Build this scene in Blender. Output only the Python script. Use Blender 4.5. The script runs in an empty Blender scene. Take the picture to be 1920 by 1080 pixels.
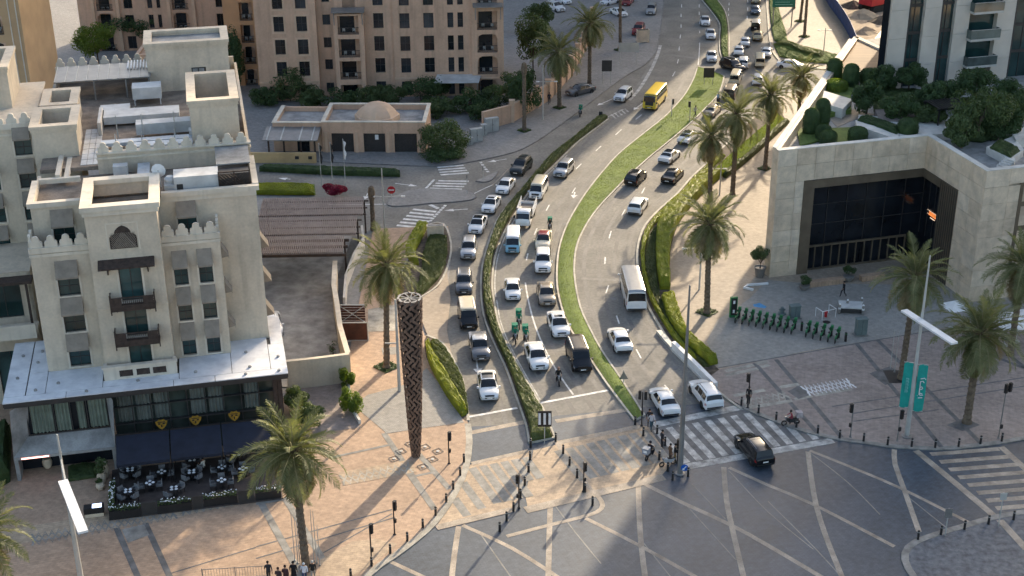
import bpy, math, random
from mathutils import Vector, Matrix
random.seed(7)
R = math.radians
scene = bpy.context.scene
COL = scene.collection

# ---------------------------------------------------------------- camera
CAM_H, FOC, PITCH, ROLL = 62.0, 2640.0, R(25.0), R(-0.4)
_f = Vector((0, math.cos(PITCH), -math.sin(PITCH)))
_r0, _u0 = Vector((1, 0, 0)), Vector((0, math.sin(PITCH), math.cos(PITCH)))
_r = _r0 * math.cos(ROLL) + _u0 * math.sin(ROLL)
_u = _u0 * math.cos(ROLL) - _r0 * math.sin(ROLL)
cam_d = bpy.data.cameras.new('camera')
cam_d.sensor_width = 36.0
cam_d.lens = FOC / 1920.0 * 36.0
cam_d.clip_end = 5000.0
cam = bpy.data.objects.new('camera', cam_d)
m = Matrix((_r, _u, -_f)).transposed().to_4x4()
m.translation = (0, 0, CAM_H)
cam.matrix_world = m
COL.objects.link(cam)
scene.camera = cam

# ---------------------------------------------------------------- world, sun, exposure
SUN_AZ, SUN_EL = R(65.5), R(19.5)          # direction towards the sun, measured from +X towards +Y
world = bpy.data.worlds.new('World')
scene.world = world
world.use_nodes = True
wn = world.node_tree
sky = wn.nodes.new('ShaderNodeTexSky')
sky.sky_type = 'NISHITA'
sky.sun_disc = False
sky.sun_elevation = SUN_EL
sky.sun_rotation = math.pi / 2 - SUN_AZ
sky.air_density, sky.dust_density, sky.ozone_density = 1.0, 3.5, 0.8
wn.links.new(sky.outputs[0], wn.nodes['Background'].inputs[0])
wn.nodes['Background'].inputs[1].default_value = 0.15
sun_d = bpy.data.lights.new('sun', 'SUN')
sun_d.energy = 3.5
sun_d.angle = R(0.7)
sun_d.color = (1.0, 0.83, 0.60)
sun = bpy.data.objects.new('sun', sun_d)
_s = Vector((math.cos(SUN_EL) * math.cos(SUN_AZ), math.cos(SUN_EL) * math.sin(SUN_AZ), math.sin(SUN_EL)))
sun.rotation_euler = _s.to_track_quat('Z', 'Y').to_euler()
sun.location = (60, 120, 150)
COL.objects.link(sun)
vs = scene.view_settings
vs.view_transform, vs.look, vs.gamma, vs.exposure = 'Standard', 'None', 1.0, 1.22
vs.use_curve_mapping = False
cy = scene.cycles
cy.max_bounces, cy.diffuse_bounces, cy.glossy_bounces, cy.transmission_bounces, cy.transparent_max_bounces = 4, 2, 2, 2, 4
cy.use_adaptive_sampling, cy.adaptive_threshold = True, 0.04
cy.use_light_tree = False
cy.caustics_reflective = cy.caustics_refractive = False

# ---------------------------------------------------------------- helpers
def G(x, y, z=0.0):
    """Where the sight line through a spot of the photograph meets the level z."""
    d = _f + _r * ((x - 960.0) / FOC) + _u * ((540.0 - y) / FOC)
    t = (z - CAM_H) / d.z
    return Vector((d.x * t, d.y * t, z))

def GP(pts, z=0.0):
    return [G(x, y, z) for x, y in pts]

class Frame:
    """A building's own axes: s along its front, t into its depth."""
    def __init__(self, ox, oy, deg):
        a = R(deg)
        self.o, self.ang = Vector((ox, oy, 0)), a
        self.a, self.b = Vector((math.cos(a), math.sin(a), 0)), Vector((-math.sin(a), math.cos(a), 0))
    def w(self, s, t, z=0.0):
        p = self.o + self.a * s + self.b * t
        return Vector((p.x, p.y, z))

class MB:
    """Collects geometry for one mesh."""
    def __init__(self, fr=None):
        self.v, self.f, self.m, self.fr = [], [], [], fr
    def add(self, vs, fs, mi=0):
        k = len(self.v)
        self.v += [tuple(p) for p in vs]
        for f in fs:
            self.f.append(tuple(i + k for i in f)); self.m.append(mi)
        return self
    def P(self, s, t, z):
        return self.fr.w(s, t, z) if self.fr else Vector((s, t, z))
    def box(self, s0, s1, t0, t1, z0, z1, mi=0):
        v = [self.P(s, t, z) for z in (z0, z1) for s, t in ((s0, t0), (s1, t0), (s1, t1), (s0, t1))]
        return self.add(v, [(3, 2, 1, 0), (4, 5, 6, 7), (0, 1, 5, 4), (1, 2, 6, 5), (2, 3, 7, 6), (3, 0, 4, 7)], mi)
    def prism(self, poly, z0, z1, mi=0, bottom=False):
        """poly: (s,t) pairs or Vectors, counter-clockwise seen from above."""
        n = len(poly)
        pts = [(p[0], p[1]) for p in poly]
        area = sum(pts[i][0] * pts[(i + 1) % n][1] - pts[(i + 1) % n][0] * pts[i][1] for i in range(n))
        if area < 0: pts.reverse()
        v = [self.P(s, t, z0) for s, t in pts] + [self.P(s, t, z1) for s, t in pts]
        f = [tuple(range(n, 2 * n))] + [(i, (i + 1) % n, n + (i + 1) % n, n + i) for i in range(n)]
        if bottom: f.append(tuple(reversed(range(n))))
        return self.add(v, f, mi)
    def sheet(self, poly, z, mi=0):
        pts = [(p[0], p[1]) for p in poly]
        n = len(pts)
        area = sum(pts[i][0] * pts[(i + 1) % n][1] - pts[(i + 1) % n][0] * pts[i][1] for i in range(n))
        if area < 0: pts.reverse()
        return self.add([self.P(s, t, z) for s, t in pts], [tuple(range(n))], mi)
    def quad(self, a, b, c, d, mi=0):
        return self.add([a, b, c, d], [(0, 1, 2, 3)], mi)
    def tube(self, pts, rad, n=8, mi=0, caps=True):
        pts = [Vector(p) for p in pts]
        if not isinstance(rad, (list, tuple)): rad = [rad] * len(pts)
        vs, fs = [], []
        for i, p in enumerate(pts):
            d = (pts[min(i + 1, len(pts) - 1)] - pts[max(i - 1, 0)]).normalized()
            x = d.cross(Vector((0, 0, 1)))
            if x.length < 1e-3: x = Vector((1, 0, 0))
            x.normalize(); y = d.cross(x)
            for k in range(n):
                a = 2 * math.pi * k / n
                vs.append(p + (x * math.cos(a) - y * math.sin(a)) * rad[i])
        for i in range(len(pts) - 1):
            for k in range(n):
                a, b = i * n + k, i * n + (k + 1) % n
                fs.append((a, b, b + n, a + n))
        if caps:
            fs.append(tuple(reversed(range(n)))); fs.append(tuple(range((len(pts) - 1) * n, len(pts) * n)))
        return self.add(vs, fs, mi)
    def bar(self, a, b, w, h, mi=0):
        """square bar from a to b, w across, h high"""
        a, b = Vector(a), Vector(b)
        d = (b - a).normalized()
        x = d.cross(Vector((0, 0, 1)))
        if x.length < 1e-3: x = Vector((1, 0, 0))
        x.normalize(); y = x.cross(d)
        v = [p + x * sx * w / 2 + y * sy * h / 2 for p in (a, b) for sx, sy in ((-1, -1), (1, -1), (1, 1), (-1, 1))]
        return self.add(v, [(3, 2, 1, 0), (4, 5, 6, 7), (0, 1, 5, 4), (1, 2, 6, 5), (2, 3, 7, 6), (3, 0, 4, 7)], mi)
    def lathe(self, c, prof, n=12, mi=0):
        """prof: (radius, z) from bottom to top, about the vertical through c"""
        vs, fs = [], []
        for r_, z in prof:
            for k in range(n):
                a = 2 * math.pi * k / n
                vs.append((c[0] + r_ * math.cos(a), c[1] + r_ * math.sin(a), c[2] + z))
        for i in range(len(prof) - 1):
            for k in range(n):
                a, b = i * n + k, i * n + (k + 1) % n
                fs.append((a, b, b + n, a + n))
        fs.append(tuple(reversed(range(n)))); fs.append(tuple(range((len(prof) - 1) * n, len(prof) * n)))
        return self.add(vs, fs, mi)
    def mesh(self, name, mats, smooth=None):
        me = bpy.data.meshes.new(name)
        me.from_pydata([tuple(p) for p in self.v], [], self.f)
        if not isinstance(mats, (list, tuple)): mats = [mats]
        for mm in mats: me.materials.append(mm)
        if len(mats) > 1: me.polygons.foreach_set('material_index', self.m)
        if smooth is not None:
            me.polygons.foreach_set('use_smooth', [True] * len(self.f))
            me.set_sharp_from_angle(angle=R(smooth))
        me.update()
        return me
    def build(self, name, mats, parent=None, smooth=None, **k):
        return link(name, self.mesh(name, mats, smooth), parent, **k)

def link(name, data, parent=None, loc=None, rz=None):
    o = bpy.data.objects.new(name, data)
    COL.objects.link(o)
    if parent: o.parent = parent
    if loc is not None: o.location = loc
    if rz is not None: o.rotation_euler = (0, 0, rz)
    return o

def tag(o, label=None, cat=None, group=None, kind=None):
    if label: o['label'] = label
    if cat: o['category'] = cat
    if group: o['group'] = group
    if kind: o['kind'] = kind
    return o

def thing(name, label, cat, loc=(0, 0, 0), rz=0.0, group=None):
    return tag(link(name, None, None, loc, rz), label, cat, group)

def copy_tree(o, parent=None):
    c = o.copy(); COL.objects.link(c)
    if parent: c.parent = parent
    for ch in o.children: copy_tree(ch, c)
    return c

def smooth_path(pts, step=1.5):
    """Catmull-Rom through points, resampled"""
    pts = [Vector((p[0], p[1], 0)) for p in pts]
    out = []
    for i in range(len(pts) - 1):
        p0, p1, p2, p3 = pts[max(i - 1, 0)], pts[i], pts[i + 1], pts[min(i + 2, len(pts) - 1)]
        n = max(2, int((p2 - p1).length / step))
        for k in range(n):
            t = k / n
            out.append(0.5 * (2 * p1 + (p2 - p0) * t + (2 * p0 - 5 * p1 + 4 * p2 - p3) * t * t + (3 * p1 - p0 - 3 * p2 + p3) * t ** 3))
    out.append(pts[-1])
    return out

def ribbon(path, w, off=0.0):
    """polygon of a band of width w along a path (offset sideways)"""
    L, Rr = [], []
    for i, p in enumerate(path):
        d = path[min(i + 1, len(path) - 1)] - path[max(i - 1, 0)]
        d = Vector((d.x, d.y, 0)).normalized()
        nrm = Vector((-d.y, d.x, 0))
        L.append(p + nrm * (off + w / 2)); Rr.append(p + nrm * (off - w / 2))
    return L, Rr

def strip(mb, path, w, z, mi=0, off=0.0):
    L, Rr = ribbon(path, w, off)
    vs = [(p.x, p.y, z) for p in L] + [(p.x, p.y, z) for p in Rr]
    n = len(L)
    mb.add(vs, [(i, n + i, n + i + 1, i + 1) for i in range(n - 1)], mi)

def kerb_strip(mb, path, w, z0, z1, mi=0, off=0.0):
    """raised strip with top and two sides"""
    L, Rr = ribbon(path, w, off)
    n = len(L)
    vs = [(p.x, p.y, z1) for p in L] + [(p.x, p.y, z1) for p in Rr] + [(p.x, p.y, z0) for p in L] + [(p.x, p.y, z0) for p in Rr]
    fs = []
    for i in range(n - 1):
        fs += [(i, n + i, n + i + 1, i + 1), (2 * n + i, i, i + 1, 2 * n + i + 1), (n + i, 3 * n + i, 3 * n + i + 1, n + i + 1)]
    fs += [(0, 2 * n, 3 * n, n), (n - 1, 2 * n - 1, 4 * n - 1, 3 * n - 1)]
    mb.add(vs, fs, mi)

# ---------------------------------------------------------------- materials
def _nt(name):
    mt = bpy.data.materials.new(name); mt.use_nodes = True
    nt = mt.node_tree
    return mt, nt, nt.nodes['Principled BSDF']

def rgb(c):
    return (c[0], c[1], c[2], 1.0)

def mat(name, col, rough=0.7, var=0.12, scale=1.5, bump=0.0, bscale=40.0, metal=0.0, spec=None, col2=None, stretch=None, emit=None, coat=0.0, fine=0.0, coords='pos', stain=0.0):
    """procedural: two-scale noise over a base colour, optional bump"""
    mt, nt, b = _nt(name)
    b.inputs['Roughness'].default_value = rough
    b.inputs['Metallic'].default_value = metal
    if spec is not None: b.inputs['Specular IOR Level'].default_value = spec
    if coat: b.inputs['Coat Weight'].default_value = coat
    if emit:
        mt.cycles.emission_sampling = 'NONE'
        b.inputs['Emission Color'].default_value = rgb(emit[0]); b.inputs['Emission Strength'].default_value = emit[1]
    N, L = nt.nodes.new, nt.links.new
    if coords == 'pos':
        src = N('ShaderNodeNewGeometry').outputs['Position']
    else:
        src = N('ShaderNodeTexCoord').outputs['Object']
    if stretch:
        mp = N('ShaderNodeMapping'); mp.inputs['Scale'].default_value = stretch
        L(src, mp.inputs['Vector']); src = mp.outputs['Vector']
    n1 = N('ShaderNodeTexNoise'); n1.inputs['Scale'].default_value = scale; n1.inputs['Detail'].default_value = 3
    n1.inputs['Roughness'].default_value = 0.6
    L(src, n1.inputs['Vector'])
    c2 = col2 or tuple(max(0.0, c * (1 - 2.2 * var)) for c in col)
    c1 = col if col2 else tuple(min(1.0, c * (1 + var)) for c in col)
    ramp = N('ShaderNodeValToRGB')
    ramp.color_ramp.elements[0].position = 0.3; ramp.color_ramp.elements[0].color = rgb(c2)
    ramp.color_ramp.elements[1].position = 0.68; ramp.color_ramp.elements[1].color = rgb(c1)
    L(n1.outputs['Fac'], ramp.inputs['Fac'])
    out = ramp.outputs['Color']
    if fine:
        n3 = N('ShaderNodeTexNoise'); n3.inputs['Scale'].default_value = scale * 14; n3.inputs['Detail'].default_value = 1
        L(src, n3.inputs['Vector'])
        mr = N('ShaderNodeMapRange'); mr.inputs['From Min'].default_value = 0.3; mr.inputs['From Max'].default_value = 0.7
        mr.inputs['To Min'].default_value = 1 - fine; mr.inputs['To Max'].default_value = 1 + fine
        L(n3.outputs['Fac'], mr.inputs['Value'])
        mx = N('ShaderNodeVectorMath'); mx.operation = 'SCALE'
        L(out, mx.inputs[0]); L(mr.outputs[0], mx.inputs['Scale'])
        out = mx.outputs[0]
    if stain:                     # run-down streaks and grime
        mp2 = N('ShaderNodeMapping'); mp2.inputs['Scale'].default_value = (1.6, 1.6, 0.12); L(src, mp2.inputs['Vector'])
        n4 = N('ShaderNodeTexNoise'); n4.inputs['Scale'].default_value = 1.0; n4.inputs['Detail'].default_value = 4; L(mp2.outputs[0], n4.inputs['Vector'])
        mr2 = N('ShaderNodeMapRange'); mr2.inputs['From Min'].default_value = 0.52; mr2.inputs['From Max'].default_value = 0.8; mr2.inputs['To Min'].default_value = 1.0; mr2.inputs['To Max'].default_value = 1 - stain
        L(n4.outputs['Fac'], mr2.inputs['Value'])
        mx2 = N('ShaderNodeVectorMath'); mx2.operation = 'SCALE'; L(out, mx2.inputs[0]); L(mr2.outputs[0], mx2.inputs['Scale']); out = mx2.outputs[0]
    L(out, b.inputs['Base Color'])
    if bump:
        n2 = N('ShaderNodeTexNoise'); n2.inputs['Scale'].default_value = bscale; n2.inputs['Detail'].default_value = 2
        L(src, n2.inputs['Vector'])
        bp = N('ShaderNodeBump'); bp.inputs['Strength'].default_value = bump; bp.inputs['Distance'].default_value = 0.02
        L(n2.outputs['Fac'], bp.inputs['Height']); L(bp.outputs[0], b.inputs['Normal'])
    return mt

def paver(name, col, col2, mortar, sx, sy, ang=0.0, rough=0.75, mix=0.35, blot=0.25, msize=0.012, bscale=0.15):
    """stone paving: brick pattern in plan with per-stone tint, blotches and worn patches"""
    mt, nt, b = _nt(name)
    N, L = nt.nodes.new, nt.links.new
    b.inputs['Roughness'].default_value = rough
    g = N('ShaderNodeNewGeometry')
    mp = N('ShaderNodeMapping'); mp.inputs['Rotation'].default_value = (0, 0, ang)
    L(g.outputs['Position'], mp.inputs['Vector'])
    br = N('ShaderNodeTexBrick')
    br.inputs['Color1'].default_value = rgb(col); br.inputs['Color2'].default_value = rgb(col2); br.inputs['Mortar'].default_value = rgb(mortar)
    br.inputs['Scale'].default_value = 1.0; br.inputs['Mortar Size'].default_value = msize
    br.inputs['Brick Width'].default_value = sx; br.inputs['Row Height'].default_value = sy
    br.inputs['Bias'].default_value = 0.0
    L(mp.outputs[0], br.inputs['Vector'])
    n1 = N('ShaderNodeTexNoise'); n1.inputs['Scale'].default_value = bscale; n1.inputs['Detail'].default_value = 4; n1.inputs['Roughness'].default_value = 0.65
    L(g.outputs['Position'], n1.inputs['Vector'])
    n2 = N('ShaderNodeTexNoise'); n2.inputs['Scale'].default_value = 2.2; n2.inputs['Detail'].default_value = 3
    L(mp.outputs[0], n2.inputs['Vector'])
    ad = N('ShaderNodeMath'); ad.operation = 'ADD'
    L(n1.outputs['Fac'], ad.inputs[0]); L(n2.outputs['Fac'], ad.inputs[1])
    mr = N('ShaderNodeMapRange'); mr.inputs['From Min'].default_value = 0.7; mr.inputs['From Max'].default_value = 1.3
    mr.inputs['To Min'].default_value = 1 - blot; mr.inputs['To Max'].default_value = 1 + blot
    L(ad.outputs[0], mr.inputs['Value'])
    sc = N('ShaderNodeVectorMath'); sc.operation = 'SCALE'
    L(br.outputs['Color'], sc.inputs[0]); L(mr.outputs[0], sc.inputs['Scale'])
    L(sc.outputs[0], b.inputs['Base Color'])
    bp = N('ShaderNodeBump'); bp.inputs['Strength'].default_value = 0.25; bp.inputs['Distance'].default_value = 0.02
    L(n2.outputs['Fac'], bp.inputs['Height']); L(bp.outputs[0], b.inputs['Normal'])
    return mt

def glassmat(name, col, rough=0.06, spec=0.6, coat=0.0):
    return mat(name, col, rough=rough, var=0.25, scale=0.35, spec=spec, coat=coat)

def leafmat(name, col, col2, rough=0.6, scale=1.5, trans=0.45, tcol=None):
    mt = mat(name, col, rough, 0.2, scale, col2=col2)
    nt = mt.node_tree; N, L = nt.nodes.new, nt.links.new
    b = nt.nodes['Principled BSDF']; out = nt.nodes['Material Output']
    tr = N('ShaderNodeBsdfTranslucent')
    src = b.inputs['Base Color'].links[0].from_socket
    mul = N('ShaderNodeVectorMath'); mul.operation = 'MULTIPLY'; mul.inputs[1].default_value = tcol or (1.3, 1.3, 0.7)
    L(src, mul.inputs[0]); L(mul.outputs[0], tr.inputs['Color'])
    mx = N('ShaderNodeMixShader'); mx.inputs[0].default_value = trans
    L(b.outputs[0], mx.inputs[1]); L(tr.outputs[0], mx.inputs[2]); L(mx.outputs[0], out.inputs['Surface'])
    return mt

M = {}
M['asphalt'] = mat('asphalt', (0.21, 0.195, 0.168), 0.85, 0.14, 0.22, 0.3, 60, fine=0.16)
M['track'] = mat('asphalt polished by tyres', (0.172, 0.16, 0.144), 0.75, 0.16, 0.3, fine=0.14)
M['asphalt_worn'] = mat('asphalt worn', (0.235, 0.22, 0.195), 0.85, 0.12, 0.3, 0.3, 60, fine=0.14)
M['side_pave'] = paver('grey sidewalk slabs', (0.27, 0.255, 0.235), (0.23, 0.22, 0.205), (0.17, 0.16, 0.15), 0.6, 0.3, R(25), blot=0.22)
M['cobble'] = paver('dark granite setts', (0.066, 0.084, 0.108), (0.05, 0.065, 0.086), (0.037, 0.048, 0.063), 0.45, 0.14, R(-20), rough=0.5, blot=0.38, msize=0.02)
M['cobble2'] = mat('rough granite cobbles', (0.15, 0.16, 0.175), 0.7, 0.35, 2.2, 0.6, 12, col2=(0.055, 0.06, 0.07), fine=0.2)
M['pink'] = paver('pink stone paving', (0.455, 0.31, 0.205), (0.395, 0.265, 0.175), (0.285, 0.2, 0.138), 0.6, 0.2, R(14), blot=0.24)
M['tan'] = paver('tan stone paving', (0.46, 0.34, 0.225), (0.40, 0.295, 0.20), (0.29, 0.22, 0.155), 0.5, 0.25, R(14), blot=0.28)
M['mauve'] = paver('mauve stone paving', (0.33, 0.265, 0.225), (0.28, 0.225, 0.195), (0.2, 0.165, 0.145), 0.6, 0.2, R(14), blot=0.26)
M['greypave'] = paver('grey plaza setts', (0.34, 0.315, 0.275), (0.29, 0.27, 0.24), (0.21, 0.2, 0.18), 0.24, 0.12, R(14), blot=0.2)
M['beige_pave'] = paver('beige pavers', (0.37, 0.30, 0.222), (0.32, 0.258, 0.192), (0.245, 0.195, 0.148), 0.3, 0.15, R(20), blot=0.2)
M['band_grey'] = mat('dark grey stone band', (0.145, 0.14, 0.135), 0.7, 0.2, 1.2, 0.2, 40, fine=0.12)
M['band_mid'] = mat('mid grey stone band', (0.27, 0.255, 0.225), 0.7, 0.2, 1.2, 0.2, 40, fine=0.12)
M['band_tan'] = mat('pale tan stone band', (0.40, 0.33, 0.255), 0.75, 0.2, 0.8, 0.2, 40, fine=0.18)
M['band_pale'] = mat('pale stone band', (0.40, 0.365, 0.30), 0.75, 0.2, 0.9, 0.2, 40, fine=0.16)
M['paint'] = mat('white road paint', (0.72, 0.70, 0.66), 0.6, 0.18, 1.6, fine=0.14)
M['paint_old'] = mat('worn road paint', (0.5, 0.48, 0.44), 0.7, 0.28, 1.2, fine=0.22)
M['kerb'] = mat('kerb stone', (0.50, 0.46, 0.38), 0.8, 0.16, 0.8, 0.2, 30, fine=0.1)
M['kerb_dark'] = mat('dark kerb stone', (0.2, 0.19, 0.18), 0.8, 0.16, 0.8)
M['grass'] = mat('lawn', (0.15, 0.205, 0.04), 0.9, 0.2, 0.35, 0.6, 9, col2=(0.10, 0.145, 0.028), fine=0.25)
M['grass_b'] = leafmat('grass blades', (0.20, 0.25, 0.05), (0.12, 0.16, 0.03), scale=0.35, trans=0.45)
M['soil'] = mat('planting soil', (0.11, 0.085, 0.06), 0.95, 0.3, 2.0)
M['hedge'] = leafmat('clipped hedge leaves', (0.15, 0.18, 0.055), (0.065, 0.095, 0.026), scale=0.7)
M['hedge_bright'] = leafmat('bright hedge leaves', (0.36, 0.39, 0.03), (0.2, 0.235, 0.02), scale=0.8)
M['leaf_dark'] = leafmat('dark tree leaves', (0.078, 0.13, 0.04), (0.03, 0.062, 0.018), scale=1.0, trans=0.3)
M['leaf_mid'] = leafmat('shrub leaves', (0.11, 0.155, 0.05), (0.045, 0.075, 0.022), scale=1.0, trans=0.3)
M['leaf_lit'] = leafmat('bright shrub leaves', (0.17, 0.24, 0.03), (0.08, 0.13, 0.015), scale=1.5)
M['palm'] = leafmat('palm leaflets', (0.22, 0.23, 0.105), (0.105, 0.125, 0.05), scale=0.6, trans=0.4)
M['palm_dry'] = leafmat('dry palm leaflets', (0.32, 0.26, 0.14), (0.2, 0.15, 0.08), scale=0.8, trans=0.3)
M['magenta'] = leafmat('bougainvillea', (0.32, 0.012, 0.06), (0.14, 0.01, 0.03), scale=3)
M['cream'] = mat('cream render', (0.65, 0.545, 0.41), 0.85, 0.08, 0.35, fine=0.05, stain=0.22)
M['cream_trim'] = mat('pale render trim', (0.72, 0.63, 0.50), 0.8, 0.08, 0.5, stain=0.25)
M['tanwall'] = mat('tan render', (0.63, 0.41, 0.275), 0.85, 0.07, 0.25, fine=0.05, stain=0.25)
M['tantrim'] = mat('light tan trim', (0.66, 0.455, 0.305), 0.85, 0.08, 0.4)
M['winglass'] = glassmat('green window glass', (0.02, 0.05, 0.048), 0.08)
M['darkglass'] = glassmat('dark glass', (0.014, 0.017, 0.022), 0.12, 0.35)
M['darkwin'] = glassmat('dark apartment glass', (0.018, 0.022, 0.026), 0.1)
M['frame_dark'] = mat('dark frame metal', (0.04, 0.037, 0.035), 0.5, 0.1)
M['wood_dark'] = mat('dark brown timber', (0.055, 0.035, 0.026), 0.7, 0.25, 3)
M['wood_slat'] = mat('weathered timber slat', (0.27, 0.22, 0.195), 0.85, 0.25, 2, col2=(0.17, 0.13, 0.115))
M['awning'] = mat('taupe awning cloth', (0.30, 0.25, 0.195), 0.9, 0.1, 1.5)
M['roof_gravel'] = mat('roof gravel', (0.27, 0.215, 0.165), 0.95, 0.2, 0.8, 0.4, 25, fine=0.14)
M['roof_grey'] = mat('grey roof membrane', (0.33, 0.32, 0.30), 0.85, 0.18, 0.7, fine=0.08)
M['roof_white'] = mat('white roof panels', (0.60, 0.59, 0.56), 0.6, 0.12, 0.6)
M['duct'] = mat('galvanised duct', (0.55, 0.57, 0.58), 0.45, 0.12, 1.0, metal=0.2)
M['canopy_white'] = mat('weathered white canopy', (0.80, 0.80, 0.80), 0.7, 0.10, 0.8, col2=(0.58, 0.58, 0.59))
M['stone'] = mat('travertine cladding', (0.68, 0.55, 0.40), 0.6, 0.10, 0.9, fine=0.07, stain=0.2)
M['stone2'] = mat('travertine cladding warm', (0.64, 0.51, 0.365), 0.6, 0.12, 0.9, fine=0.07, stain=0.2)
M['stone3'] = mat('travertine cladding pale', (0.72, 0.595, 0.445), 0.6, 0.10, 0.9, fine=0.07, stain=0.2)
M['bronze'] = mat('bronze cladding', (0.16, 0.125, 0.085), 0.5, 0.12, 0.6, metal=0.3)
M['towerstone'] = mat('tower limestone', (0.62, 0.55, 0.46), 0.7, 0.06, 0.4)
M['white'] = mat('white paint', (0.78, 0.77, 0.75), 0.6, 0.06, 1.0)
M['offwhite'] = mat('off white render', (0.66, 0.62, 0.55), 0.8, 0.1, 0.6)
M['steel'] = mat('grey steel', (0.27, 0.255, 0.235), 0.45, 0.1, 1.0, metal=0.35)
M['steel_pale'] = mat('pale steel', (0.50, 0.49, 0.45), 0.5, 0.08, 1.0, metal=0.15)
M['black'] = mat('black metal', (0.018, 0.016, 0.016), 0.5, 0.15, 2.0)
M['rubber'] = mat('tyre rubber', (0.02, 0.02, 0.02), 0.85, 0.1, 2.0)
M['navy'] = mat('navy awning cloth', (0.014, 0.018, 0.034), 0.8, 0.15, 1.0)
M['bark'] = mat('palm bark', (0.20, 0.15, 0.10), 0.95, 0.3, 3.0, 0.9, 14, col2=(0.09, 0.065, 0.045))
M['bark2'] = mat('tree bark', (0.14, 0.10, 0.07), 0.95, 0.3, 3.0, 0.8, 14)
M['sand'] = mat('site sand', (0.44, 0.34, 0.23), 0.95, 0.15, 0.15, 0.6, 2.0, col2=(0.27, 0.2, 0.135), fine=0.1)
M['blue'] = mat('blue hoarding', (0.03, 0.06, 0.17), 0.7, 0.2, 1.0)
M['teal'] = mat('teal banner cloth', (0.012, 0.33, 0.27), 0.8, 0.1, 1.0)
M['green_sign'] = mat('green sign sheet', (0.008, 0.15, 0.10), 0.6, 0.1, 1.0)
M['red'] = mat('red paint', (0.5, 0.02, 0.025), 0.5, 0.1, 1.0)
# ================================================================ ground, roads, paving
def structure(name, mb, mt, parent=None, smooth=None):
    o = mb.build(name, mt, parent, smooth)
    if parent is None: tag(o, kind='structure')
    return o

def resample(path, n):
    d = [0.0]
    for a, b in zip(path, path[1:]): d.append(d[-1] + (b - a).length)
    out, j = [], 0
    for i in range(n):
        t = d[-1] * i / (n - 1)
        while j < len(path) - 2 and d[j + 1] < t: j += 1
        k = (t - d[j]) / max(1e-6, d[j + 1] - d[j])
        out.append(path[j].lerp(path[j + 1], k))
    return out

def px_path(pts, z=0.0, step=1.5):
    return smooth_path(GP(pts, z), step)

g = MB(); g.sheet([(-1500, -300), (1500, -300), (1500, 3000), (-1500, 3000)], 0.0)
ground = structure('ground', g, M['side_pave'])

# ---- edges read along the kerbs of the photograph
A_L = [(992, 832), (987, 800), (973, 760), (950, 695), (930, 653), (916, 620), (907, 593), (902, 552), (903, 510), (910, 477), (928, 423), (947, 393), (967, 370), (987, 347), (1005, 325), (1033, 293), (1050, 281), (1093, 247), (1120, 223), (1133, 219)]
A_R = [(1040, 822), (1020, 772), (1007, 750), (982, 707), (963, 672), (947, 640), (933, 602), (927, 568), (923, 543), (924, 510), (930, 477), (944, 440), (960, 412), (975, 387), (990, 364), (1013, 337), (1037, 313), (1060, 290), (1083, 268), (1120, 240), (1141, 224)]
B_L = [(1190, 790), (1137, 720), (1110, 680), (1080, 637), (1057, 590), (1045, 540), (1045, 493), (1050, 460), (1063, 423), (1083, 387), (1103, 357), (1130, 323), (1160, 290), (1200, 257), (1243, 223), (1263, 203), (1283, 180), (1300, 150), (1308, 126)]
B_R = [(1208, 780), (1163, 710), (1147, 687), (1127, 657), (1107, 620), (1088, 577), (1078, 527), (1077, 493), (1082, 460), (1097, 427), (1120, 393), (1157, 353), (1177, 333), (1213, 300), (1253, 267), (1293, 233), (1320, 207), (1347, 177), (1358, 144)]
K_R = [(1390, 768), (1352, 740), (1323, 713), (1287, 677), (1260, 647), (1237, 613), (1213, 570), (1200, 527), (1195, 493), (1197, 457), (1210, 423), (1237, 393), (1267, 367), (1295, 335), (1313, 318), (1345, 288), (1385, 248), (1420, 215), (1450, 188), (1490, 170), (1560, 158)]
K_UR = [(1620, 136), (1520, 128), (1472, 120), (1457, 110), (1447, 93), (1442, 67), (1440, 42), (1437, 0), (1434, -60)]
S_TOP = [(430, 290), (480, 295), (597, 303), (700, 308), (813, 312), (877, 305), (960, 287), (1003, 267), (1043, 240), (1093, 203), (1127, 177), (1173, 143), (1207, 123), (1227, 103), (1234, 83), (1243, 17), (1248, -60)]
S_L = [(878, 802), (875, 770), (867, 713), (847, 667), (838, 620), (837, 570), (841, 525), (845, 490), (842, 460), (834, 425), (800, 418), (700, 450), (640, 520), (600, 520), (600, 390), (540, 360), (430, 345)]

rd = MB()
rd.sheet([*px_path(S_TOP), *px_path(K_UR[::-1]), *px_path(K_R[::-1]), G(1387, 800), G(878, 815), *px_path(S_L)], 0.004)
road = structure('road', rd, M['asphalt'])

# junction of dark setts
jn = MB()
jn.sheet(GP([(880, 800), (1000, 795), (1040, 780), (1190, 765), (1400, 752), (1455, 790), (1533, 815), (1619, 831), (1709, 842), (1797, 842), (1878, 832), (2100, 790), (2300, 1300), (500, 1300), (640, 1120), (740, 1045), (813, 985), (857, 918), (880, 850)]), 0.010)
junction = structure('junction_paving', jn, M['cobble'])

def markings(parent, items, z, mt, name):
    for poly in items:
        MB().sheet(GP(poly), z).build(name, mt, parent)

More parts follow.
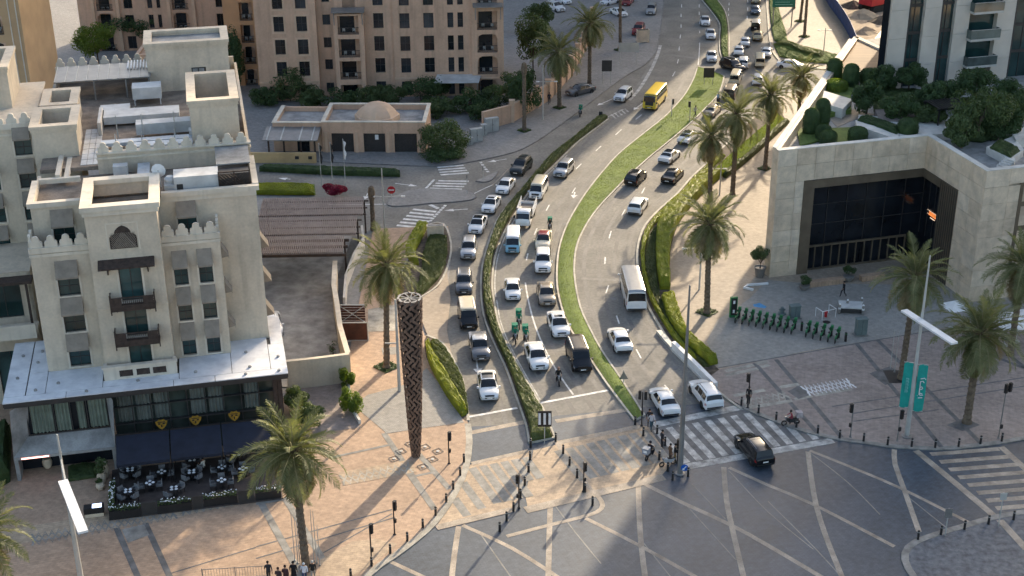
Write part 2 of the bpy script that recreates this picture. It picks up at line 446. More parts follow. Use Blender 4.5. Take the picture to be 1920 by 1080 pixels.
def lane_line(parent, path, w, z, mt, name, dash=None, off=0.0):
    path = smooth_path(GP(path), 0.5)
    if not dash:
        mb = MB(); strip(mb, path, w, z, 0, off); mb.build(name, mt, parent); return
    on, gap = dash
    d, cur, start = 0.0, [path[0]], True
    for a, b in zip(path, path[1:]):
        d += (b - a).length
        if start:
            cur.append(b)
            if d >= on:
                mb = MB(); strip(mb, cur, w, z, 0, off); mb.build(name, mt, parent)
                cur, start, d = [], False, 0.0
        elif d >= gap:
            cur, start, d = [b], True, 0.0

PZ = 0.009
# lane dashes (photographed one by one)
def dash(a, b, w=0.14):
    pa, pb = G(*a), G(*b)
    mb = MB(); strip(mb, [pa, pb], w, PZ); mb.build('lane_dash', M['paint'], road)
for a, b in [((1141, 535), (1136, 550)), ((1135, 482), (1134, 495)), ((1146, 433), (1142, 447)), ((1172, 393), (1166, 404)), ((1209, 352), (1203, 363)), ((1156, 592), (1161, 607)), ((1193, 655), (1202, 672)), ((1246, 722), (1262, 740)),
             ((1165, 243), (1154, 253)), ((1127, 274), (1117, 283)), ((1090, 307), (1080, 317)), ((1079, 352), (1073, 362)), ((1030, 384), (1024, 395)), ((1007, 428), (1002, 440)), ((990, 475), (987, 488)), ((1266, 134), (1261, 143)), ((1272, 111), (1270, 119)), ((1274, 87), (1273, 95)), ((1276, 65), (1275, 72)), ((1277, 46), (1277, 52)), ((1277, 26), (1277, 32)), ((1278, 8), (1278, 14)), ((1203, 215), (1192, 224)),
             ((1311, 8), (1311, 14)), ((1311, 22), (1311, 28)), ((1312, 40), (1312, 45)), ((1312, 58), (1312, 62)), ((1367, 5), (1367, 10)), ((1366, 15), (1366, 20)), ((1366, 26), (1366, 30)), ((1402, 14), (1402, 20)), ((1401, 30), (1401, 36)), ((1402, 0), (1402, 5))]:
    dash(a, b)
lane_line(road, [(985, 530), (990, 560), (1000, 600), (1015, 640), (1035, 680), (1057, 715), (1075, 740)], 0.16, PZ, M['paint'], 'lane_line')
lane_line(road, [(1312, 80), (1311, 100), (1309, 122)], 0.14, PZ, M['paint'], 'lane_line')
lane_line(road, A_R[2:18], 0.13, PZ, M['paint_old'], 'edge_line', off=-0.28)
lane_line(road, [(887, 364), (905, 355), (923, 347)], 0.14, PZ, M['paint'], 'edge_line')
lane_line(road, [(923, 347), (935, 336), (953, 317)], 0.12, PZ, M['band_tan'], 'edge_line')
# stop lines
for a, b, w in [((878, 782), (970, 765), 0.3), ((1012, 756), (1140, 732), 0.3), ((1225, 797), (1392, 763), 0.9), ((797, 355), (814, 337), 0.3), ((617, 384), (724, 383), 0.18)]:
    mb = MB(); strip(mb, [G(*a), G(*b)], w, 0.016); mb.build('stop_line', M['paint'] if w < 0.5 else M['paint_old'], road)
# zebra crossings of the service street (three groups of bars)
for p0, p1, q0, q1, n, w in [((820, 314), (869, 310), (826, 328), (879, 324), 4, 0.42), ((822, 339), (879, 340), (806, 353), (866, 355), 4, 0.42), ((808, 383), (824, 385), (750, 419), (800, 420), 1, 0.4)]:
    if n == 1: continue
    for i in range(n):
        k = i / (n - 1)
        a = (p0[0] + (q0[0] - p0[0]) * k, p0[1] + (q0[1] - p0[1]) * k); b = (p1[0] + (q1[0] - p1[0]) * k, p1[1] + (q1[1] - p1[1]) * k)
        mb = MB(); strip(mb, [G(*a), G(*b)], w, PZ); mb.build('zebra_bar', M['paint'], road)
for i in range(7):
    k = i / 6
    a = (780 - 36 * k, 386.5 + 36 * k); b = (822 - 25 * k, 391 + 36.5 * k)
    if i == 0: a = (806, 384)
    mb = MB(); strip(mb, [G(*a), G(*b)], 0.5, PZ); mb.build('zebra_bar', M['paint'], road)
for i in range(8):
    x, y = 835.5 - 27 * i / 7, 384.5 + 28 * i / 7
    mb = MB(); strip(mb, [G(x, y), G(x - 2.6, y + 2.7)], 0.35, PZ); mb.build('give_way_mark', M['paint'], road)
for i in range(5):
    x, y = 901 + 12.5 * i / 4, 304 + 16.5 * i / 4
    mb = MB(); strip(mb, [G(x, y), G(x + 1.8, y + 2.3)], 0.35, PZ); mb.build('give_way_mark', M['paint'], road)
# arrows: stem and head as one flat mark
def arrow(tail, tip, w=0.16, parent=road, side=0):
    a, b = G(*tail), G(*tip)
    d = (b - a); L = d.length; d.normalize(); n = Vector((-d.y, d.x, 0))
    e = b - d * 1.1
    pts = [a + n * w / 2, e + n * w / 2, e + n * 0.42, b, e - n * 0.42, e - n * w / 2, a - n * w / 2]
    MB().sheet(pts, PZ).build('lane_arrow', M['paint'], parent)
for t_, h_ in [((741, 344), (783, 349)), ((877, 392), (833, 395)), ((950, 298), (914, 304)), ((1149, 185), (1120, 198)), ((1206, 193), (1188, 206)), ((1078, 360), (1075, 372)), ((690, 362), (684, 374)), ((893, 672), (897, 702)), ((545, 336), (522, 334))]:
    arrow(t_, h_)
# hatched nose of the slip-road island
for i in range(5):
    x, y = 1139 + 24 * i / 4, 219 - 12 * i / 4
    mb = MB(); strip(mb, [G(x, y), G(x + 9, y - 3), G(x + 15, y + 3)], 0.28, PZ); mb.build('hatch_mark', M['paint_old'], road)
lane_line(road, [(1180, 188), (1200, 165), (1222, 128), (1234, 100), (1238, 85)], 0.5, PZ, M['paint_old'], 'edge_line')
MB().sheet(GP([(1234, 84), (1237, 84), (1222, 130), (1200, 168), (1180, 190), (1184, 176), (1212, 130)]), 0.007).build('worn_patch', M['asphalt_worn'], road)
# darker repaired strips in the asphalt
for pl in [[(1246, 100), (1308, 108), (1308, 111), (1245, 103)], [(985, 362), (1030, 300), (1034, 303), (990, 366)], [(1090, 520), (1200, 525), (1201, 530), (1090, 524)]]:
    MB().sheet(GP(pl), 0.0065).build('repair_patch', M['asphalt_worn'], road)

for e0, e1, ks in ((A_R, B_L, (.13, .37, .62, .86)), (B_R, K_R[:18], (.15, .38, .62, .85)), (S_L[:10], A_L[:12], (.36, .66))):
    p0, p1 = resample(px_path(e0), 90), resample(px_path(e1), 90)
    for k in ks:
        mb = MB(); strip(mb, [a.lerp(b, k) for a, b in zip(p0, p1)], .42, 0.0055); mb.build('tyre_track', M['track'], road)
rs = random.Random(12)
stain = mat('oil stain', (0.13, 0.12, 0.11), 0.6, 0.2, 2.0)
for x, y in [(912, 745), (918, 700), (1010, 700), (1020, 730), (1090, 705), (1075, 655), (1250, 745), (1180, 660), (880, 560), (960, 580), (1130, 450), (1220, 700), (1030, 520), (990, 640), (905, 640)]:
    c = G(x, y); r_ = rs.uniform(.2, .55)
    MB().sheet([(c.x + r_ * math.cos(k * .7) * rs.uniform(.5, 1.1), c.y + 1.8 * r_ * math.sin(k * .7) * rs.uniform(.5, 1.1)) for k in range(9)], 0.0075).build('oil_stain', stain, road)
for x, y in [(1060, 420), (1150, 560), (930, 560), (1110, 350), (1265, 690)]:
    c = G(x, y); MB().lathe((c.x, c.y, 0.004), [(.36, 0), (.36, .012)], 14).build('manhole_cover', M['kerb_dark'], road)
# ---------------------------------------------------------------- raised islands
def grid_top(Lp, Rp, n, across, zfun, inset=0.0):
    L_, R_ = resample(Lp, n), resample(Rp, n)
    vs = []
    for i in range(n):
        for j in range(across):
            k = j / (across - 1)
            p = L_[i].lerp(R_[i], k)
            vs.append((p, i / (n - 1), k))
    return L_, R_, vs

def island(name, Lpx, Rpx, h=0.14, mk='kerb', kw=0.18):
    Lp, Rp = px_path(Lpx), px_path(Rpx)
    o = structure(name, MB().prism([*Lp, *Rp[::-1]], -0.05, h), M['soil'])
    mb = MB()
    loop = [*Lp, *Rp[::-1], Lp[0]]
    kerb_strip(mb, loop, kw, -0.05, h + 0.025)
    mb.build('kerb', M[mk], o)
    return o, Lp, Rp

def inset_lr(Lp, Rp, d):
    n = max(len(Lp), len(Rp))
    L_, R_ = resample(Lp, n), resample(Rp, n)
    Lo, Ro = [], []
    for a, b in zip(L_, R_):
        v = b - a; k = min(d / max(v.length, 1e-3), 0.45)
        Lo.append(a + v * k); Ro.append(b - v * k)
    return Lo, Ro

def leaf_quad(mb, p, nrm, size, mi=0):
    nrm = Vector(nrm)
    t = nrm.orthogonal().normalized()
    t = Matrix.Rotation(random.uniform(0, 6.283), 3, nrm) @ t
    b = nrm.cross(t)
    w = size * random.uniform(0.5, 0.8)
    k = nrm * size * 0.15
    mb.add([p - t * size / 2, p + b * w / 2 + k, p + t * size / 2, p - b * w / 2 + k], [(0, 1, 2, 3)], mi)

def hedge_lr(name, label, Lp, Rp, h, mt, z0=0.1, leaves=2500, size=0.16, n=None, group=None, across=6, rough=0.07, parent=None, cat='hedge', taper=0.06, end_cut=None):
    """clipped hedge: bulged body with uneven faces, covered in leaf-sized faces"""
    if n is None: n = max(8, int((Lp[-1] - Lp[0]).length / 0.6))
    L_, R_ = resample(Lp, n), resample(Rp, n)
    ring = []
    rnd = random.Random(hash(name + label) & 0xffff)
    def nz(s): return rnd.uniform(-s, s)
    vs, cols = [], 0
    for i in range(n):
        a, b = L_[i], R_[i]
        d = b - a
        w = d.length; d = d.normalized() if w > 1e-4 else Vector((1, 0, 0))
        e = min(1.0, 0.35 + min(i, n - 1 - i) * 0.65)
        pts = [(0.0, 0.0), (-0.02, h * 0.5), (taper * 0.5, h * 0.93)]
        for j in range(across): pts.append((taper + (1 - 2 * taper) * (j + 0.5) / across * 1.0, h))
        pts += [(1 - taper * 0.5, h * 0.93), (1.02, h * 0.5), (1.0, 0.0)]
        cols = len(pts)
        for k, z in pts:
            p = a + d * (w * k + (nz(rough) if 0 < z else 0))
            vs.append((p.x, p.y, z0 + z * (e if z > h * 0.6 else 1) + (nz(rough) if z > 0 else 0)))
    fs = [(i * cols + j, i * cols + j + 1, (i + 1) * cols + j + 1, (i + 1) * cols + j) for i in range(n - 1) for j in range(cols - 1)]
    fs = [f[::-1] for f in fs]
    fs += [tuple(range(cols)), tuple(reversed(range((n - 1) * cols, n * cols)))]
    mb = MB().add(vs, fs)
    # leaves scattered over the skin
    faces = [f for f in fs if len(f) == 4]
    areas = []
    for f in faces:
        a, b, c = Vector(vs[f[0]]), Vector(vs[f[1]]), Vector(vs[f[2]])
        areas.append(max((b - a).cross(c - b).length, 1e-5))
    leaves, size = int(leaves * 1.7), size * .72
    picks = rnd.choices(range(len(faces)), weights=areas, k=leaves)
    for q in picks:
        f = faces[q]
        a, b, c, d = (Vector(vs[i]) for i in f)
        u_, v_ = rnd.random(), rnd.random()
        p = a.lerp(b, u_).lerp(d.lerp(c, u_), v_)
        nr = (b - a).cross(d - a)
        if nr.length < 1e-6: continue
        nr.normalize()
        if nr.z < -0.3: nr = -nr
        nr = (nr + Vector((nz(0.55), nz(0.55), nz(0.55)))).normalized()
        leaf_quad(mb, p + nr * rnd.uniform(0.0, 0.06), nr, size * rnd.uniform(0.6, 1.3))
    o = mb.build(name, mt, parent)
    if parent is None: tag(o, label, cat, group)
    return o

isA, AL, AR = island('hedge_median', A_L, A_R, 0.14, 'kerb')
a_l, a_r = inset_lr(AL, AR, 0.28)
hedge_lr('hedge', 'low clipped hedge filling the narrow median between slip road and queueing lanes', a_l, a_r, 0.55, M['hedge'], 0.14, 16000, 0.17, n=170)
isB, BL, BR = island('grass_median', B_L, B_R, 0.14, 'kerb')
b_l, b_r = inset_lr(BL, BR, 0.14)
gm = MB()
n = 160
L_, R_ = resample(b_l, n), resample(b_r, n)
acr = 9
rr = random.Random(3)
vs = []
for i in range(n):
    for j in range(acr):
        p = L_[i].lerp(R_[i], j / (acr - 1)); k = math.sin(math.pi * j / (acr - 1))
        vs.append((p.x, p.y, 0.155 + 0.1 * k + rr.uniform(-.02, .02) * k))
gm.add(vs, [(i * acr + j, (i) * acr + j + 1, (i + 1) * acr + j + 1, (i + 1) * acr + j) for i in range(n - 1) for j in range(acr - 1)])
lawn_b = gm.build('lawn', M['grass'], isB, smooth=60)
def blades(name, L_, R_, count, z, size, mt, parent=None, seed=1):
    rr = random.Random(seed); mb = MB()
    seg = [((L_[i] - R_[i]).length + (L_[i + 1] - R_[i + 1]).length) * ((L_[i + 1] - L_[i]).length + (R_[i + 1] - R_[i]).length) for i in range(len(L_) - 1)]
    for i in rr.choices(range(len(seg)), weights=seg, k=count):
        u_, v_ = rr.random(), rr.random()
        p = L_[i].lerp(L_[i + 1], u_).lerp(R_[i].lerp(R_[i + 1], u_), v_)
        a = rr.uniform(0, 6.28); s = size * rr.uniform(.6, 1.4)
        zz = z + 0.1 * math.sin(math.pi * v_)
        dx, dy = math.cos(a) * s * .45, math.sin(a) * s * .45
        mb.add([(p.x - dx, p.y - dy, zz), (p.x + dx, p.y + dy, zz), (p.x + rr.uniform(-.5, .5) * s, p.y + rr.uniform(-.5, .5) * s, zz + s)], [(0, 1, 2)])
    o = mb.build(name, mt, parent)
    return tag(o, kind='stuff')
blades('grass_blades', L_, R_, 36000, 0.15, 0.05, M['grass_b'], isB)
# small upper median
C_L = [(1366, 113), (1357, 113), (1350, 100), (1349, 70), (1350, 50), (1345, 38), (1330, 18), (1316, 0), (1300, -30)]
C_R = [(1367, 112), (1367, 100), (1367, 90), (1367, 70), (1366, 50), (1363, 33), (1357, 17), (1345, 0), (1330, -30)]
isC, CL, CR = island('upper_median', C_L, C_R, 0.14, 'kerb')
c_l, c_r = inset_lr(CL, CR, 0.35)
hedge_lr('ground_cover', 'dark green ground cover on the far upper median', c_l, c_r, 0.3, M['grass'], 0.14, 2500, 0.2, cat='planting')

# ---------------------------------------------------------------- pavements
def raised(name, pts_px, h, mt, kerb_path=None, mk='kerb', kw=0.2):
    o = structure(name, MB().prism(GP(pts_px) if not isinstance(pts_px[0], Vector) else pts_px, -0.05, h), mt)
    if kerb_path:
        mb = MB(); kerb_strip(mb, kerb_path, kw, -0.05, h + 0.012); mb.build('kerb', M[mk], o)
    return o
p_top = px_path(S_TOP)
side_tl = raised('sidewalk_upper', [*p_top, *GP([(700, -60), (380, 60), (380, 240), (430, 282)])], 0.10, M['side_pave'], p_top, 'kerb_dark')
isl = px_path([(735, 371), (726, 382), (735, 387), (767, 386), (805, 382), (842, 380), (880, 376), (892, 371), (888, 364), (874, 357)])
traffic_isl = raised('traffic_island', [*isl, *GP([(800, 354), (765, 358)])], 0.10, M['side_pave'], isl, 'kerb_dark', 0.15)
isl2 = px_path([(892, 340), (905, 342), (918, 340), (928, 332), (934, 322)])
traffic_isl2 = raised('traffic_island', [*isl2, *GP([(915, 330)])], 0.10, M['side_pave'], isl2, 'kerb_dark', 0.15)
# planted island beside the drive (clipped hedge and dark shrubs)
PI = [(775, 566), (800, 552), (822, 535), (838, 505), (846, 470), (843, 445), (832, 421), (808, 421), (795, 440), (775, 470), (758, 500), (745, 530), (750, 560)]
ppi = px_path(PI + [PI[0]])
plant_isl = raised('planted_island', ppi[:-1], 0.12, M['soil'], ppi, 'kerb', 0.2)
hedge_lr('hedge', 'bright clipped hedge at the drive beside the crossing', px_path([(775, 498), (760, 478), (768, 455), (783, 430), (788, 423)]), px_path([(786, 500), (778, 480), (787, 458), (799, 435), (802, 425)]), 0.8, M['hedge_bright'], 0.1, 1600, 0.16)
hedge_lr('shrub_bed', 'dark flat shrub bed on the rounded island by the slip road', px_path([(778, 562), (790, 520), (795, 480), (804, 450), (812, 443)]), px_path([(786, 560), (818, 530), (834, 500), (838, 465), (836, 446)]), 0.45, M['hedge'], 0.1, 6000, 0.18, cat='shrub bed')
# lower planted island between plaza and slip road
LI_L = [(872, 790), (862, 780), (840, 748), (815, 706), (799, 670), (796, 640)]
LI_R = [(878, 790), (876, 770), (868, 718), (852, 680), (830, 645), (800, 630)]
liL, liR = px_path(LI_L), px_path(LI_R)
low_isl = raised('planted_strip', [*liL, *liR[::-1]], 0.12, M['soil'], liR, 'kerb', 0.25)
h1L, h1R = px_path([(866, 784), (845, 757), (820, 716), (803, 680), (798, 650)]), px_path([(875, 780), (858, 748), (835, 708), (812, 672), (803, 645)])
hedge_lr('hedge', 'bright clipped hedge along the plaza side of the planted strip', h1L, h1R, 0.85, M['hedge_bright'], 0.1, 3800, 0.16)
hedge_lr('shrub_bed', 'low brownish shrub bed between the bright hedge and the slip road kerb', px_path([(876, 778), (860, 745), (838, 706), (815, 670), (806, 646)]), px_path([(878, 778), (870, 725), (851, 685), (830, 652), (812, 640)]), 0.4, M['hedge'], 0.1, 5000, 0.17, cat='shrub bed')
# right-hand planting along the away lanes
kR = px_path(K_R[2:19])
right_bed = MB()
bed_out = px_path([(1348, 695), (1320, 668), (1293, 640), (1272, 605), (1260, 570), (1256, 540), (1256, 500), (1259, 460), (1272, 423), (1296, 390), (1322, 360), (1362, 327), (1395, 300), (1442, 260), (1475, 228)])
rb_o = raised('planting_bed', [*kR, *bed_out[::-1]], 0.12, M['soil'], kR, 'kerb', 0.24)
lowL = px_path([(1298, 676), (1266, 642), (1243, 608), (1220, 567), (1207, 527), (1202, 493), (1204, 457), (1217, 424), (1244, 395), (1274, 368), (1302, 336), (1320, 320), (1352, 290)])
lowR = px_path([(1306, 676), (1274, 642), (1251, 608), (1227, 567), (1213, 527), (1208, 493), (1211, 459), (1224, 427), (1252, 399), (1281, 373), (1308, 341), (1327, 325), (1360, 295)])
hedge_lr('hedge', 'low hedge edging the kerb of the away lanes on the right', lowL, lowR, 0.42, M['hedge_bright'], 0.1, 6000, 0.14)
gcL, gcR = px_path([(1318, 690), (1276, 642), (1253, 608), (1229, 567), (1215, 527), (1210, 493), (1213, 459), (1226, 428)]), px_path([(1330, 690), (1288, 642), (1265, 608), (1240, 567), (1232, 527), (1230, 493), (1230, 459), (1240, 430)])
hedge_lr('ground_cover', 'dark ground cover strip between the low kerb hedge and the tall hedge', gcL, gcR, 0.22, M['hedge'], 0.1, 5000, 0.16, cat='planting')
tL, tR = px_path([(1237, 545), (1231, 500), (1230, 460), (1234, 427), (1250, 399), (1280, 375), (1310, 345)]), px_path([(1256, 545), (1255, 500), (1258, 460), (1270, 425), (1293, 392), (1320, 363), (1355, 331)])
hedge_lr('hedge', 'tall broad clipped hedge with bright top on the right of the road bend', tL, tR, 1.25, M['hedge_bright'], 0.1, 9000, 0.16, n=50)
t2L, t2R = px_path([(1331, 688), (1297, 660), (1270, 630), (1252, 600), (1240, 562)]), px_path([(1346, 684), (1320, 661), (1293, 636), (1277, 606), (1262, 556)])
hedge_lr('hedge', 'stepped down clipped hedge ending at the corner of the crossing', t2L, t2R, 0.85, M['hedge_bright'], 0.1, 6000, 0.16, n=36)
uL, uR = px_path([(1316, 343), (1350, 309), (1385, 277), (1425, 243), (1455, 215)]), px_path([(1352, 333), (1390, 302), (1420, 275), (1445, 252), (1472, 226)])
um = MB(); L_, R_ = resample(uL, 60), resample(uR, 60)
um.add([(p.x, p.y, 0.16) for p in L_] + [(p.x, p.y, 0.16) for p in R_], [(i, 60 + i, 61 + i, i + 1) for i in range(59)])
um.build('lawn', M['grass'], rb_o)
blades('grass_blades', L_, R_, 9000, 0.15, 0.09, M['grass_b'], rb_o, 5)
hedge_lr('hedge', 'dark hedge bordering the lawn beside the palm walk', px_path([(1355, 333), (1392, 303), (1423, 276), (1447, 253), (1474, 228)]), px_path([(1361, 336), (1398, 307), (1429, 280), (1453, 257), (1480, 232)]), 0.7, M['hedge'], 0.1, 3000, 0.16)
# right plaza: beige towards the palms, a greyer finer field towards the bicycles
pz = MB()
pz.prism([*px_path(K_R[2:]), *GP([(1700, 140), (2060, 300), (2060, 570), (1640, 639), (1440, 676), (1345, 695)])], -0.05, 0.10)
plaza_r = structure('plaza_right', pz, M['beige_pave'])
MB().sheet(GP([(1348, 690), (1440, 674), (1506, 659), (1640, 637), (2000, 575), (2000, 540), (1500, 530), (1440, 525), (1405, 560), (1345, 600), (1325, 640)], 0.106), 0.106).build('grey_field', M['greypave'], plaza_r)
kb = MB(); kerb_strip(kb, px_path(K_R), 0.22, -0.05, 0.125); kb.build('kerb', M['kerb'], plaza_r)
# upper right: lit promenade beyond the side road
up = MB(); up.prism([*px_path(K_UR), *GP([(1700, -60), (1900, 100)])], -0.05, 0.10)
prom = structure('promenade', up, M['beige_pave'])
kb = MB(); kerb_strip(kb, px_path(K_UR), 0.22, -0.05, 0.125); kb.build('kerb', M['kerb'], prom)
ug = px_path([(1452, 78), (1448, 60), (1446, 42), (1443, 10), (1441, -30)]); ug2 = px_path([(1478, 90), (1472, 60), (1466, 42), (1458, 10), (1452, -30)])
hedge_lr('hedge', 'narrow green strip edging the far road on the right', ug, ug2, 0.3, M['grass'], 0.1, 2500, 0.2, cat='planting')
vg, vg2 = px_path([(1462, 108), (1500, 115), (1540, 120), (1590, 122)]), px_path([(1450, 85), (1490, 88), (1530, 96), (1590, 112)])
hedge_lr('hedge', 'rounded green bed at the corner of the far side road', vg, vg2, 0.35, M['grass'], 0.1, 3500, 0.2, cat='planting')
hedge_lr('hedge', 'dark clipped hedge curving through the far green corner bed', px_path([(1452, 88), (1480, 92), (1505, 104), (1540, 112)]), px_path([(1456, 84), (1484, 87), (1510, 98), (1545, 106)]), 0.8, M['hedge'], 0.1, 1500, 0.2)

# ---- lower right plaza (mauve stone)
plz = MB()
RC = [(1392, 763), (1422, 777), (1455, 790), (1493, 804), (1533, 815), (1574, 824), (1619, 830), (1664, 837), (1709, 840), (1753, 842), (1797, 840), (1838, 835), (1878, 830), (1960, 815), (2060, 795)]
pRC = px_path(RC)
plz.prism([*pRC, *GP([(2060, 570), (1640, 639), (1440, 676), (1345, 695), (1323, 713), (1352, 740)])], -0.05, 0.10)
plaza_low = structure('plaza_lower_right', plz, M['mauve'])
kb = MB(); kerb_strip(kb, pRC, 0.5, -0.05, 0.108); kb.build('kerb', M['band_mid'], plaza_low)
def band(a, b, w, mt, parent, z):
    mb = MB(); strip(mb, [G(*a, z), G(*b, z)] if not isinstance(a, list) else px_path(a, z), w, z); return mb.build('paving_band', mt, parent)
for a, b in [((1415, 681), (1533, 812)), ((1455, 674), (1578, 820)), ((1607, 645), (1765, 838)), ((1645, 637), (1838, 830)), ((1790, 640), (1920, 690)), ((1860, 640), (1960, 720))]:
    band(a, b, 0.42, M['band_grey'], plaza_low, 0.112)
for a, b, m_ in [((1360, 696), (1413, 684), 'white'), ((1360, 704), (1421, 691), 'white'), ((1417, 682), (1440, 677), 'white'), ((1427, 688), (1442, 684), 'white'), ((1375, 742), (1434, 731), 'white'), ((1404, 764), (1486, 751), 'white'), ((1463, 726), (1498, 720), 'white'), ((1490, 749), (1522, 742), 'white'), ((1527, 741), (1596, 729), 'white')]:
    band(a, b, 0.5, M['band_pale'], plaza_low, 0.113)
for a, b in [((1560, 762), (1920, 708)), ((1600, 775), (1920, 724)), ((1600, 790), (1760, 768)), ((1345, 690), (1640, 638)), ((1640, 638), (1760, 618))]:
    band(a, b, 0.16, M['band_grey'], plaza_low, 0.1115)
MB().sheet(GP([(1477, 734), (1500, 722), (1521, 740), (1497, 748)], 0.116), 0.116).build('paving_panel', M['band_grey'], plaza_low)
MB().sheet(GP([(1630, 700), (1668, 687), (1702, 705), (1660, 722)], 0.116), 0.116).build('paving_panel', M['band_grey'], plaza_low)
MB().sheet(GP([(1775, 797), (1808, 783), (1838, 797), (1805, 808)], 0.116), 0.116).build('paving_panel', M['band_grey'], plaza_low)
# interlaced white stone ornament: zigzag bands crossing each other
def lace(parent, c0, c1, half, n, mt, z, w=0.22):
    a0, a1 = G(*c0, z), G(*c1, z)
    d = (a1 - a0); L = d.length; d.normalize(); nn = Vector((-d.y, d.x, 0))
    for ph in (0, 1):
        for lvl in (0, 1):
            pts = []
            for i in range(n + 1):
                sgn = 1 if (i + ph) % 2 == 0 else -1
                pts.append(a0 + d * (L * i / n) + nn * (half * (0.55 if lvl else 1.0) * sgn))
            mb = MB(); strip(mb, pts, w, z + 0.0015 * (ph * 2 + lvl)); mb.build('inlay_band', mt, parent)
lace(plaza_low, (1510, 733), (1596, 718), 0.9, 11, M['white'], 0.118, .17)
lace(plaza_low, (1392, 756), (1475, 740), 0.75, 8, M['band_pale'], 0.118)

# ---- lower left plaza (pink stone)
LC = [(877, 796), (880, 830), (873, 880), (857, 917), (840, 947), (813, 983), (780, 1013), (740, 1043), (710, 1063), (680, 1090), (640, 1130)]
pLC = px_path(LC)
pl = MB()
pl.prism([*pLC, *GP([(-300, 1300), (-300, 760), (500, 760), (545, 742), (655, 664), (700, 430), (840, 425), (846, 470), (838, 508), (822, 538), (775, 566), (796, 630), (848, 668), (866, 713)])], -0.05, 0.10)
plaza_left = structure('plaza_left', pl, M['pink'])
kb = MB(); kerb_strip(kb, pLC, 0.55, -0.05, 0.108, off=0.0); kb.build('kerb', M['band_pale'], plaza_left)
ZL = 0.112
for a, b, w, m_ in [((485, 935), (565, 1080), 0.55, 'band_mid'), ((535, 935), (625, 1080), 0.5, 'band_mid'), ((720, 812), (815, 955), 0.5, 'band_mid'), ((765, 885), (815, 955), 0.5, 'band_mid'), ((775, 840), (843, 917), 0.5, 'band_mid'), ((212, 975), (260, 1085), 0.45, 'band_grey'), ((265, 965), (320, 1085), 0.45, 'band_grey'),
                  ((480, 1025), (735, 955), 0.14, 'band_grey'), ((480, 1047), (740, 970), 0.14, 'band_grey'), ((600, 1040), (735, 963), 0.12, 'band_grey'), ((320, 1075), (480, 1026), 0.12, 'band_grey'), ((620, 858), (730, 834), 0.3, 'band_mid'), ((722, 812), (860, 790), 0.3, 'band_mid'), ((480, 945), (540, 934), 0.35, 'band_mid'), ((775, 893), (815, 885), 0.3, 'band_mid'), ((50, 995), (215, 965), 0.3, 'band_grey')]:
    band(a, b, w, M[m_], plaza_left, ZL + random.uniform(0, 0.003))
MB().sheet(GP([(662, 760), (690, 740), (765, 720), (800, 690), (845, 745), (870, 792), (725, 812)], ZL), ZL + 0.004).build('paving_panel', M['greypave'], plaza_left)
MB().sheet(GP([(690, 580), (745, 570), (745, 620), (690, 622)], ZL), ZL + 0.004).build('paving_panel', M['band_pale'], plaza_left)
MB().sheet(GP([(715, 652), (745, 650), (745, 664), (718, 666)], ZL), ZL + 0.004).build('paving_panel', M['greypave'], plaza_left)
MB().sheet(GP([(228, 993), (270, 983), (280, 1003), (240, 1018)], ZL), ZL + 0.005).build('paving_panel', M['band_mid'], plaza_left)
MB().sheet(GP([(845, 560), (838, 620), (848, 668), (866, 713), (848, 672), (800, 625), (778, 566), (822, 538), (838, 510)], ZL), ZL + 0.004).build('paving_panel', M['beige_pave'], plaza_left)
# ornamental stone band across the pink plaza
for a, b, w in [((0, 1010), (340, 955), 2.2), ((340, 955), (470, 930), 1.8), ((640, 898), (775, 873), 2.0)]:
    band(a, b, w, M['tan'], plaza_left, ZL + 0.006)
lace(plaza_left, (60, 1012), (330, 962), 0.8, 22, M['band_mid'], ZL + 0.009, 0.16)
lace(plaza_left, (340, 958), (470, 932), 0.7, 10, M['band_mid'], ZL + 0.009, 0.16)
lace(plaza_left, (640, 900), (770, 876), 0.8, 10, M['band_pale'], ZL + 0.009, 0.16)
MB().sheet(GP([(600, 1050), (660, 1015), (705, 1010), (745, 1020), (700, 1058), (650, 1085), (600, 1085)], ZL), ZL + 0.004).build('paving_panel', M['tan'], plaza_left)

# ---- the three crossings of the junction
def crossing(name, poly, mt, stripes, smt, w, edges, emt, dz=0.0):
    o = structure(name, MB().sheet(GP(poly), 0.014 + dz), mt)
    for a, b in stripes:
        mb = MB(); strip(mb, [G(*a), G(*b)], w, 0.018 + dz); mb.build('crossing_stripe', smt, o)
    for a, b, ww in edges:
        mb = MB(); strip(mb, [G(*a), G(*b)], ww, 0.022 + dz); mb.build('crossing_edge', emt, o)
    return o
st = []
for i in range(11):
    k = i / 10
    bx, by = 1288 + (1530 - 1288) * k, 868 + (824 - 868) * k
    L_ = 1.0 if i < 8 else (0.72, 0.45, 0.2)[i - 8]
    st.append(((bx, by), (bx - 58 * L_, by - 62 * L_)))
cross_r = crossing('crossing_right', [(1210, 803), (1392, 766), (1460, 795), (1565, 823), (1290, 880), (1255, 862)], M['band_grey'], st, M['paint_old'], 0.62, [((1288, 875), (1562, 826), 0.85)], M['paint_old'])
st = []
for i in range(9):
    k = i / 8
    tx, ty = 1046 + (1205 - 1046) * k, 845 + (808 - 845) * k
    st.append(((tx, ty), (tx + 48, ty + 56)))
cross_c = crossing('crossing_middle', [(1040, 835), (1193, 797), (1215, 800), (1262, 868), (1235, 898), (990, 955), (985, 930), (995, 880), (1000, 845)], M['tan'], st, M['band_mid'], 0.72, [((1040, 832), (1200, 800), 0.6), ((985, 957), (1245, 895), 0.9)], M['band_tan'], 0.011)
st = []
for i in range(6):
    k = i / 5
    tx, ty = 885 + (985 - 885) * k, 878 + (858 - 878) * k
    L_ = 1.0 if i < 4 else 0.6
    st.append(((tx, ty), (tx + 48 * L_, ty + 66 * L_)))
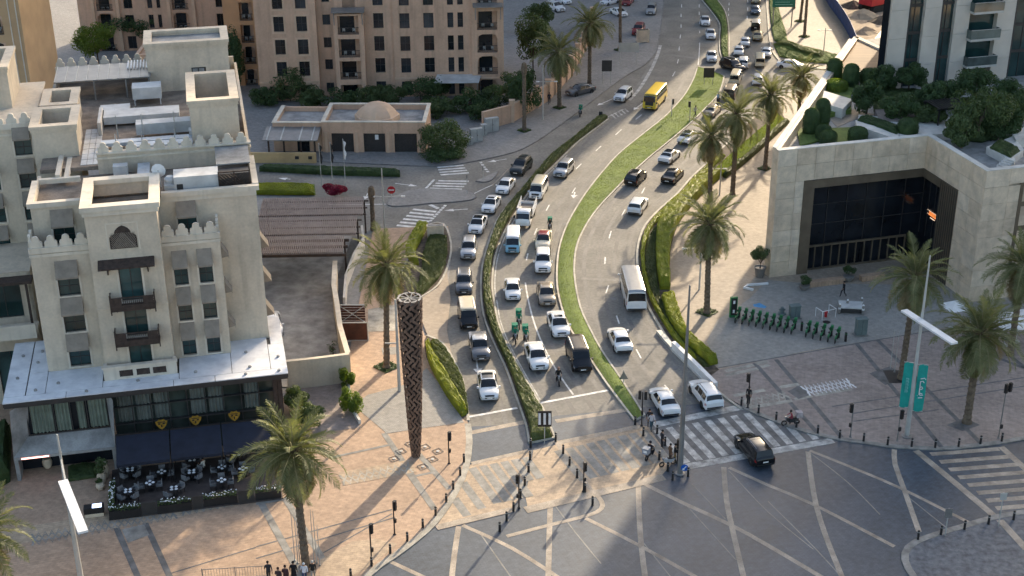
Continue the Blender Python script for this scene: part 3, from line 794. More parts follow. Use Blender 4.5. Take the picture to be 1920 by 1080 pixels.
for tx, ty, L_ in [(868, 905, .75), (852, 935, .5)]: st.append(((tx, ty), (tx + 48 * L_, ty + 66 * L_)))
cross_l = crossing('crossing_left', [(882, 872), (992, 845), (994, 870), (975, 935), (955, 962), (818, 988), (845, 948), (862, 918)], M['tan'], st, M['band_mid'], 0.7, [((884, 870), (992, 846), 0.5), ((818, 990), (960, 956), 0.7)], M['band_tan'], 0.022)
for a, b, w in [((880, 812), (992, 790), 0.6), ((1042, 790), (1180, 768), 0.6)]:
    mb = MB(); strip(mb, [G(*a), G(*b)], w, 0.017); mb.build('paving_band', M['band_tan'], junction)
# bands of pale stone in the dark setts
for pts, w in [([(1197, 907), (1198, 953), (1202, 1020), (1210, 1085)], .42), ([(1203, 905), (1280, 943), (1367, 983), (1440, 1023), (1545, 1085)], .42), ([(1357, 876), (1362, 937), (1372, 987), (1395, 1085)], .42), ([(1367, 877), (1440, 910), (1527, 947), (1677, 1025)], .36),
               ([(1515, 847), (1520, 887), (1530, 947), (1550, 1010), (1580, 1085)], .42), ([(1518, 845), (1593, 875), (1687, 915), (1817, 980)], .34), ([(1677, 843), (1678, 870), (1697, 923), (1723, 997)], .42), ([(1717, 845), (1790, 905), (1867, 970)], .6), ([(1877, 838), (1920, 877), (1990, 940)], .6),
               ([(860, 987), (852, 1040), (847, 1085)], .42), ([(867, 985), (960, 1028), (1050, 1085)], .36), ([(725, 1050), (800, 1085)], .36), ([(1032, 943), (1030, 1000), (1028, 1085)], .42), ([(1098, 972), (1193, 1020), (1310, 1085)], .36), ([(1866, 970), (1925, 1020)], .6)]:
    mb = MB(); strip(mb, px_path(pts), w, 0.016 + random.uniform(0, .003)); mb.build('paving_band', M['band_tan'], junction)
for pts in [[(1037, 943), (1080, 1000), (1127, 1057)], [(1297, 907), (1360, 973)], [(1367, 883), (1440, 960), (1525, 1030)], [(1520, 850), (1590, 905), (1650, 965)], [(1200, 1010), (1260, 1085)], [(1440, 940), (1530, 1030), (1580, 1085)], [(1280, 940), (1380, 1050)], [(1700, 930), (1775, 990)], [(900, 1000), (960, 1085)]]:
    mb = MB(); strip(mb, px_path(pts), .1, 0.0145); mb.build('joint_line', M['band_mid'], junction)
# nose of the middle refuge and rim of the lower right refuge
for pts, w in [([(950, 1006), (1030, 985), (1090, 970), (1120, 960), (1130, 948), (1123, 933), (1107, 917), (1085, 890), (1062, 856), (1042, 828)], .6)]:
    mb = MB(); strip(mb, px_path(pts), w * .65, 0.026); mb.build('refuge_rim', M['band_tan'], junction)
rk = px_path([(1960, 955), (1870, 970), (1807, 988), (1735, 1010), (1703, 1028), (1697, 1053), (1715, 1085), (1760, 1130)])
mb = MB(); mb.prism([*rk, *GP([(2200, 1130), (2200, 930)])], -0.05, 0.09)
refuge = structure('refuge_lower_right', mb, M['cobble2'])
kb = MB(); kerb_strip(kb, rk, .55, -0.05, 0.105); kb.build('kerb', M['band_mid'], refuge)
mb = MB(); strip(mb, px_path([(1875, 975), (1925, 1030)], .1), .6, .1); mb.build('paving_band', M['band_tan'], refuge)
st = []
for i in range(8):
    x, y = 1745 + 17.5 * i, 852 + 14.5 * i
    st.append(((x, y), (x + 128, y - 10)))
cr2 = crossing('crossing_far_right', [(1722, 846), (1880, 838), (1990, 935), (1990, 960), (1870, 970)], M['cobble'], st, M['band_tan'], 0.55, [], M['band_tan'])
# ================================================================ buildings
def facade(mb, fr, s0, s1, z0, z1, t, holes=(), depth=0.25, mi=0, rmi=None):
    """front-facing wall (looking along +t) with rectangular openings and their reveals"""
    ss = sorted({s0, s1, *[h[0] for h in holes], *[h[1] for h in holes]})
    zs = sorted({z0, z1, *[h[2] for h in holes], *[h[3] for h in holes]})
    for i in range(len(ss) - 1):
        for j in range(len(zs) - 1):
            cs, cz = (ss[i] + ss[i + 1]) / 2, (zs[j] + zs[j + 1]) / 2
            if any(h[0] < cs < h[1] and h[2] < cz < h[3] for h in holes): continue
            mb.quad(fr.w(ss[i], t, zs[j]), fr.w(ss[i + 1], t, zs[j]), fr.w(ss[i + 1], t, zs[j + 1]), fr.w(ss[i], t, zs[j + 1]), mi)
    r_ = mi if rmi is None else rmi
    for a, b, c, d in holes:
        w = fr.w; e = t + depth
        mb.quad(w(a, t, c), w(a, t, d), w(a, e, d), w(a, e, c), r_)
        mb.quad(w(b, t, c), w(b, e, c), w(b, e, d), w(b, t, d), r_)
        mb.quad(w(a, t, c), w(a, e, c), w(b, e, c), w(b, t, c), r_)
        mb.quad(w(a, t, d), w(b, t, d), w(b, e, d), w(a, e, d), r_)

def side_frame(fr, s, t, right=True):
    """frame whose front is the building's right (or left) flank"""
    o = fr.w(s, t)
    return Frame(o.x, o.y, math.degrees(fr.ang) + (90 if right else -90))

_wg, _wr = {}, random.Random(2)
def window(parent, fr, h, t, depth=0.25, fm=None, gm=None, nv=1, nh=0, surround=0.0, sm=None, sill=True):
    a, b, c, d = h
    mb = MB(fr); e = t + depth
    fw = 0.055
    mb.box(a, a + fw, e - 0.08, e + 0.02, c, d); mb.box(b - fw, b, e - 0.08, e + 0.02, c, d)
    mb.box(a + fw, b - fw, e - 0.08, e + 0.02, c, c + fw); mb.box(a + fw, b - fw, e - 0.08, e + 0.02, d - fw, d)
    for i in range(nv):
        x = a + (b - a) * (i + 1) / (nv + 1); mb.box(x - 0.025, x + 0.025, e - 0.07, e + 0.01, c + fw, d - fw)
    for i in range(nh):
        z = c + (d - c) * (i + 1) / (nh + 1); mb.box(a + fw, b - fw, e - 0.06, e, z - 0.025, z + 0.025)
    o = mb.build('window', fm or M['frame_dark'], parent)
    g = MB(); g.quad(fr.w(a, e - 0.02, c), fr.w(b, e - 0.02, c), fr.w(b, e - 0.02, d), fr.w(a, e - 0.02, d))
    gm = gm or M['darkwin']
    k_ = gm.name + str(_wr.choice((0, 0, 1, 2)))
    if k_ not in _wg: cc = {'0': (1, 0), '1': (1.3, .004), '2': (1.8, .014)}[k_[-1]]; b0 = (0.02, 0.05, 0.048) if 'green' in k_ else (0.018, 0.022, 0.026); _wg[k_] = glassmat(k_, tuple(c * cc[0] + cc[1] for c in b0), .08)
    g.build('pane', _wg[k_], o)
    if surround:
        mb = MB(fr); k = surround
        mb.box(a - k, a, t - 0.05, t + 0.04, c - k, d + k); mb.box(b, b + k, t - 0.05, t + 0.04, c - k, d + k)
        mb.box(a, b, t - 0.05, t + 0.04, d, d + k); mb.box(a, b, t - 0.07 if sill else t - .05, t + 0.04, c - k, c)
        mb.build('surround', sm or M['cream_trim'], o)
    return o

def awning(parent, fr, a, b, t, ztop, zbot, out, mt):
    mb = MB(fr)
    P = lambda s, tt, z: fr.w(s, tt, z)
    pr = [(t - 0.02, ztop), (t - out, zbot), (t - out, zbot - 0.14), (t - out + 0.03, zbot - 0.14), (t - out + 0.04, zbot - 0.01), (t - 0.02, ztop - 0.05)]
    n = len(pr)
    vs = [P(a, x, z) for x, z in pr] + [P(b, x, z) for x, z in pr]
    fs = [(i, (i + 1) % n, n + (i + 1) % n, n + i)[::-1] for i in range(n)] + [tuple(range(n)), tuple(reversed(range(n, 2 * n)))]
    mb.add(vs, fs)
    # side gussets
    for s in (a + 0.01, b - 0.01):
        mb.add([P(s, t - .02, ztop), P(s, t - out, zbot), P(s, t - .02, zbot - 0.1)], [(0, 1, 2)])
    return mb.build('awning', mt, parent)

_merlon = {}
def merlons(parent, fr, s0, s1, t, z, n, mt, w=0.95, h=1.0, along='s'):
    """stepped rounded merlons, each a piece of its own"""
    key = (round(w, 2), round(h, 2), mt.name)
    if key not in _merlon:
        prof = [(-.5, 0), (.5, 0), (.5, .38), (.44, .5), (.30, .55), (.30, .66), (.26, .85), (.16, .96), (0, 1.0), (-.16, .96), (-.26, .85), (-.30, .66), (-.30, .55), (-.44, .5), (-.5, .38)]
        k = len(prof); mb = MB()
        vs = [(x * w, -0.11, y * h) for x, y in prof] + [(x * w, 0.11, y * h) for x, y in prof]
        mb.add(vs, [tuple(range(k)), tuple(reversed(range(k, 2 * k)))] + [((i + 1) % k, i, k + i, k + (i + 1) % k) for i in range(k)])
        _merlon[key] = mb.mesh('merlon', mt)
    for i in range(n):
        q = s0 + (s1 - s0) * (i + 0.5) / n
        p = fr.w(q, t, z) if along == 's' else fr.w(t, q, z)
        link('merlon', _merlon[key], parent, p, fr.ang + (0 if along == 's' else math.pi / 2))

def open_box(mb, s0, s1, t0, t1, z0, z1, zf, th=0.45, mi=0, fmi=0):
    """tower or parapet box open at the top with floor zf inside"""
    mb.box(s0, s1, t0, t0 + th, z0, z1, mi); mb.box(s0, s1, t1 - th, t1, z0, z1, mi)
    mb.box(s0, s0 + th, t0 + th, t1 - th, z0, z1, mi); mb.box(s1 - th, s1, t0 + th, t1 - th, z0, z1, mi)
    mb.box(s0 + th, s1 - th, t0 + th, t1 - th, zf - 0.2, zf, fmi)

def cornice(mb, s0, s1, t0, t1, z, out=0.22, h=0.35, th=0.5, mi=0):
    """moulded rim round a box top"""
    for k, (o, a, b) in enumerate(((out, z - h * 0.45, z + 0.06), (out * 0.5, z - h, z - h * 0.45))):
        mb.box(s0 - o, s1 + o, t0 - o, t0 + (th if k == 0 else 0), a, b, mi); mb.box(s0 - o, s1 + o, t1 - (th if k == 0 else 0), t1 + o, a, b, mi)
        mb.box(s0 - o, s0 + (th if k == 0 else 0), t0 + (th if k == 0 else 0), t1 - (th if k == 0 else 0), a, b, mi)
        mb.box(s1 - (th if k == 0 else 0), s1 + o, t0 + (th if k == 0 else 0), t1 - (th if k == 0 else 0), a, b, mi)

# ---------------------------------------------------------------- the cream hotel on the left
HO = Frame(-18.42, 101.79, 12.385)
hotel = thing('hotel_building', 'cream hotel with crenellated parapets and dark timber balconies above the terrace restaurant', 'building', HO.w(-11, 8, 0))
# build children in world space under an empty kept at the origin offset
def settle(root):
    """parts were built in world space: shift them so that they hang correctly under the moved empty"""
    off = root.location.copy()
    inv = Matrix.Rotation(-root.rotation_euler.z, 4, 'Z') @ Matrix.Translation(-off)
    for ch in root.children:
        ch.matrix_parent_inverse = inv
wl = MB(HO)
TM, TC, TU = 4.72, 3.0, 6.9
hl = [(-17.4, -15.75, 13.66, 15.25), (-17.4, -15.75, 10.4, 12.0), (-17.4, -15.75, 7.25, 8.8)]
hr = [(s, s + 1.1, z, z + 1.55) for z in (13.66, 10.4, 7.2) for s in (-8.3, -6.3)]
facade(wl, HO, -19.2, -14.5, 6.9, 17.95, TM, hl); facade(wl, HO, -9.0, -4.4, 6.9, 17.95, TM, hr)
# flanks of the front block, thickness of its parapet and the terrace behind it
for s in (-19.2, -4.4):
    wl.box(s - 0.001, s + 0.3, TM + .002, 6.9, 6.9, 17.95) if s < -10 else wl.box(s - 0.3, s + .001, TM + .002, 6.9, 6.9, 17.95)
wl.box(-18.9, -14.5, TM + 0.3, TM + 0.32, 17.2, 17.95); wl.box(-9, -4.7, TM + 0.3, TM + 0.32, 17.2, 17.95)
wl.box(-18.9, -14.5, TM + .02, TM + .3, 17.5, 17.94); wl.box(-9, -4.7, TM + .02, TM + .3, 17.5, 17.94)
# centre bay
arch_w = (-12.85, -10.75)
hc = [(-12.5, -10.75, 13.45, 16.45), (-12.5, -10.75, 10.3, 13.0), (-12.5, -10.75, 7.1, 9.75), (-12.85, -10.75, 18.15, 19.15)]
facade(wl, HO, -14.5, -9.0, 6.9, 21.3, TC, hc[:3], 0.3)
for s, sg in ((-14.5, 1), (-9.0, -1)):
    a, b = (s, s + 0.3) if sg > 0 else (s - 0.3, s)
    wl.box(a, b, TC + .002, 9.4, 6.9, 21.3)
wl.box(-14.2, -9.3, 9.1, 9.4, 20.3, 21.3)
wl.box(-14.2, -9.3, TC + .3, TC + .5, 19.9, 21.3)
# upper storey and right wing
hu1 = [(-17.4, -15.75, 17.3, 18.8)]; hu2 = [(-7.6, -6.1, 17.3, 18.7)]
facade(wl, HO, -18.9, -14.5, 17.2, 20.6, TU, hu1); facade(wl, HO, -9.0, -1.1, 6.9, 20.6, TU, hu2)
wl.box(-18.9, -18.6, TU + .002, 14.4, 6.9, 20.6); wl.box(-1.4, -1.1, TU + .002, 38, 0, 20.6)
wl.box(-18.9, -1.4, 14.4, 14.7, 6.9, 20.2)
# back block with its crenellated front wall
wl.box(-13.9, -1.1, 14.4, 14.8, 20.2, 22.1)
wl.box(-1.35, -1.1, 14.8, 41, 20.6, 21.9); wl.box(-19.0, -18.7, 23.3, 41, 0, 21.9); wl.box(-19, -1.35, 40.7, 41, 20, 22.6)
hotel_w = wl.build('wall', M['cream'], hotel)
tr = MB(HO)
for a, b, t in ((-19.25, -14.5, TM), (-9.0, -4.35, TM)):
    tr.box(a, b, t - 0.10, t - 0.004, 17.55, 17.95); tr.box(a, b, t - 0.06, t - 0.004, 17.2, 17.45); tr.box(a, b, t - 0.16, t + .25, 17.952, 18.03)
    tr.build('cornice', M['cream_trim'], hotel); tr = MB(HO)
cornice(tr, -14.5, -9.0, TC, 9.4, 21.72, 0.28, 0.75, 0.55)
tr.build('cornice', M['cream_trim'], hotel); tr = MB(HO)
for a_ in [(-18.98 - .15, -14.8, TU - .2, TU + .35, 20.6, 21.0), (-18.98 - .15, -18.98 + .35, TU + .35, 12.2, 20.6, 21.0), (-18.6, -15.3, 12.2, 12.6, 20.6, 21.0), (-16.6, -16.2, 12.6, 17.6, 20.6, 21.0), (-17.3, -16.9, 12.6, 17.6, 20.6, 21.2), (-8.7, -0.85, TU - .22, TU + .3, 20.6, 21.0), (-1.35, -0.85, TU + .3, 14.2, 20.6, 21.05), (-9, -1.1, TU - .08, TU - .003, 20.15, 20.6), (-13.95, -1.0, 14.25, 14.9, 21.65, 21.8), (-13.95, -1.0, 14.2, 14.95, 22.1, 22.22), (-14.6, -8.9, TC - .04, TC - .003, 12.95, 13.0)]:
    tr = MB(HO); tr.box(*a_); tr.build('cornice', M['cream_trim'], hotel)
merlons(hotel, HO, -19.2, -14.6, TM + .08, 18.03, 4, M['cream_trim'], 0.98, 0.95)
merlons(hotel, HO, -9.0, -4.5, TM + .08, 18.03, 4, M['cream_trim'], 0.98, 0.95)
merlons(hotel, HO, 4.9, 6.8, -19.1, 18.03, 2, M['cream_trim'], 0.85, 0.95, 't'); merlons(hotel, HO, 4.9, 6.8, -4.5, 18.03, 2, M['cream_trim'], 0.85, 0.95, 't')
merlons(hotel, HO, -13.9, -1.2, 14.55, 22.22, 11, M['cream_trim'], 0.9, 0.85)
merlons(hotel, HO, -19, -6, 40.85, 22.6, 12, M['cream_trim'], 0.85, 0.9)
rf = MB(HO)
rf.box(-18.9, -14.5, TM + .32, TU, 17.0, 17.2); rf.box(-9, -4.7, TM + .32, TU, 17.0, 17.2)
rf.box(-14.2, -9.3, TC + .5, 9.1, 19.9, 20.1, 0)
rf.box(-18.6, -14.5, TU + .3, 14.4, 20.0, 20.3); rf.box(-14.5, -1.4, 9.4, 14.4, 20.0, 20.3); rf.box(-9, -1.4, TU + .3, 9.4, 20.0, 20.3)
rf.box(-18.7, -1.35, 14.8, 40.7, 20.6, 20.95, 0)
rf.build('roof', M['roof_gravel'], hotel)
for (a, b, c, d), k in [(h, 1) for h in hl] + [(h, 1) for h in hr] + [(hu1[0], 1), (hu2[0], 1)]:
    t = TM if d < 17 else TU
    window(hotel, HO, (a, b, c, d), t, 0.22, M['frame_dark'], M['winglass'], 1, 1, 0.15)
    awning(hotel, HO, a - 0.05, b + 0.05, t, d + 1.5, d + 0.3, 0.75, M['awning'])
for h in hc[:3]:
    window(hotel, HO, h, TC, 0.28, M['frame_dark'], M['winglass'], 1, 0, 0.16)
for k, z in enumerate((8.0, 11.2, 14.4)):           # small side awnings on the right wing flank
    sf = side_frame(HO, -1.1, 0)
    awning(hotel, sf, 8.6, 10.0, 0.0, z + 1.4, z + .3, .7, M['awning'])
sfm = side_frame(HO, -4.4, 0)
for z in (9.0, 12.2, 15.4): awning(hotel, sfm, 5.2, 6.4, 0.0, z + 1.2, z + .2, .6, M['awning'])
# arched lattice screen
ar = MB(HO)
def archpts(s0, s1, z0, zs, zt, n=9):
    c, r_ = (s0 + s1) / 2, (s1 - s0) / 2
    pts = [(s0, z0), (s1, z0), (s1, zs)]
    lob = [(0.98, .18), (.80, .34), (.62, .40), (.56, .62), (.40, .80), (.2, .93), (0, 1)]
    pts += [(c + r_ * x, zs + (zt - zs) * y) for x, y in lob] + [(c - r_ * x, zs + (zt - zs) * y) for x, y in lob[:-1][::-1]] + [(s0, zs)]
    return pts
ap = archpts(-12.85, -10.75, 18.05, 18.85, 20.0)
n = len(ap)
ar.add([HO.w(s, TC - .03, z) for s, z in ap] + [HO.w(s, TC + .05, z) for s, z in ap], [tuple(range(n))] + [((i + 1) % n, i, n + i, n + (i + 1) % n) for i in range(n)])
arch = ar.build('lattice_arch', M['wood_dark'], hotel)
la = MB()
for k in range(15):
    for sg in (1, -1):
        s0 = -12.75 + 0.14 * k
        za, zb = 18.1, 19.4
        s1 = s0 + sg * 0.9
        s0c, s1c = max(-12.75, min(-10.85, s0)), max(-12.75, min(-10.85, s1))
        if abs(s1c - s0c) < .05: continue
        la.bar(HO.w(s0c, TC - .045, za), HO.w(s1c, TC - .045, za + (zb - za) * abs(s1c - s0c) / .9), .03, .03)
la.build('lattice', M['awning'], arch)
pn = MB(HO); pn.box(-13.05, -10.55, TC - .02, TC + .03, 20.15, 20.25); pn.box(-13.05, -12.95, TC - .02, TC + .03, 17.9, 20.15); pn.box(-10.65, -10.55, TC - .02, TC + .03, 17.9, 20.15)
pn.build('recess_moulding', M['cream_trim'], hotel)
cn = MB(HO)
cn.add([HO.w(s, t, z) for s in (-13.95, -9.6) for t, z in ((TC, 17.2), (TC - 1.1, 16.85), (TC - 1.1, 16.72), (TC, 17.0))], [(0, 1, 5, 4)[::-1], (1, 2, 6, 5)[::-1], (2, 3, 7, 6)[::-1], (0, 1, 2, 3), (7, 6, 5, 4)])
for s in (-13.3, -10.2): cn.bar(HO.w(s, TC, 16.1), HO.w(s, TC - .7, 16.8), .1, .1); cn.box(s - .05, s + .05, TC - .1, TC, 15.9, 16.9)
cn.build('timber_canopy', M['wood_dark'], hotel)
for zb in (13.3, 10.15):
    b = MB(HO)
    b.box(-13.4, -9.9, TC - 1.15, TC, zb - .2, zb); b.box(-13.4, -9.9, TC - 1.2, TC - 1.1, zb + .02, zb + .35); 
    for s in (-13.4, -9.98): b.box(s, s + .1, TC - 1.2, TC - 1.1, zb - .45, zb + 1.25)
    b.box(-13.4, -9.9, TC - 1.2, TC - 1.12, zb + .95, zb + 1.03); b.box(-13.4, -13.32, TC - 1.1, TC, zb + .95, zb + 1.03); b.box(-9.98, -9.9, TC - 1.1, TC, zb + .95, zb + 1.03)
    for k in range(22): b.box(-13.3 + k * .155, -13.25 + k * .155, TC - 1.18, TC - 1.14, zb + .35, zb + .95)
    for k in range(6):
        for s in (-13.38, -9.96): b.box(s, s + .04, TC - 1.05 + k * .18, TC - 1.0 + k * .18, zb, zb + .95)
    b.box(-13.3, -12.5, TC - 1.17, TC - 1.13, zb + .3, zb + .95); b.box(-10.8, -10, TC - 1.17, TC - 1.13, zb + .3, zb + .95)
    for s in (-13.0, -10.4): b.bar(HO.w(s, TC, zb - .7), HO.w(s, TC - .9, zb - .15), .1, .12)
    b.build('balcony', M['wood_dark'], hotel)
pw = MB(HO)
pw.box(-14.65, -8.85, TC - 1.0, TC - .7, 6.98, 8.1); pw.box(-14.65, -14.35, TC - .7, TC, 6.98, 8.1); pw.box(-9.15, -8.85, TC - .7, TC, 6.98, 8.1); pw.box(-14.75, -8.75, TC - 1.08, TC - .62, 8.1, 8.2)
plw = pw.build('planter_wall', M['cream_trim'], hotel)
for s in (-13.4, -12.05, -10.75):
    q = MB(HO); q.box(s, s + 1.05, TC - 1.03, TC - 1.0, 7.25, 7.8); q.build('grille', M['wood_dark'], plw)
# stair towers and lift boxes on the roof
for name, s0, s1, t0, t1, zb, zt in [('right', -5.9, -1.8, 15.9, 24.6, 20.9, 25.7), ('back', -9.8, -1.9, 35.4, 40.6, 20.9, 25.8), ('left', -19.3, -15.6, 17.8, 23.3, 0, 23.8), ('mid', -19.0, -16.0, 25.0, 30.0, 20.9, 23.5), ('farleft', -28.5, -21.6, 26.0, 33.0, 0, 27.0)]:
    tb = MB(HO)
    open_box(tb, s0, s1, t0, t1, zb, zt, zt - (2.6 if name == 'right' else 1.4 if name != 'back' else 0.5), 0.55)
    cornice(tb, s0, s1, t0, t1, zt, 0.16, 0.5, 0.62)
    tw = tb.build('roof_tower', M['cream'] if name not in ('x',) else M['cream'], hotel)
    ff = MB(HO); ff.box(s0 + .55, s1 - .55, t0 + .55, t1 - .55, zt - (2.58 if name == 'right' else 1.38 if name != 'back' else .48), zt - (2.55 if name == 'right' else 1.35 if name != 'back' else .45)); ff.build('roof_floor', M['roof_grey'], tw)
    if name == 'back':
        dr = MB(HO); dr.box(-5.6, -4.2, 35.36, 35.42, 21.0, 23.2); dr.build('door', M['frame_dark'], tw)
        for k in range(2):
            q = MB(HO); q.box(-5.5 + k * .62, -5.0 + k * .62, 35.32, 35.36, 21.1, 23.1); q.build('door_leaf', M['roof_grey'], tw)
# ducts, plant and walkways on the roof
def roofbox(name, s0, s1, t0, t1, z0, z1, mt, legs=False):
    b = MB(HO); b.box(s0, s1, t0, t1, z0, z1)
    if legs:
        for s in (s0 + .1, s1 - .2):
            for t in (t0 + .1, t1 - .2): b.box(s, s + .1, t, t + .1, 20.95, z0)
    else:
        k = max(2, int((s1 - s0) / 1.2))
        for i in range(1, k): b.box(s0 + (s1 - s0) * i / k - .03, s0 + (s1 - s0) * i / k + .03, t0 - .03, t1 + .03, z0, z1 + .03)
    return b.build(name, mt, hotel)
roofbox('duct', -13.8, -7.0, 25.2, 27.6, 21.2, 21.9, M['roof_white']); roofbox('duct', -14.2, -11.5, 27.6, 29.2, 21.2, 21.9, M['roof_white'])
roofbox('duct', -10.8, -2.4, 21.2, 22.6, 21.3, 22.3, M['roof_white']); roofbox('duct', -13.8, -4.6, 18.6, 19.6, 21.3, 21.6, M['duct']); roofbox('duct', -11.0, -2.4, 16.0, 17.2, 21.4, 22.0, M['duct'])
roofbox('air_handler', -11.3, -8.6, 31.2, 33.2, 21.6, 22.7, M['roof_white'], True); roofbox('condenser', -6.2, -5.2, 19.2, 20.2, 21.1, 22.0, M['roof_white']); roofbox('condenser', -10.4, -9.6, 18.0, 18.4, 21.1, 21.7, M['roof_grey'])
roofbox('condenser', -12.6, -11.4, 12.6, 13.5, 20.5, 21.5, M['roof_white']); roofbox('duct', -10.6, -9.6, 9.6, 14.0, 20.5, 21.2, M['duct']); roofbox('upstand_wall', -14.2, -13.9, 22.8, 27.6, 20.95, 22.2, M['offwhite'])
for i in range(7):
    for j in range(3):
        q = MB(HO); q.box(-15.4 + j * .52, -14.92 + j * .52, 15.2 + i * 1.4, 16.5 + i * 1.4, 20.96, 21.0); q.build('walkway_slab', M['roof_white'], hotel)
pg = MB(HO)
for s in (-10.2, -7.4, -12.4): pg.tube([HO.w(s, 20.8, 21), HO.w(s, 20.8, 23.4)], .05, 6); pg.tube([HO.w(s, 17.4, 21), HO.w(s, 17.4, 22.8)], .05, 6)
pg.build('vent_pipe', M['steel_pale'], hotel)
pr_ = MB(HO)
pr_.box(-18.6, -9.5, 34.0, 39.5, 22.9, 23.0)
ro = pr_.build('plant_roof', M['steel'], hotel)
for i in range(9):
    q = MB(HO); q.box(-18.6 + i * 1.0, -18.55 + i * 1.0, 34.0, 39.5, 23.0, 23.06); q.build('roof_rib', M['steel_pale'], ro)
for i in range(26):
    q = MB(HO); q.box(-11.8 + i * .3, -11.66 + i * .3, 36.8, 39.6, 23.1, 23.2); q.build('shade_slat', M['white'], ro)
pp = MB(HO)
for s in (-18.4, -15, -12, -9.8):
    pp.box(s, s + .15, 34.1, 34.25, 20.9, 22.9)
pp.build('post', M['steel'], ro)
# big air unit behind its lattice screen
ac = MB(HO); ac.box(-7.6, -4.0, 7.7, 9.7, 20.35, 21.9); ac.box(-8.4, -7.6, 7.9, 9.5, 20.35, 21.2); ac.lathe(HO.w(-7.9, 8.7, 21.1), [(.45, 0), (.5, .4), (.3, .6)], 12)
acu = ac.build('air_unit', M['roof_white'], hotel)
q = MB(HO); q.box(-8.41, -8.39, 8.2, 9.2, 20.6, 21.1); q.box(-7.4, -6.9, 7.66, 7.7, 20.6, 21.3); q.build('louvre', M['frame_dark'], acu)
ls = MB(HO)
for k in range(11):
    for sg in (1, -1):
        a0 = -4.0 + k * .28; a1 = a0 + sg * 1.4
        c0, c1 = max(-4.0, min(-1.5, a0)), max(-4.0, min(-1.5, a1))
        if abs(c1 - c0) > .06: ls.bar(HO.w(c0, 7.6, 20.4), HO.w(c1, 7.6, 20.4 + 1.5 * abs(c1 - c0) / 1.4), .05, .05)
ls.box(-4.05, -3.95, 7.55, 7.65, 20.3, 22.1); ls.box(-2.8, -2.7, 7.55, 7.65, 20.3, 22.1); ls.box(-1.55, -1.45, 7.55, 7.65, 20.3, 22.1); ls.box(-4.05, -1.45, 7.55, 7.65, 22.0, 22.1)
ls.build('lattice_screen', M['wood_dark'], hotel)
q = MB(HO); q.box(-4.1, -1.3, 9.8, 14.3, 21.9, 22.0); q.build('screen_roof', M['roof_grey'], hotel)
q = MB(HO); q.box(-3.98, -1.5, 8.2, 9.6, 20.35, 21.7); q.build('chiller', M['frame_dark'], hotel)
dsh = MB(); c = HO.w(-8.75, 9.9, 21.9)
ring = [[c + Vector((math.cos(k * .628) * r_, -.3 + r_ * r_ * .35, math.sin(k * .628) * r_)) for k in range(10)] for r_ in (.05, .35, .6)]
for i in range(2):
    dsh.add(ring[i] + ring[i + 1], [(k, (k + 1) % 10, 10 + (k + 1) % 10, 10 + k) for k in range(10)])
dsh.tube([HO.w(-8.75, 10.1, 20.3), HO.w(-8.75, 10.1, 21.9)], .04, 6)
dsh.build('dish', M['white'], hotel)
# left wing further back
TWG = 20.0
wg = MB(HO)
hw = [(-21.15, -19.7, z, z + 1.45) for z in (20.65, 17.6, 14.55, 11.5)] + [(-24.2, -22.8, z, z + 1.45) for z in (17.6, 14.55, 11.5)]
facade(wg, HO, -34, -19.35, 0, 23.6, TWG, hw)
wg.box(-34, -19.35, TWG + .3, 34, 23.0, 23.2)
wing = wg.build('wing_wall', M['cream'], hotel)
for h in hw:
    window(hotel, HO, h, TWG, .22, M['frame_dark'], M['winglass'], 1, 1, .15); awning(hotel, HO, h[0], h[1], TWG, h[3] + 1.3, h[3] + .25, .7, M['awning'])
merlons(hotel, HO, -34, -19.4, TWG + .1, 23.6, 13, M['cream_trim'], .9, .9)
for z0_, z1_, o_ in ((23.1, 23.6, .12), (22.5, 22.65, .07)):
    tr = MB(HO); tr.box(-34, -19.35, TWG - o_, TWG - .004, z0_, z1_); tr.build('cornice', M['cream_trim'], hotel)
# projecting lower bay of the wing with timber canopy and glass doors
lb = MB(HO); facade(lb, HO, -34, -20.6, 0, 12.6, 13.0, [(-24.5, -21.2, 1.0, 5.2), (-24.4, -21.6, 8.4, 11.8)], .3); lb.box(-20.9, -20.6, 13.0, 20, 0, 12.6); lb.box(-34, -20.9, 13.3, 20, 12.3, 12.5)
lb.build('bay_wall', M['cream'], hotel)
window(hotel, HO, (-24.5, -21.2, 1.0, 5.2), 13.0, .25, M['frame_dark'], M['winglass'], 2, 0); window(hotel, HO, (-24.4, -21.6, 8.4, 11.8), 13.0, .25, M['frame_dark'], M['winglass'], 1, 0)
q = MB(HO); q.box(-26, -20.4, 11.6, 13.0, 12.0, 12.25); q.box(-26, -25.8, 11.7, 11.9, 8.2, 12); q.box(-21, -20.8, 11.7, 11.9, 8.2, 12); q.build('timber_canopy', M['wood_dark'], hotel)
q = MB(HO); q.box(-26, -20.5, 10.5, 13.0, 7.4, 7.8); q.box(-26, -20.5, 10.5, 10.8, 7.8, 8.7); q.build('balcony', M['cream_trim'], hotel)
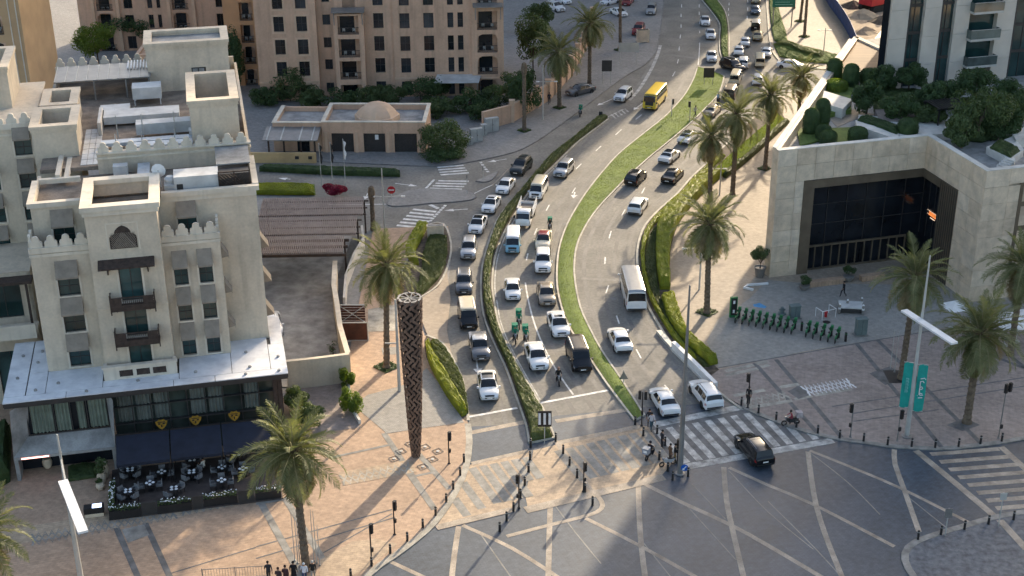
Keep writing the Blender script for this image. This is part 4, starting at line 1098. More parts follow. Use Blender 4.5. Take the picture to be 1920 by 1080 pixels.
# podium: white canopy roof in panels over a glass front
pd = MB(HO); pd.box(-22.4, 0, 0, 10.7, 6.62, 6.92); pd.box(-22.35, -.05, .05, .5, 6.45, 6.62)
pod = pd.build('podium_roof', M['frame_dark'], hotel)
for s0, s1, t0, t1 in [(-22.4, -17.6, 0, .95), (-17.55, -9.2, 0, .95), (-9.15, -5.9, 0, .95), (-5.85, 0, 0, .95), (-22.4, -20.8, 1.0, 10.7), (-20.7, -19.25, 1.0, 4.7), (-19.2, -14.8, 1.0, 4.7), (-20.7, -19.25, 4.75, 10.7), (-14.75, -8.75, 1.0, 2.0), (-8.7, -4.5, 1.0, 4.7), (-4.45, -1.35, 1.0, 6.9), (-1.3, 0, 1.0, 5.5), (-1.05, 0, 5.55, 10.7)]:
    q = MB(HO); q.box(s0, s1, t0, t1, 6.92, 7.0); q.build('roof_panel', M['canopy_white'], pod)
for s, t in [(-20, 1.6), (-18.3, 2.4), (-20.2, 6.5), (-16, .5), (-21.6, 4), (-21.5, 8), (-7.4, 1.8), (-3, 1.7), (-3.2, 4.4), (-.6, 3), (-.7, .5), (-12, 1.4), (-3.4, .5), (-20, 8.5)]:
    q = MB(); q.lathe(HO.w(s, t, 7.0), [(.14, 0), (.14, .12), (.1, .16)], 8); q.build('roof_outlet', M['roof_grey'], pod)
gl = MB(HO); gl.box(-14.2, -.9, 1.3, 1.35, 0.05, 6.6)
pg_ = gl.build('glass_front', glassmat('grey green shop glass', (0.05, 0.065, 0.055), .08), hotel)
curtain = mat('green grey curtain', (0.20, 0.235, 0.185), 0.8, 0.12, 1.0)
curtain2 = mat('dim curtain', (0.15, 0.17, 0.15), 0.8, 0.15, 1.0)
def drape(s0, s1, t, z0, z1, mt):
    mb = MB(); nn = int((s1 - s0) / .06); rr_ = random.Random(int(s0 * 100))
    vs = []
    for i in range(nn + 1):
        s = s0 + (s1 - s0) * i / nn; o = .07 * math.sin(i * 1.35) + rr_.uniform(-.02, .02)
        vs += [HO.w(s, t + o, z0 + rr_.uniform(0, .05)), HO.w(s, t + o, z1)]
    mb.add(vs, [(2 * i, 2 * i + 2, 2 * i + 3, 2 * i + 1) for i in range(nn)])
    return mb.build('curtain', mt, hotel)
for i in range(9):
    s0 = -13.9 + i * 1.45
    drape(s0 + .05, s0 + 1.3, 1.18, 3.5, 6.5, curtain2) if i not in (3, 8, 6) else None
mu = MB(HO)
for i in range(10): mu.box(-14.2 + i * 1.46, -14.13 + i * 1.46, .95, 1.25, 0, 6.6)
mu.box(-14.2, -.9, .96, 1.24, 3.3, 3.4); mu.box(-14.2, -.9, .96, 1.24, 4.9, 4.96)
mu.build('mullions', M['frame_dark'], hotel)
co = MB(HO)
for s in (-1.3, -.9): co.box(s, s + .35, .8, 1.3, 0, 6.6)
co.build('corner_column', M['wood_dark'], hotel)
# left curtain bay with splayed stone frame
by = MB(HO)
w = HO.w
O = [(-22.2, -.55, 2.3), (-14.3, -.55, 2.3), (-14.0, -.35, 6.45), (-21.9, -.35, 6.45)]
I = [(-21.0, .9, 3.35), (-14.6, .9, 3.35), (-14.6, .9, 6.5), (-20.6, .9, 6.5)]
for k in (0, 1, 3):
    a, b, c, d = O[k], O[(k + 1) % 4], I[(k + 1) % 4], I[k]
    by.quad(w(*a), w(*b), w(*c), w(*d))
by.box(-22.2, -14.3, -.6, 1.2, 2.05, 2.3); by.box(-14.6, -14.25, -.5, 1.2, 0, 2.05); by.box(-22.2, -21.9, -.5, 1.2, 0, 2.05)
by.build('stone_bay', M['roof_grey'], hotel)
for s0, s1 in ((-20.6, -18.9), (-18.7, -17.6), (-17.0, -16.4), (-16.1, -14.7)): drape(s0, s1, .95, 3.45, 6.5, curtain)
q = MB(HO); q.box(-21, -14.3, 1.15, 1.2, 3.3, 6.6); q.build('bay_glass', M['darkglass'], hotel)
q = MB(HO)
for s in (-20.9, -18.8, -17.5, -16.25, -14.6): q.box(s - .04, s + .04, .8, .88, 3.35, 6.5)
q.box(-21, -14.5, .8, .88, 3.35, 3.43); q.build('bay_mullions', M['frame_dark'], hotel)
q = MB(HO); q.box(-21.9, -14.4, 1.2, 1.25, 0, 2.1); q.build('shop_glass', M['darkglass'], hotel)
led = mat('lit sign strip', (0.9, 0.5, 0.45), 0.5, emit=((1.0, 0.45, 0.38), 2.5))
q = MB(HO); q.box(-21.6, -19.5, -.66, -.6, 2.12, 2.2); q.build('light_strip', led, hotel)
settle(hotel)

# ---------------------------------------------------------------- hotel car yard: boundary walls, gate and timber pergola
yard = MB()
def wall_run(name, label, pts, h, th, mt, cap=None):
    mb = MB(); p = [Vector((x, y, 0)) for x, y in pts]
    kerb_strip(mb, p, th, 0, h)
    o = mb.build(name, mt)
    if cap:
        c = MB(); kerb_strip(c, p, th + .08, h, h + .07); c.build('coping', cap, o)
    return tag(o, label, 'wall')
wall_run('boundary_wall', 'cream rendered yard wall facing the planted court below the hotel', [(-20.3, 111.5), (-17.5, 112.1), (-14.75, 112.85)], 2.9, .3, M['cream'], M['cream_trim'])
wall_run('boundary_wall', 'cream yard wall running back from the corner beside the rusty gate', [(-14.9, 113.0), (-16.2, 118.5), (-17.0, 123.3), (-17.8, 127.7), (-18.35, 133.6)], 2.9, .4, M['cream'], M['cream_trim'])
wall_run('boundary_wall', 'pale low curved wall beside the drive behind the pergola', [(-16.9, 128), (-17.3, 133.5), (-17.0, 139), (-16.4, 143.5), (-16.9, 147)], 1.4, .25, M['offwhite'])
wall_run('planter_wall', 'low planter wall along the court with bright bushes', [(-14.9, 112.4), (-14.6, 110.2), (-14.0, 107.2), (-13.2, 105.2)], .5, .2, M['offwhite'])
yd = MB(); yd.sheet([(-20.5, 111.9), (-15.1, 113.1), (-17.3, 123.3), (-18.2, 130), (-18.5, 136), (-18, 147), (-36, 147), (-34, 110)], .118)
structure('yard_paving', yd, M['roof_grey'])
ct = MB(); ct.sheet([(-20.3, 111.2), (-14.9, 112.6), (-14.0, 107), (-13.1, 104.6), (-17.0, 103.6)], .119); structure('court_paving', ct, M['mauve'])
rust = mat('rusty brown gate', (0.10, 0.032, 0.016), .7, .2, 1.5)
gt = thing('gate', 'solid rusty brown yard gate leaf beside the boundary wall', 'gate', (-16.2, 121.0, 0))
q = MB(); q.box(-16.5, -13.9, 121.0, 121.06, .1, 2.0); q.build('gate_panel', rust, gt)
q = MB(); q.bar((-16.5, 121.0, 2.03), (-13.9, 121.0, 2.03), .1, .1); q.bar((-16.5, 121.0, .12), (-13.9, 121.0, .12), .1, .1); q.bar((-13.9, 121, 0), (-13.9, 121, 2.08), .1, .1); q.build('gate_frame', M['steel_pale'], gt); settle(gt)
g2 = thing('gate', 'brown slatted yard gate with crossed white braces', 'gate', (-16.8, 124.8, 0))
for i in range(7):
    q = MB(); q.box(-17.0, -14.5, 124.8, 124.86, .15 + i * .28, .36 + i * .28); q.build('gate_slat', rust, g2)
q = MB(); q.bar((-17.0, 124.75, 2.1), (-14.5, 124.75, 2.1), .1, .12); q.bar((-17.0, 124.75, .12), (-14.5, 124.75, .12), .12, .14); q.bar((-17, 124.72, 2.05), (-14.5, 124.72, .2), .07, .07); q.bar((-17, 124.70, .2), (-14.5, 124.70, 2.05), .07, .07); q.build('gate_frame', M['steel_pale'], g2); settle(g2)
PGF = Frame(-28.0, 132.9, 1.5)
perg = thing('pergola', 'weathered timber slat pergola shading the hotel car yard', 'pergola', PGF.w(5, 7))
for sec, (s0, s1, t0, t1, z, sk) in enumerate([(0.0, 10.6, 0.0, 4.6, 3.9, .8), (0.3, 11.6, 4.62, 9.8, 4.0, .8), (0.6, 12.0, 9.82, 15.2, 4.1, 1.0)]):
    sl = MB(PGF); k0 = PGF
    nsl = int((s1 - s0) / .2)
    base = MB(); base.add([(-.055, 0, 0), (.055, 0, 0), (.055, t1 - t0, 0), (-.055, t1 - t0, 0), (-.055, 0, .24), (.055, 0, .24), (.055, t1 - t0, .24), (-.055, t1 - t0, .24)], [(3, 2, 1, 0), (4, 5, 6, 7), (0, 1, 5, 4), (1, 2, 6, 5), (2, 3, 7, 6), (3, 0, 4, 7)])
    me = base.mesh('slat', M['wood_slat'])
    for i in range(nsl):
        link('slat', me, perg, PGF.w(s0 + (i + .5) * (s1 - s0) / nsl, t0, z + random.uniform(-.01, .01)), PGF.ang + .04)
    bm_ = MB(PGF)
    for t in (t0 + .12 if sec == 0 else t0 + .8, (t0 + t1) / 2, t1 - .6): bm_.box(s0 - .1, s1 + .3, t - .07, t + .07, z - (.3 if sec == 0 else .14), z)
    bm_.build('beam', M['wood_dark'], perg)
    for s in (s0 + .2, s1 - .2):
        for t in (t1 - .4,): pm = MB(PGF); pm.box(s - .09, s + .09, t - .09, t + .09, 0, z - .28); pm.build('post', M['wood_dark'], perg)
settle(perg)
# ---------------------------------------------------------------- tan apartment blocks behind the service street
def balcony_bay(parent, fr, s0, s1, t, z0, z1, depth=1.4, arch=False, rail=True, wallm=None):
    """loggia opening: dark back wall with doors, solid or barred rail, optional arch spandrels"""
    b = MB(fr); e = t + depth
    b.quad(fr.w(s0, e, z0), fr.w(s1, e, z0), fr.w(s1, e, z1), fr.w(s0, e, z1))
    o = b.build('loggia_back', wallm or M['tanwall'], parent)
    g = MB(fr); g.box(s0 + .25, s1 - .7, e - .04, e - .01, z0, z1 - .35); g.build('pane', M['darkwin'], o)
    r_ = MB(fr); r_.box(s0, s1, t + .02, t + .07, z0 + .95, z0 + 1.02); r_.box(s0, s1, t + .03, t + .06, z0 + .02, z0 + .08)
    k = int((s1 - s0) / .13)
    for i in range(k + 1): r_.box(s0 + (s1 - s0) * i / k - .012, s0 + (s1 - s0) * i / k + .012, t + .03, t + .055, z0 + .08, z0 + .95)
    r_.build('railing', M['frame_dark'], o)
    if arch:
        for sg, s in ((1, s0), (-1, s1)):
            a = MB(); pts = [(s, z1), (s, z1 - .8), (s + sg * .12, z1 - .4), (s + sg * .35, z1 - .15), (s + sg * .7, z1)]
            n = len(pts); f = [tuple(range(n)), tuple(reversed(range(n, 2 * n)))] + [((i + 1) % n, i, n + i, n + (i + 1) % n) for i in range(n)]
            a.add([fr.w(x, t, z) for x, z in pts] + [fr.w(x, t + .3, z) for x, z in pts], f if sg < 0 else [q[::-1] for q in f]); a.build('arch_spandrel', wallm or M['tanwall'], o)
    # a few things left on the balcony read as chairs from afar
    for i in range(2):
        f = MB(fr)
        s = s0 + (s1 - s0) * (.3 + .4 * i) + random.uniform(-.15, .15)
        f.box(s - .2, s + .2, t + .5, t + .9, z0 + .38, z0 + .43); f.box(s - .2, s + .2, t + .88, t + .92, z0 + .43, z0 + .8)
        for a_, b_ in ((-.18, .52), (.16, .52), (-.18, .86), (.16, .86)): f.box(s + a_, s + a_ + .03, t + b_, t + b_ + .03, z0, z0 + .38)
        f.build('balcony_chair', M['steel_pale'], o)

AP = Frame(-24.857, 199.133, 2.5)
apt = thing('apartment_building', 'long tan apartment block with projecting balcony bay above the green shrubs', 'apartment block', AP.w(6, 8))
ROWS = [(0.3, 2.4), (3.7, 5.9), (6.95, 9.15), (10.3, 12.5), (13.6, 15.7), (16.9, 19)]
aw = MB(AP)
def col(s0, s1, rows=ROWS, dz=(0, 0)): return [(s0, s1, a + dz[0], b + dz[1]) for a, b in rows]
hA = col(-8.95, -7.5) + col(-5.7, -4.2)
facade(aw, AP, -11.6, -2.9, 0, 21, -.7, hA, .4); aw.box(-3.2, -2.9, -.699, .9, 0, 21)
hB = col(-2.1, -1.0, dz=(.5, -.2)); facade(aw, AP, -2.9, -.4, 0, 21, .9, hB, .3)
hbal = [(0.2, 3.2, a - .35, b + .15) for a, b in ROWS]
facade(aw, AP, -.4, 3.9, 0, 12.9, -1.6, hbal[:4], 1.4); aw.box(-.4, -.15, -1.599, .9, 0, 12.9); aw.box(3.65, 3.9, -1.599, .5, 0, 12.9); aw.box(-.15, 3.65, -1.4, .5, 12.6, 12.88)
facade(aw, AP, -.4, 3.9, 12.9, 21, .3, [(0.9, 2.7, 13.2, 16)], .3)
hC = col(5.2, 6.65); facade(aw, AP, 3.9, 8.0, 0, 21, .4, hC, .35); 
hD = col(8.97, 10.4) + col(12.4, 13.85) + col(15.85, 16.7) + col(17.3, 18.1)
facade(aw, AP, 8.0, 19.3, 0, 21, 0.0, hD, .35); aw.box(8.0, 8.2, .001, .4, 0, 21)
hE = [(20.1, 23.0, a - .3, b + .2) for a, b in ROWS]
facade(aw, AP, 19.3, 23.9, 0, 21, -.5, hE, 1.4); aw.box(19.3, 19.5, -.499, 0, 0, 21); aw.box(23.6, 23.9, -.499, 16, 0, 21); aw.box(-11.6, -11.3, -.699, 16, 0, 21); aw.box(-11.3, 23.6, 1.8, 16, 0, 20.6)
aw.build('wall', M['tanwall'], apt)
for h in hA: window(apt, AP, h, -.7, .38, gm=M['darkwin'], nv=1, nh=1, surround=.28, sm=M['tantrim'], sill=False)
for h in hB: window(apt, AP, h, .9, .28, nv=1)
for h in hC: window(apt, AP, h, .4, .33, nv=1, nh=1, surround=.12, sm=M['tantrim'])
for h in hD: window(apt, AP, h, 0, .33, nv=1 if h[1] - h[0] > 1 else 0, nh=1)
for h in hbal[:4]: balcony_bay(apt, AP, *h[:2], -1.6, *h[2:], 1.4)
for h in hE[:5]: balcony_bay(apt, AP, *h[:2], -.5, *h[2:], 1.4, h[2] < 9)
def pent(fr, s0, s1, t, z, out, parent):
    b = MB(fr)
    b.add([fr.w(s, tt, zz) for s in (s0, s1) for tt, zz in ((t, z + .35), (t - out, z), (t - out, z - .12), (t, z + .2))], [(4, 5, 1, 0), (5, 6, 2, 1), (6, 7, 3, 2), (0, 1, 2, 3), (7, 6, 5, 4)])
    for s in (s0 + .3, s1 - .4): b.box(s, s + .12, t - out + .2, t - out + .32, z - 1.9, z - .05)
    b.build('timber_pent_roof', M['steel'], parent)
pent(AP, -.6, 4.1, -.6, 13.3, 1.5, apt); pent(AP, 19.5, 23.8, -.4, 13.6, 1.2, apt)
for s0, s1, t in ((-11.6, -2.9, -.7), (8.0, 19.3, 0), (19.3, 23.9, -.5)):
    cu = MB(AP); cu.box(s0 - .02, s1 + .02, t - .12, t - .004, 2.75, 3.0); cu.build('string_course', M['tantrim'], apt)
settle(apt)
# set-back wing with balconies to its left; orange sunlight put into its wall colour
AW = Frame(-47.0, 205.5, 2.5)
aw2 = thing('apartment_building', 'narrow apartment wing tinted orange as if sunlit with stacked loggias left of the long block', 'apartment block', AW.w(5, 6))
b = MB(AW); hh = [(7.0, 8.9, a - .3, c + .2) for a, c in ROWS]; facade(b, AW, 4.6, 10.6, 0, 21, 0, hh, 1.3); b.box(4.6, 4.9, .001, 14, 0, 21); b.box(4.9, 10.6, 1.5, 14, 0, 20.6); b.build('wall', mat('sunlit toned tan render', (0.56, 0.32, 0.165), .85, .08, .3), aw2)
for h in hh: balcony_bay(aw2, AW, *h[:2], 0, *h[2:], 1.3, h[2] < 6)
pent(AW, 6.6, 9.4, 0, 16.2, 1.0, aw2)
settle(aw2)
# far back row
AF = Frame(-70.0, 226.0, 2.0)
af = thing('apartment_building', 'distant tan apartment row with arched loggias behind the hotel roof', 'apartment block', AF.w(10, 6))
b = MB(AF); wn_ = col(7.4, 8.8) + col(11.2, 12.0) + col(12.7, 13.3) + col(22.2, 23.4) + col(30.4, 32.0); lg = [(s, s + 2.6, a - .3, c + .3) for a, c in ROWS[:5] for s in (3.0, 15.2, 25.2)]
facade(b, AF, 0, 36, 0, 20, 0, wn_ + lg, .9); b.box(0, 36, 1.2, 12, 0, 19.6); b.build('wall', M['tanwall'], af)
for h in wn_: window(af, AF, h, 0, .35, nv=1)
for h in lg: balcony_bay(af, AF, *h[:2], 0, *h[2:], .9, True)
b = MB(AF)
for s in (2.2, 6.2, 14.4, 18.4, 24.4, 28.4): b.box(s, s + .5, -.35, -.004, 0, 20)
b.build('pilasters', M['tantrim'], af)
settle(af)
# tall block at the far left with its sunlit flank
AL_ = Frame(-59.8, 170.0, 0.0)
al = thing('apartment_building', 'tall tan block at the upper left corner with sunlit blank flank', 'apartment block', AL_.w(-10, 5))
RL = [(z, z + 2.3) for z in (1, 4.3, 7.6, 10.9, 14.2, 17.5, 20.8, 24.1)]
b = MB(AL_); lg = [(s, s + 2.3, a, c) for a, c in RL for s in (-9.6, -4.6)] + [(-6.6, -5.9, a, c) for a, c in RL]
facade(b, AL_, -26, 0, 0, 32, 0, lg, 1.2); b.box(-.4, 0, .001, 11.6, 0, 32); b.box(-26, -.4, 1.5, 11.6, 0, 31.5)
b.build('wall', mat('sandy render', (0.56, 0.36, 0.19), .85, .08, .25), al)
for h in lg:
    if h[1] - h[0] > 1: balcony_bay(al, AL_, *h[:2], 0, *h[2:], 1.2, True)
    else: window(al, AL_, h, 0, .3, nv=0)
b = MB(AL_)
for s in (-1.4, -.5): b.box(s, s + .12, -.1, -.004, 0, 32)
b.build('corner_moulding', M['cream_trim'], al)
settle(al)

# ---------------------------------------------------------------- domed garage pavilion
GH = Frame(-18.095, 175.209, -2.0)
gh = thing('garage_pavilion', 'flat roofed tan pavilion with three dark garage doors and a small dome', 'pavilion', GH.w(0, 4))
b = MB(GH)
dr = [(-5.4, -2.5, 0, 2.7), (-1.2, 1.65, 0, 2.7), (2.85, 5.8, 0, 2.7)]
vt = [(s, s + .28, 3.05, 3.4) for s in (-4.9, -2.1, -3.4, -.7, .9, 2.2, 3.6, 5.0)]
facade(b, GH, -6.6, 6.95, 0, 4.2, 0, dr + vt, .4)
b.box(-6.6, -6.2, .001, 8, 0, 4.2); b.box(6.55, 6.95, .001, 8, 0, 4.2); b.box(-6.2, 6.55, 7.6, 8, 0, 4.2); b.box(-6.2, 6.55, .05, .35, 2.75, 4.18)
b.box(-13.1, -6.62, .3, .7, 0, 4.0); b.box(-13.1, -12.7, .7, 7.4, 0, 4.0); b.box(-12.7, -6.62, 7.0, 7.4, 0, 4.0)
b.build('wall', M['tanwall'], gh)
b = MB(GH); b.box(-6.2, 6.55, .4, 7.6, 3.3, 3.5); b.box(-12.7, -6.62, .7, 7.0, 3.2, 3.4); b.build('roof', M['roof_grey'], gh)
b = MB(GH); b.box(-6.7, 7.05, -.08, .42, 4.2, 4.32); b.box(-6.7, -6.18, .42, 8.1, 4.2, 4.32); b.box(6.53, 7.05, .42, 8.1, 4.2, 4.32); b.box(-6.18, 6.53, 7.58, 8.1, 4.2, 4.32); b.box(-13.2, -6.72, .22, .78, 4.0, 4.1); b.box(-13.2, -12.65, .78, 7.5, 4.0, 4.1)
b.build('coping', M['cream_trim'], gh)
for a, c, d, e in dr:
    q = MB(GH); q.box(a, c, .3, .36, d + .02, e); o = q.build('garage_door', M['wood_dark'], gh)
    q = MB(GH)
    for i in range(12): q.box(a + (c - a) * i / 12 + .02, a + (c - a) * (i + 1) / 12 - .02, .27, .3, .05, e - .05)
    q.build('door_boards', M['frame_dark'], o)
for s in (-6.1, -2.1, 2.0, 6.1): 
    q = MB(GH); q.box(s - .18, s + .18, -.12, -.004, 0, 2.9); q.build('pilaster', M['tantrim'], gh)
sg_ = MB(GH); sg_.box(.3, .75, .2, .24, 1.8, 2.45); sg_.build('notice', M['white'], gh)
dm = MB(); c = GH.w(.3, 3.4, 3.5)
dm.lathe(c, [(3.0, 0), (3.0, .75), (2.8, .82), (2.75, .95), (2.3, 1.5), (1.6, 2.0), (.8, 2.32), (.05, 2.4)], 8)
dm.build('dome', M['tantrim'], gh, smooth=20)
# porch roof and front wall of its left part
pc = MB(GH)
pc.add([GH.w(s, t, z) for s in (-13.9, -6.75) for t, z in ((.28, 3.5), (-3.0, 2.75), (-3.0, 2.62), (.28, 3.35))], [(4, 5, 1, 0), (5, 6, 2, 1), (6, 7, 3, 2), (0, 1, 2, 3), (7, 6, 5, 4)])
porch = pc.build('porch_roof', M['steel'], gh)
for s in (-13.4, -11.6, -9.2, -7.6):
    q = MB(GH); q.add([GH.w(s + d, t, z) for d in (0, .16) for t, z in ((.28, 3.56), (-3.02, 2.82), (-3.02, 2.75), (.28, 3.5))], [(4, 5, 1, 0), (5, 6, 2, 1), (0, 1, 2, 3), (7, 6, 5, 4)]); q.build('roof_batten', M['steel_pale'], porch)
for s in (-13.2, -11.2, -9.0, -7.2):
    q = MB(GH); q.box(s - .1, s + .1, -2.7, -2.5, 0, 2.7); q.build('porch_post', M['wood_dark'], gh)
q = MB(GH); q.box(-10, -8.4, .24, .3, 0, 2.2); q.build('door', M['darkwin'], gh)
yl = mat('ochre wall', (0.60, 0.41, 0.20), .85, .1, .5)
q = MB(GH); q.box(-20, -6.9, -4.0, -3.6, 0, 1.35); q.build('front_wall', yl, gh)
for s in (-9.6, -7.9): 
    q = MB(GH); q.box(s, s + .5, -4.05, -4.0, .55, .95); q.build('wall_vent', M['frame_dark'], gh)
settle(gh)
# small pavilion seen over the hotel roof
ps = Frame(-51.5, 205.0, 2.0)
pv = thing('garden_pavilion', 'small tan garden pavilion with pyramid roof behind the hotel', 'pavilion', ps.w(0, 3))
b = MB(ps); b.box(-4, 5, 0, 6, 0, 4.6); b.build('wall', M['tanwall'], pv)
b = MB(ps); open_box(b, -4.4, 5.4, -.4, 6.4, 4.6, 5.3, 4.9, .5); b.add([ps.w(-2.6, 1, 4.9), ps.w(2.4, 1, 4.9), ps.w(2.4, 5, 4.9), ps.w(-2.6, 5, 4.9), ps.w(-.1, 3, 6.3)], [(0, 1, 4), (1, 2, 4), (2, 3, 4), (3, 0, 4)]); b.build('roof', M['tantrim'], pv)
settle(pv)
# boundary wall with pillars along the upper sidewalk
bw = [G(*p) for p in [(905, 245), (960, 230), (1027, 190), (1070, 143), (1105, 77), (1112, 40)]]
wl_ = wall_run('boundary_wall', 'tan garden wall with pillars climbing along the upper sidewalk', [(p.x, p.y) for p in bw], 2.6, .4, M['tanwall'], M['tantrim'])
for a, b in zip(bw[1:], bw[2:]):
    k = max(2, int((b - a).length / 3.2))
    for i in range(k):
        p = a.lerp(b, i / k); q = MB(); q.box(p.x - .35, p.x + .35, p.y - .35, p.y + .35, 0, 3.2); q.box(p.x - .42, p.x + .42, p.y - .42, p.y + .42, 3.2, 3.32); q.build('pillar', M['tantrim'], wl_)
# white sun sail roof behind the shrubs
cp = G(857, 190); q = MB(); q.add([cp + Vector(v) for v in ((-3.3, -1, 3.1), (3.2, -.6, 3.0), (3.6, 2.6, 3.3), (-2.9, 2.3, 3.4), (-3.3, -1, 3.0), (3.2, -.6, 2.9), (3.6, 2.6, 3.2), (-2.9, 2.3, 3.3))], [(0, 1, 2, 3), (7, 6, 5, 4), (0, 4, 5, 1), (1, 5, 6, 2), (2, 6, 7, 3), (3, 7, 4, 0)])
sail = tag(q.build('canopy', M['roof_white']), 'flat white canopy among the shrubs in front of the apartments', 'canopy')
q = MB()
for v in ((-3.1, -.8), (3.0, -.5), (3.4, 2.4), (-2.7, 2.1)): q.tube([cp + Vector((*v, 0)), cp + Vector((*v, 3.0))], .05, 6)
q.build('posts', M['steel'], sail)
# grey utility cabinets at the sidewalk
for px, py, w_, h_, lb in [(880, 272, .9, 1.1, 'smallest'), (893, 266, 1.7, 1.9, 'left large'), (907, 254, .8, 1.6, 'narrow middle'), (922, 247, 1.9, 2.0, 'rightmost large')]:
    p = G(px, py); o = thing('utility_cabinet', f'{lb} grey utility cabinet beside the shrubs on the upper sidewalk', 'cabinet', p, R(22), 'grey utility cabinets on the upper sidewalk')
    q = MB(); q.box(-w_ / 2, w_ / 2, -.35, .35, .1, h_); q.build('cabinet_body', M['steel_pale'], o)
    q = MB(); q.box(-w_ / 2 - .05, w_ / 2 + .05, -.4, .4, 0, .1); q.build('plinth', M['kerb_dark'], o)
    q = MB(); q.box(-.02, .02, -.37, -.35, .2, h_ - .1); q.box(.06, .1, -.39, -.35, h_ * .5, h_ * .5 + .15); q.build('door_seam', M['frame_dark'], o)

# ---------------------------------------------------------------- stone podium with the dark glass portal, garden roof and tower
RB = Frame(27.1, 134.91, 14.8)
pod_b = thing('podium_building', 'travertine clad podium building with large dark glass portal in the corner', 'building', RB.w(10, 0))
TOP, S1, TB = 14.2, 16.84, -11.03
core = MB(RB)
core.prism([(.15, .15), (3.1, .15), (3.1, 1.4), (S1 + 1.3, 1.4), (S1 + 1.3, -6.7), (S1 + .15, -6.7), (S1 + .15, TB + .15), (60, TB + .15), (60, 45), (36, 45), (.3, .6)], 0, 12.85)
core.box(.15, S1 + .4, .15, .55, 10.62, TOP); core.box(S1 + .15, S1 + .55, TB + .15, .5, 10.62, TOP); core.box(S1 + .55, 60, TB + .15, TB + .55, 9, TOP)
core.box(.15, 3.1, .15, 1.4, 10.25, 10.62)
# diagonal left parapet
core.prism([(.12, .12), (27.6, 36.4), (26.9, 36.9), (-.1, 1.2)][::-1], 0, TOP)
core.build('wall_core', M['stone2'], pod_b)
rndp = random.Random(5)
def cladding(fr, s0, s1, z0, z1, cols, rows, t=0.0, skip=None):
    ds, dz = (s1 - s0) / cols, (z1 - z0) / rows
    for j in range(rows):
        for i in range(cols):
            a, b_, c_, d_ = s0 + i * ds, s0 + (i + 1) * ds, z0 + j * dz, z0 + (j + 1) * dz
            if skip:
                for (ha, hb_, hc_, hd) in skip:       # cut panels at the portal's edge
                    if a < hb_ - .01 and b_ > ha + .01 and c_ < hd - .01 and d_ > hc_ + .01:
                        if d_ > hd + .05: c_ = hd
                        elif a < ha - .05: b_ = ha
                        elif b_ > hb_ + .05: a = hb_
                        else: a = b_
            if b_ - a < .06: continue
            q = MB(fr); o = rndp.uniform(0, .006)
            q.box(a + .014, b_ - .014, t - .03 - o, t + .14, c_ + .014, d_ - .014); q.build('stone_panel', M[rndp.choice(['stone', 'stone', 'stone2', 'stone3'])], pod_b)
cladding(RB, 0, S1, 0, TOP, 8, 8, 0, [(3.1, S1 + 1, 0, 10.62)])
RBB = side_frame(RB, S1, TB, True)           # flank facing the portal: s runs along +t
RBL = Frame(RB.w(S1, 0).x, RB.w(S1, 0).y, 14.8 - 90)
cladding(RBL, 0, -TB, 0, TOP, 5, 8, 0, [(-1, 6.75, 0, 10.62)])
cladding(RB, S1, 60, 0, TOP, 16, 8, TB, [(S1 + 4.0, S1 + 7.6, 2.2, 12.6)])
cp_ = MB(RB); cp_.box(-.05, S1 + .5, -.06, .62, TOP, TOP + .06); cp_.box(S1 - .06, S1 + .62, TB - .06, -.06, TOP, TOP + .06); cp_.box(S1 + .62, 60, TB - .06, TB + .62, TOP, TOP + .06)
cp_.prism([(.05, .65), (27.4, 36.6), (26.8, 37.0), (-.15, 1.2)], TOP, TOP + .06)
cp_.build('coping', M['offwhite'], pod_b)
# portal lining and glass
pf = MB(RB)
pf.box(3.1, 4.3, -.1, 1.45, 0, 10.62); pf.box(4.3, S1 + .15, -.1, 1.45, 9.75, 10.62)
pf.box(S1 - .1, S1 + 1.35, -6.75, -3.5, 0, 10.62); pf.box(S1 - .1, S1 + 1.35, -3.5, -.1, 9.75, 10.6)
pf.build('portal_frame', M['bronze'], pod_b)
for i in range(9):
    q = MB(RB); q.box(S1 - .16, S1 - .1, -6.7 + i * .38, -6.64 + i * .38, 0, 10.6); q.build('portal_rib', M['frame_dark'], pod_b)
gp = MB(RB); gp.quad(RB.w(4.3, 1.1, 0), RB.w(S1 + 1, 1.1, 0), RB.w(S1 + 1, 1.1, 9.75), RB.w(4.3, 1.1, 9.75)); gp.quad(RB.w(S1 + .95, 1.1, 0), RB.w(S1 + .95, -3.5, 0), RB.w(S1 + .95, -3.5, 9.75), RB.w(S1 + .95, 1.1, 9.75))
gp.build('portal_glass', M['darkglass'], pod_b)
for i in range(7):
    s = 4.3 + (S1 + .9 - 4.3) * i / 6; q = MB(RB); q.box(s - .03, s + .03, 1.0, 1.1, 2.9, 9.75); q.build('mullion', M['frame_dark'], pod_b)
for z in (5.2, 7.4): q = MB(RB); q.box(4.3, S1 + .9, 1.0, 1.1, z - .03, z + .03); q.build('transom', M['frame_dark'], pod_b)
for t in (-2.6, -1.4, -.2): q = MB(RB); q.box(S1 + .88, S1 + .95, t - .03, t + .03, 2.9, 9.75); q.build('mullion', M['frame_dark'], pod_b)
bx_ = MB(RB); bx_.box(4.3, 16.0, .55, .75, 2.75, 2.95); bx_.box(4.3, 16.0, .55, .75, 0.0, .25)
bx_.build('storefront_rail', M['bronze'], pod_b)
for i in range(13): q = MB(RB); s = 4.35 + i * .96; q.box(s, s + .1, .55, .72, .25, 2.75); q.build('storefront_mullion', M['bronze'], pod_b)
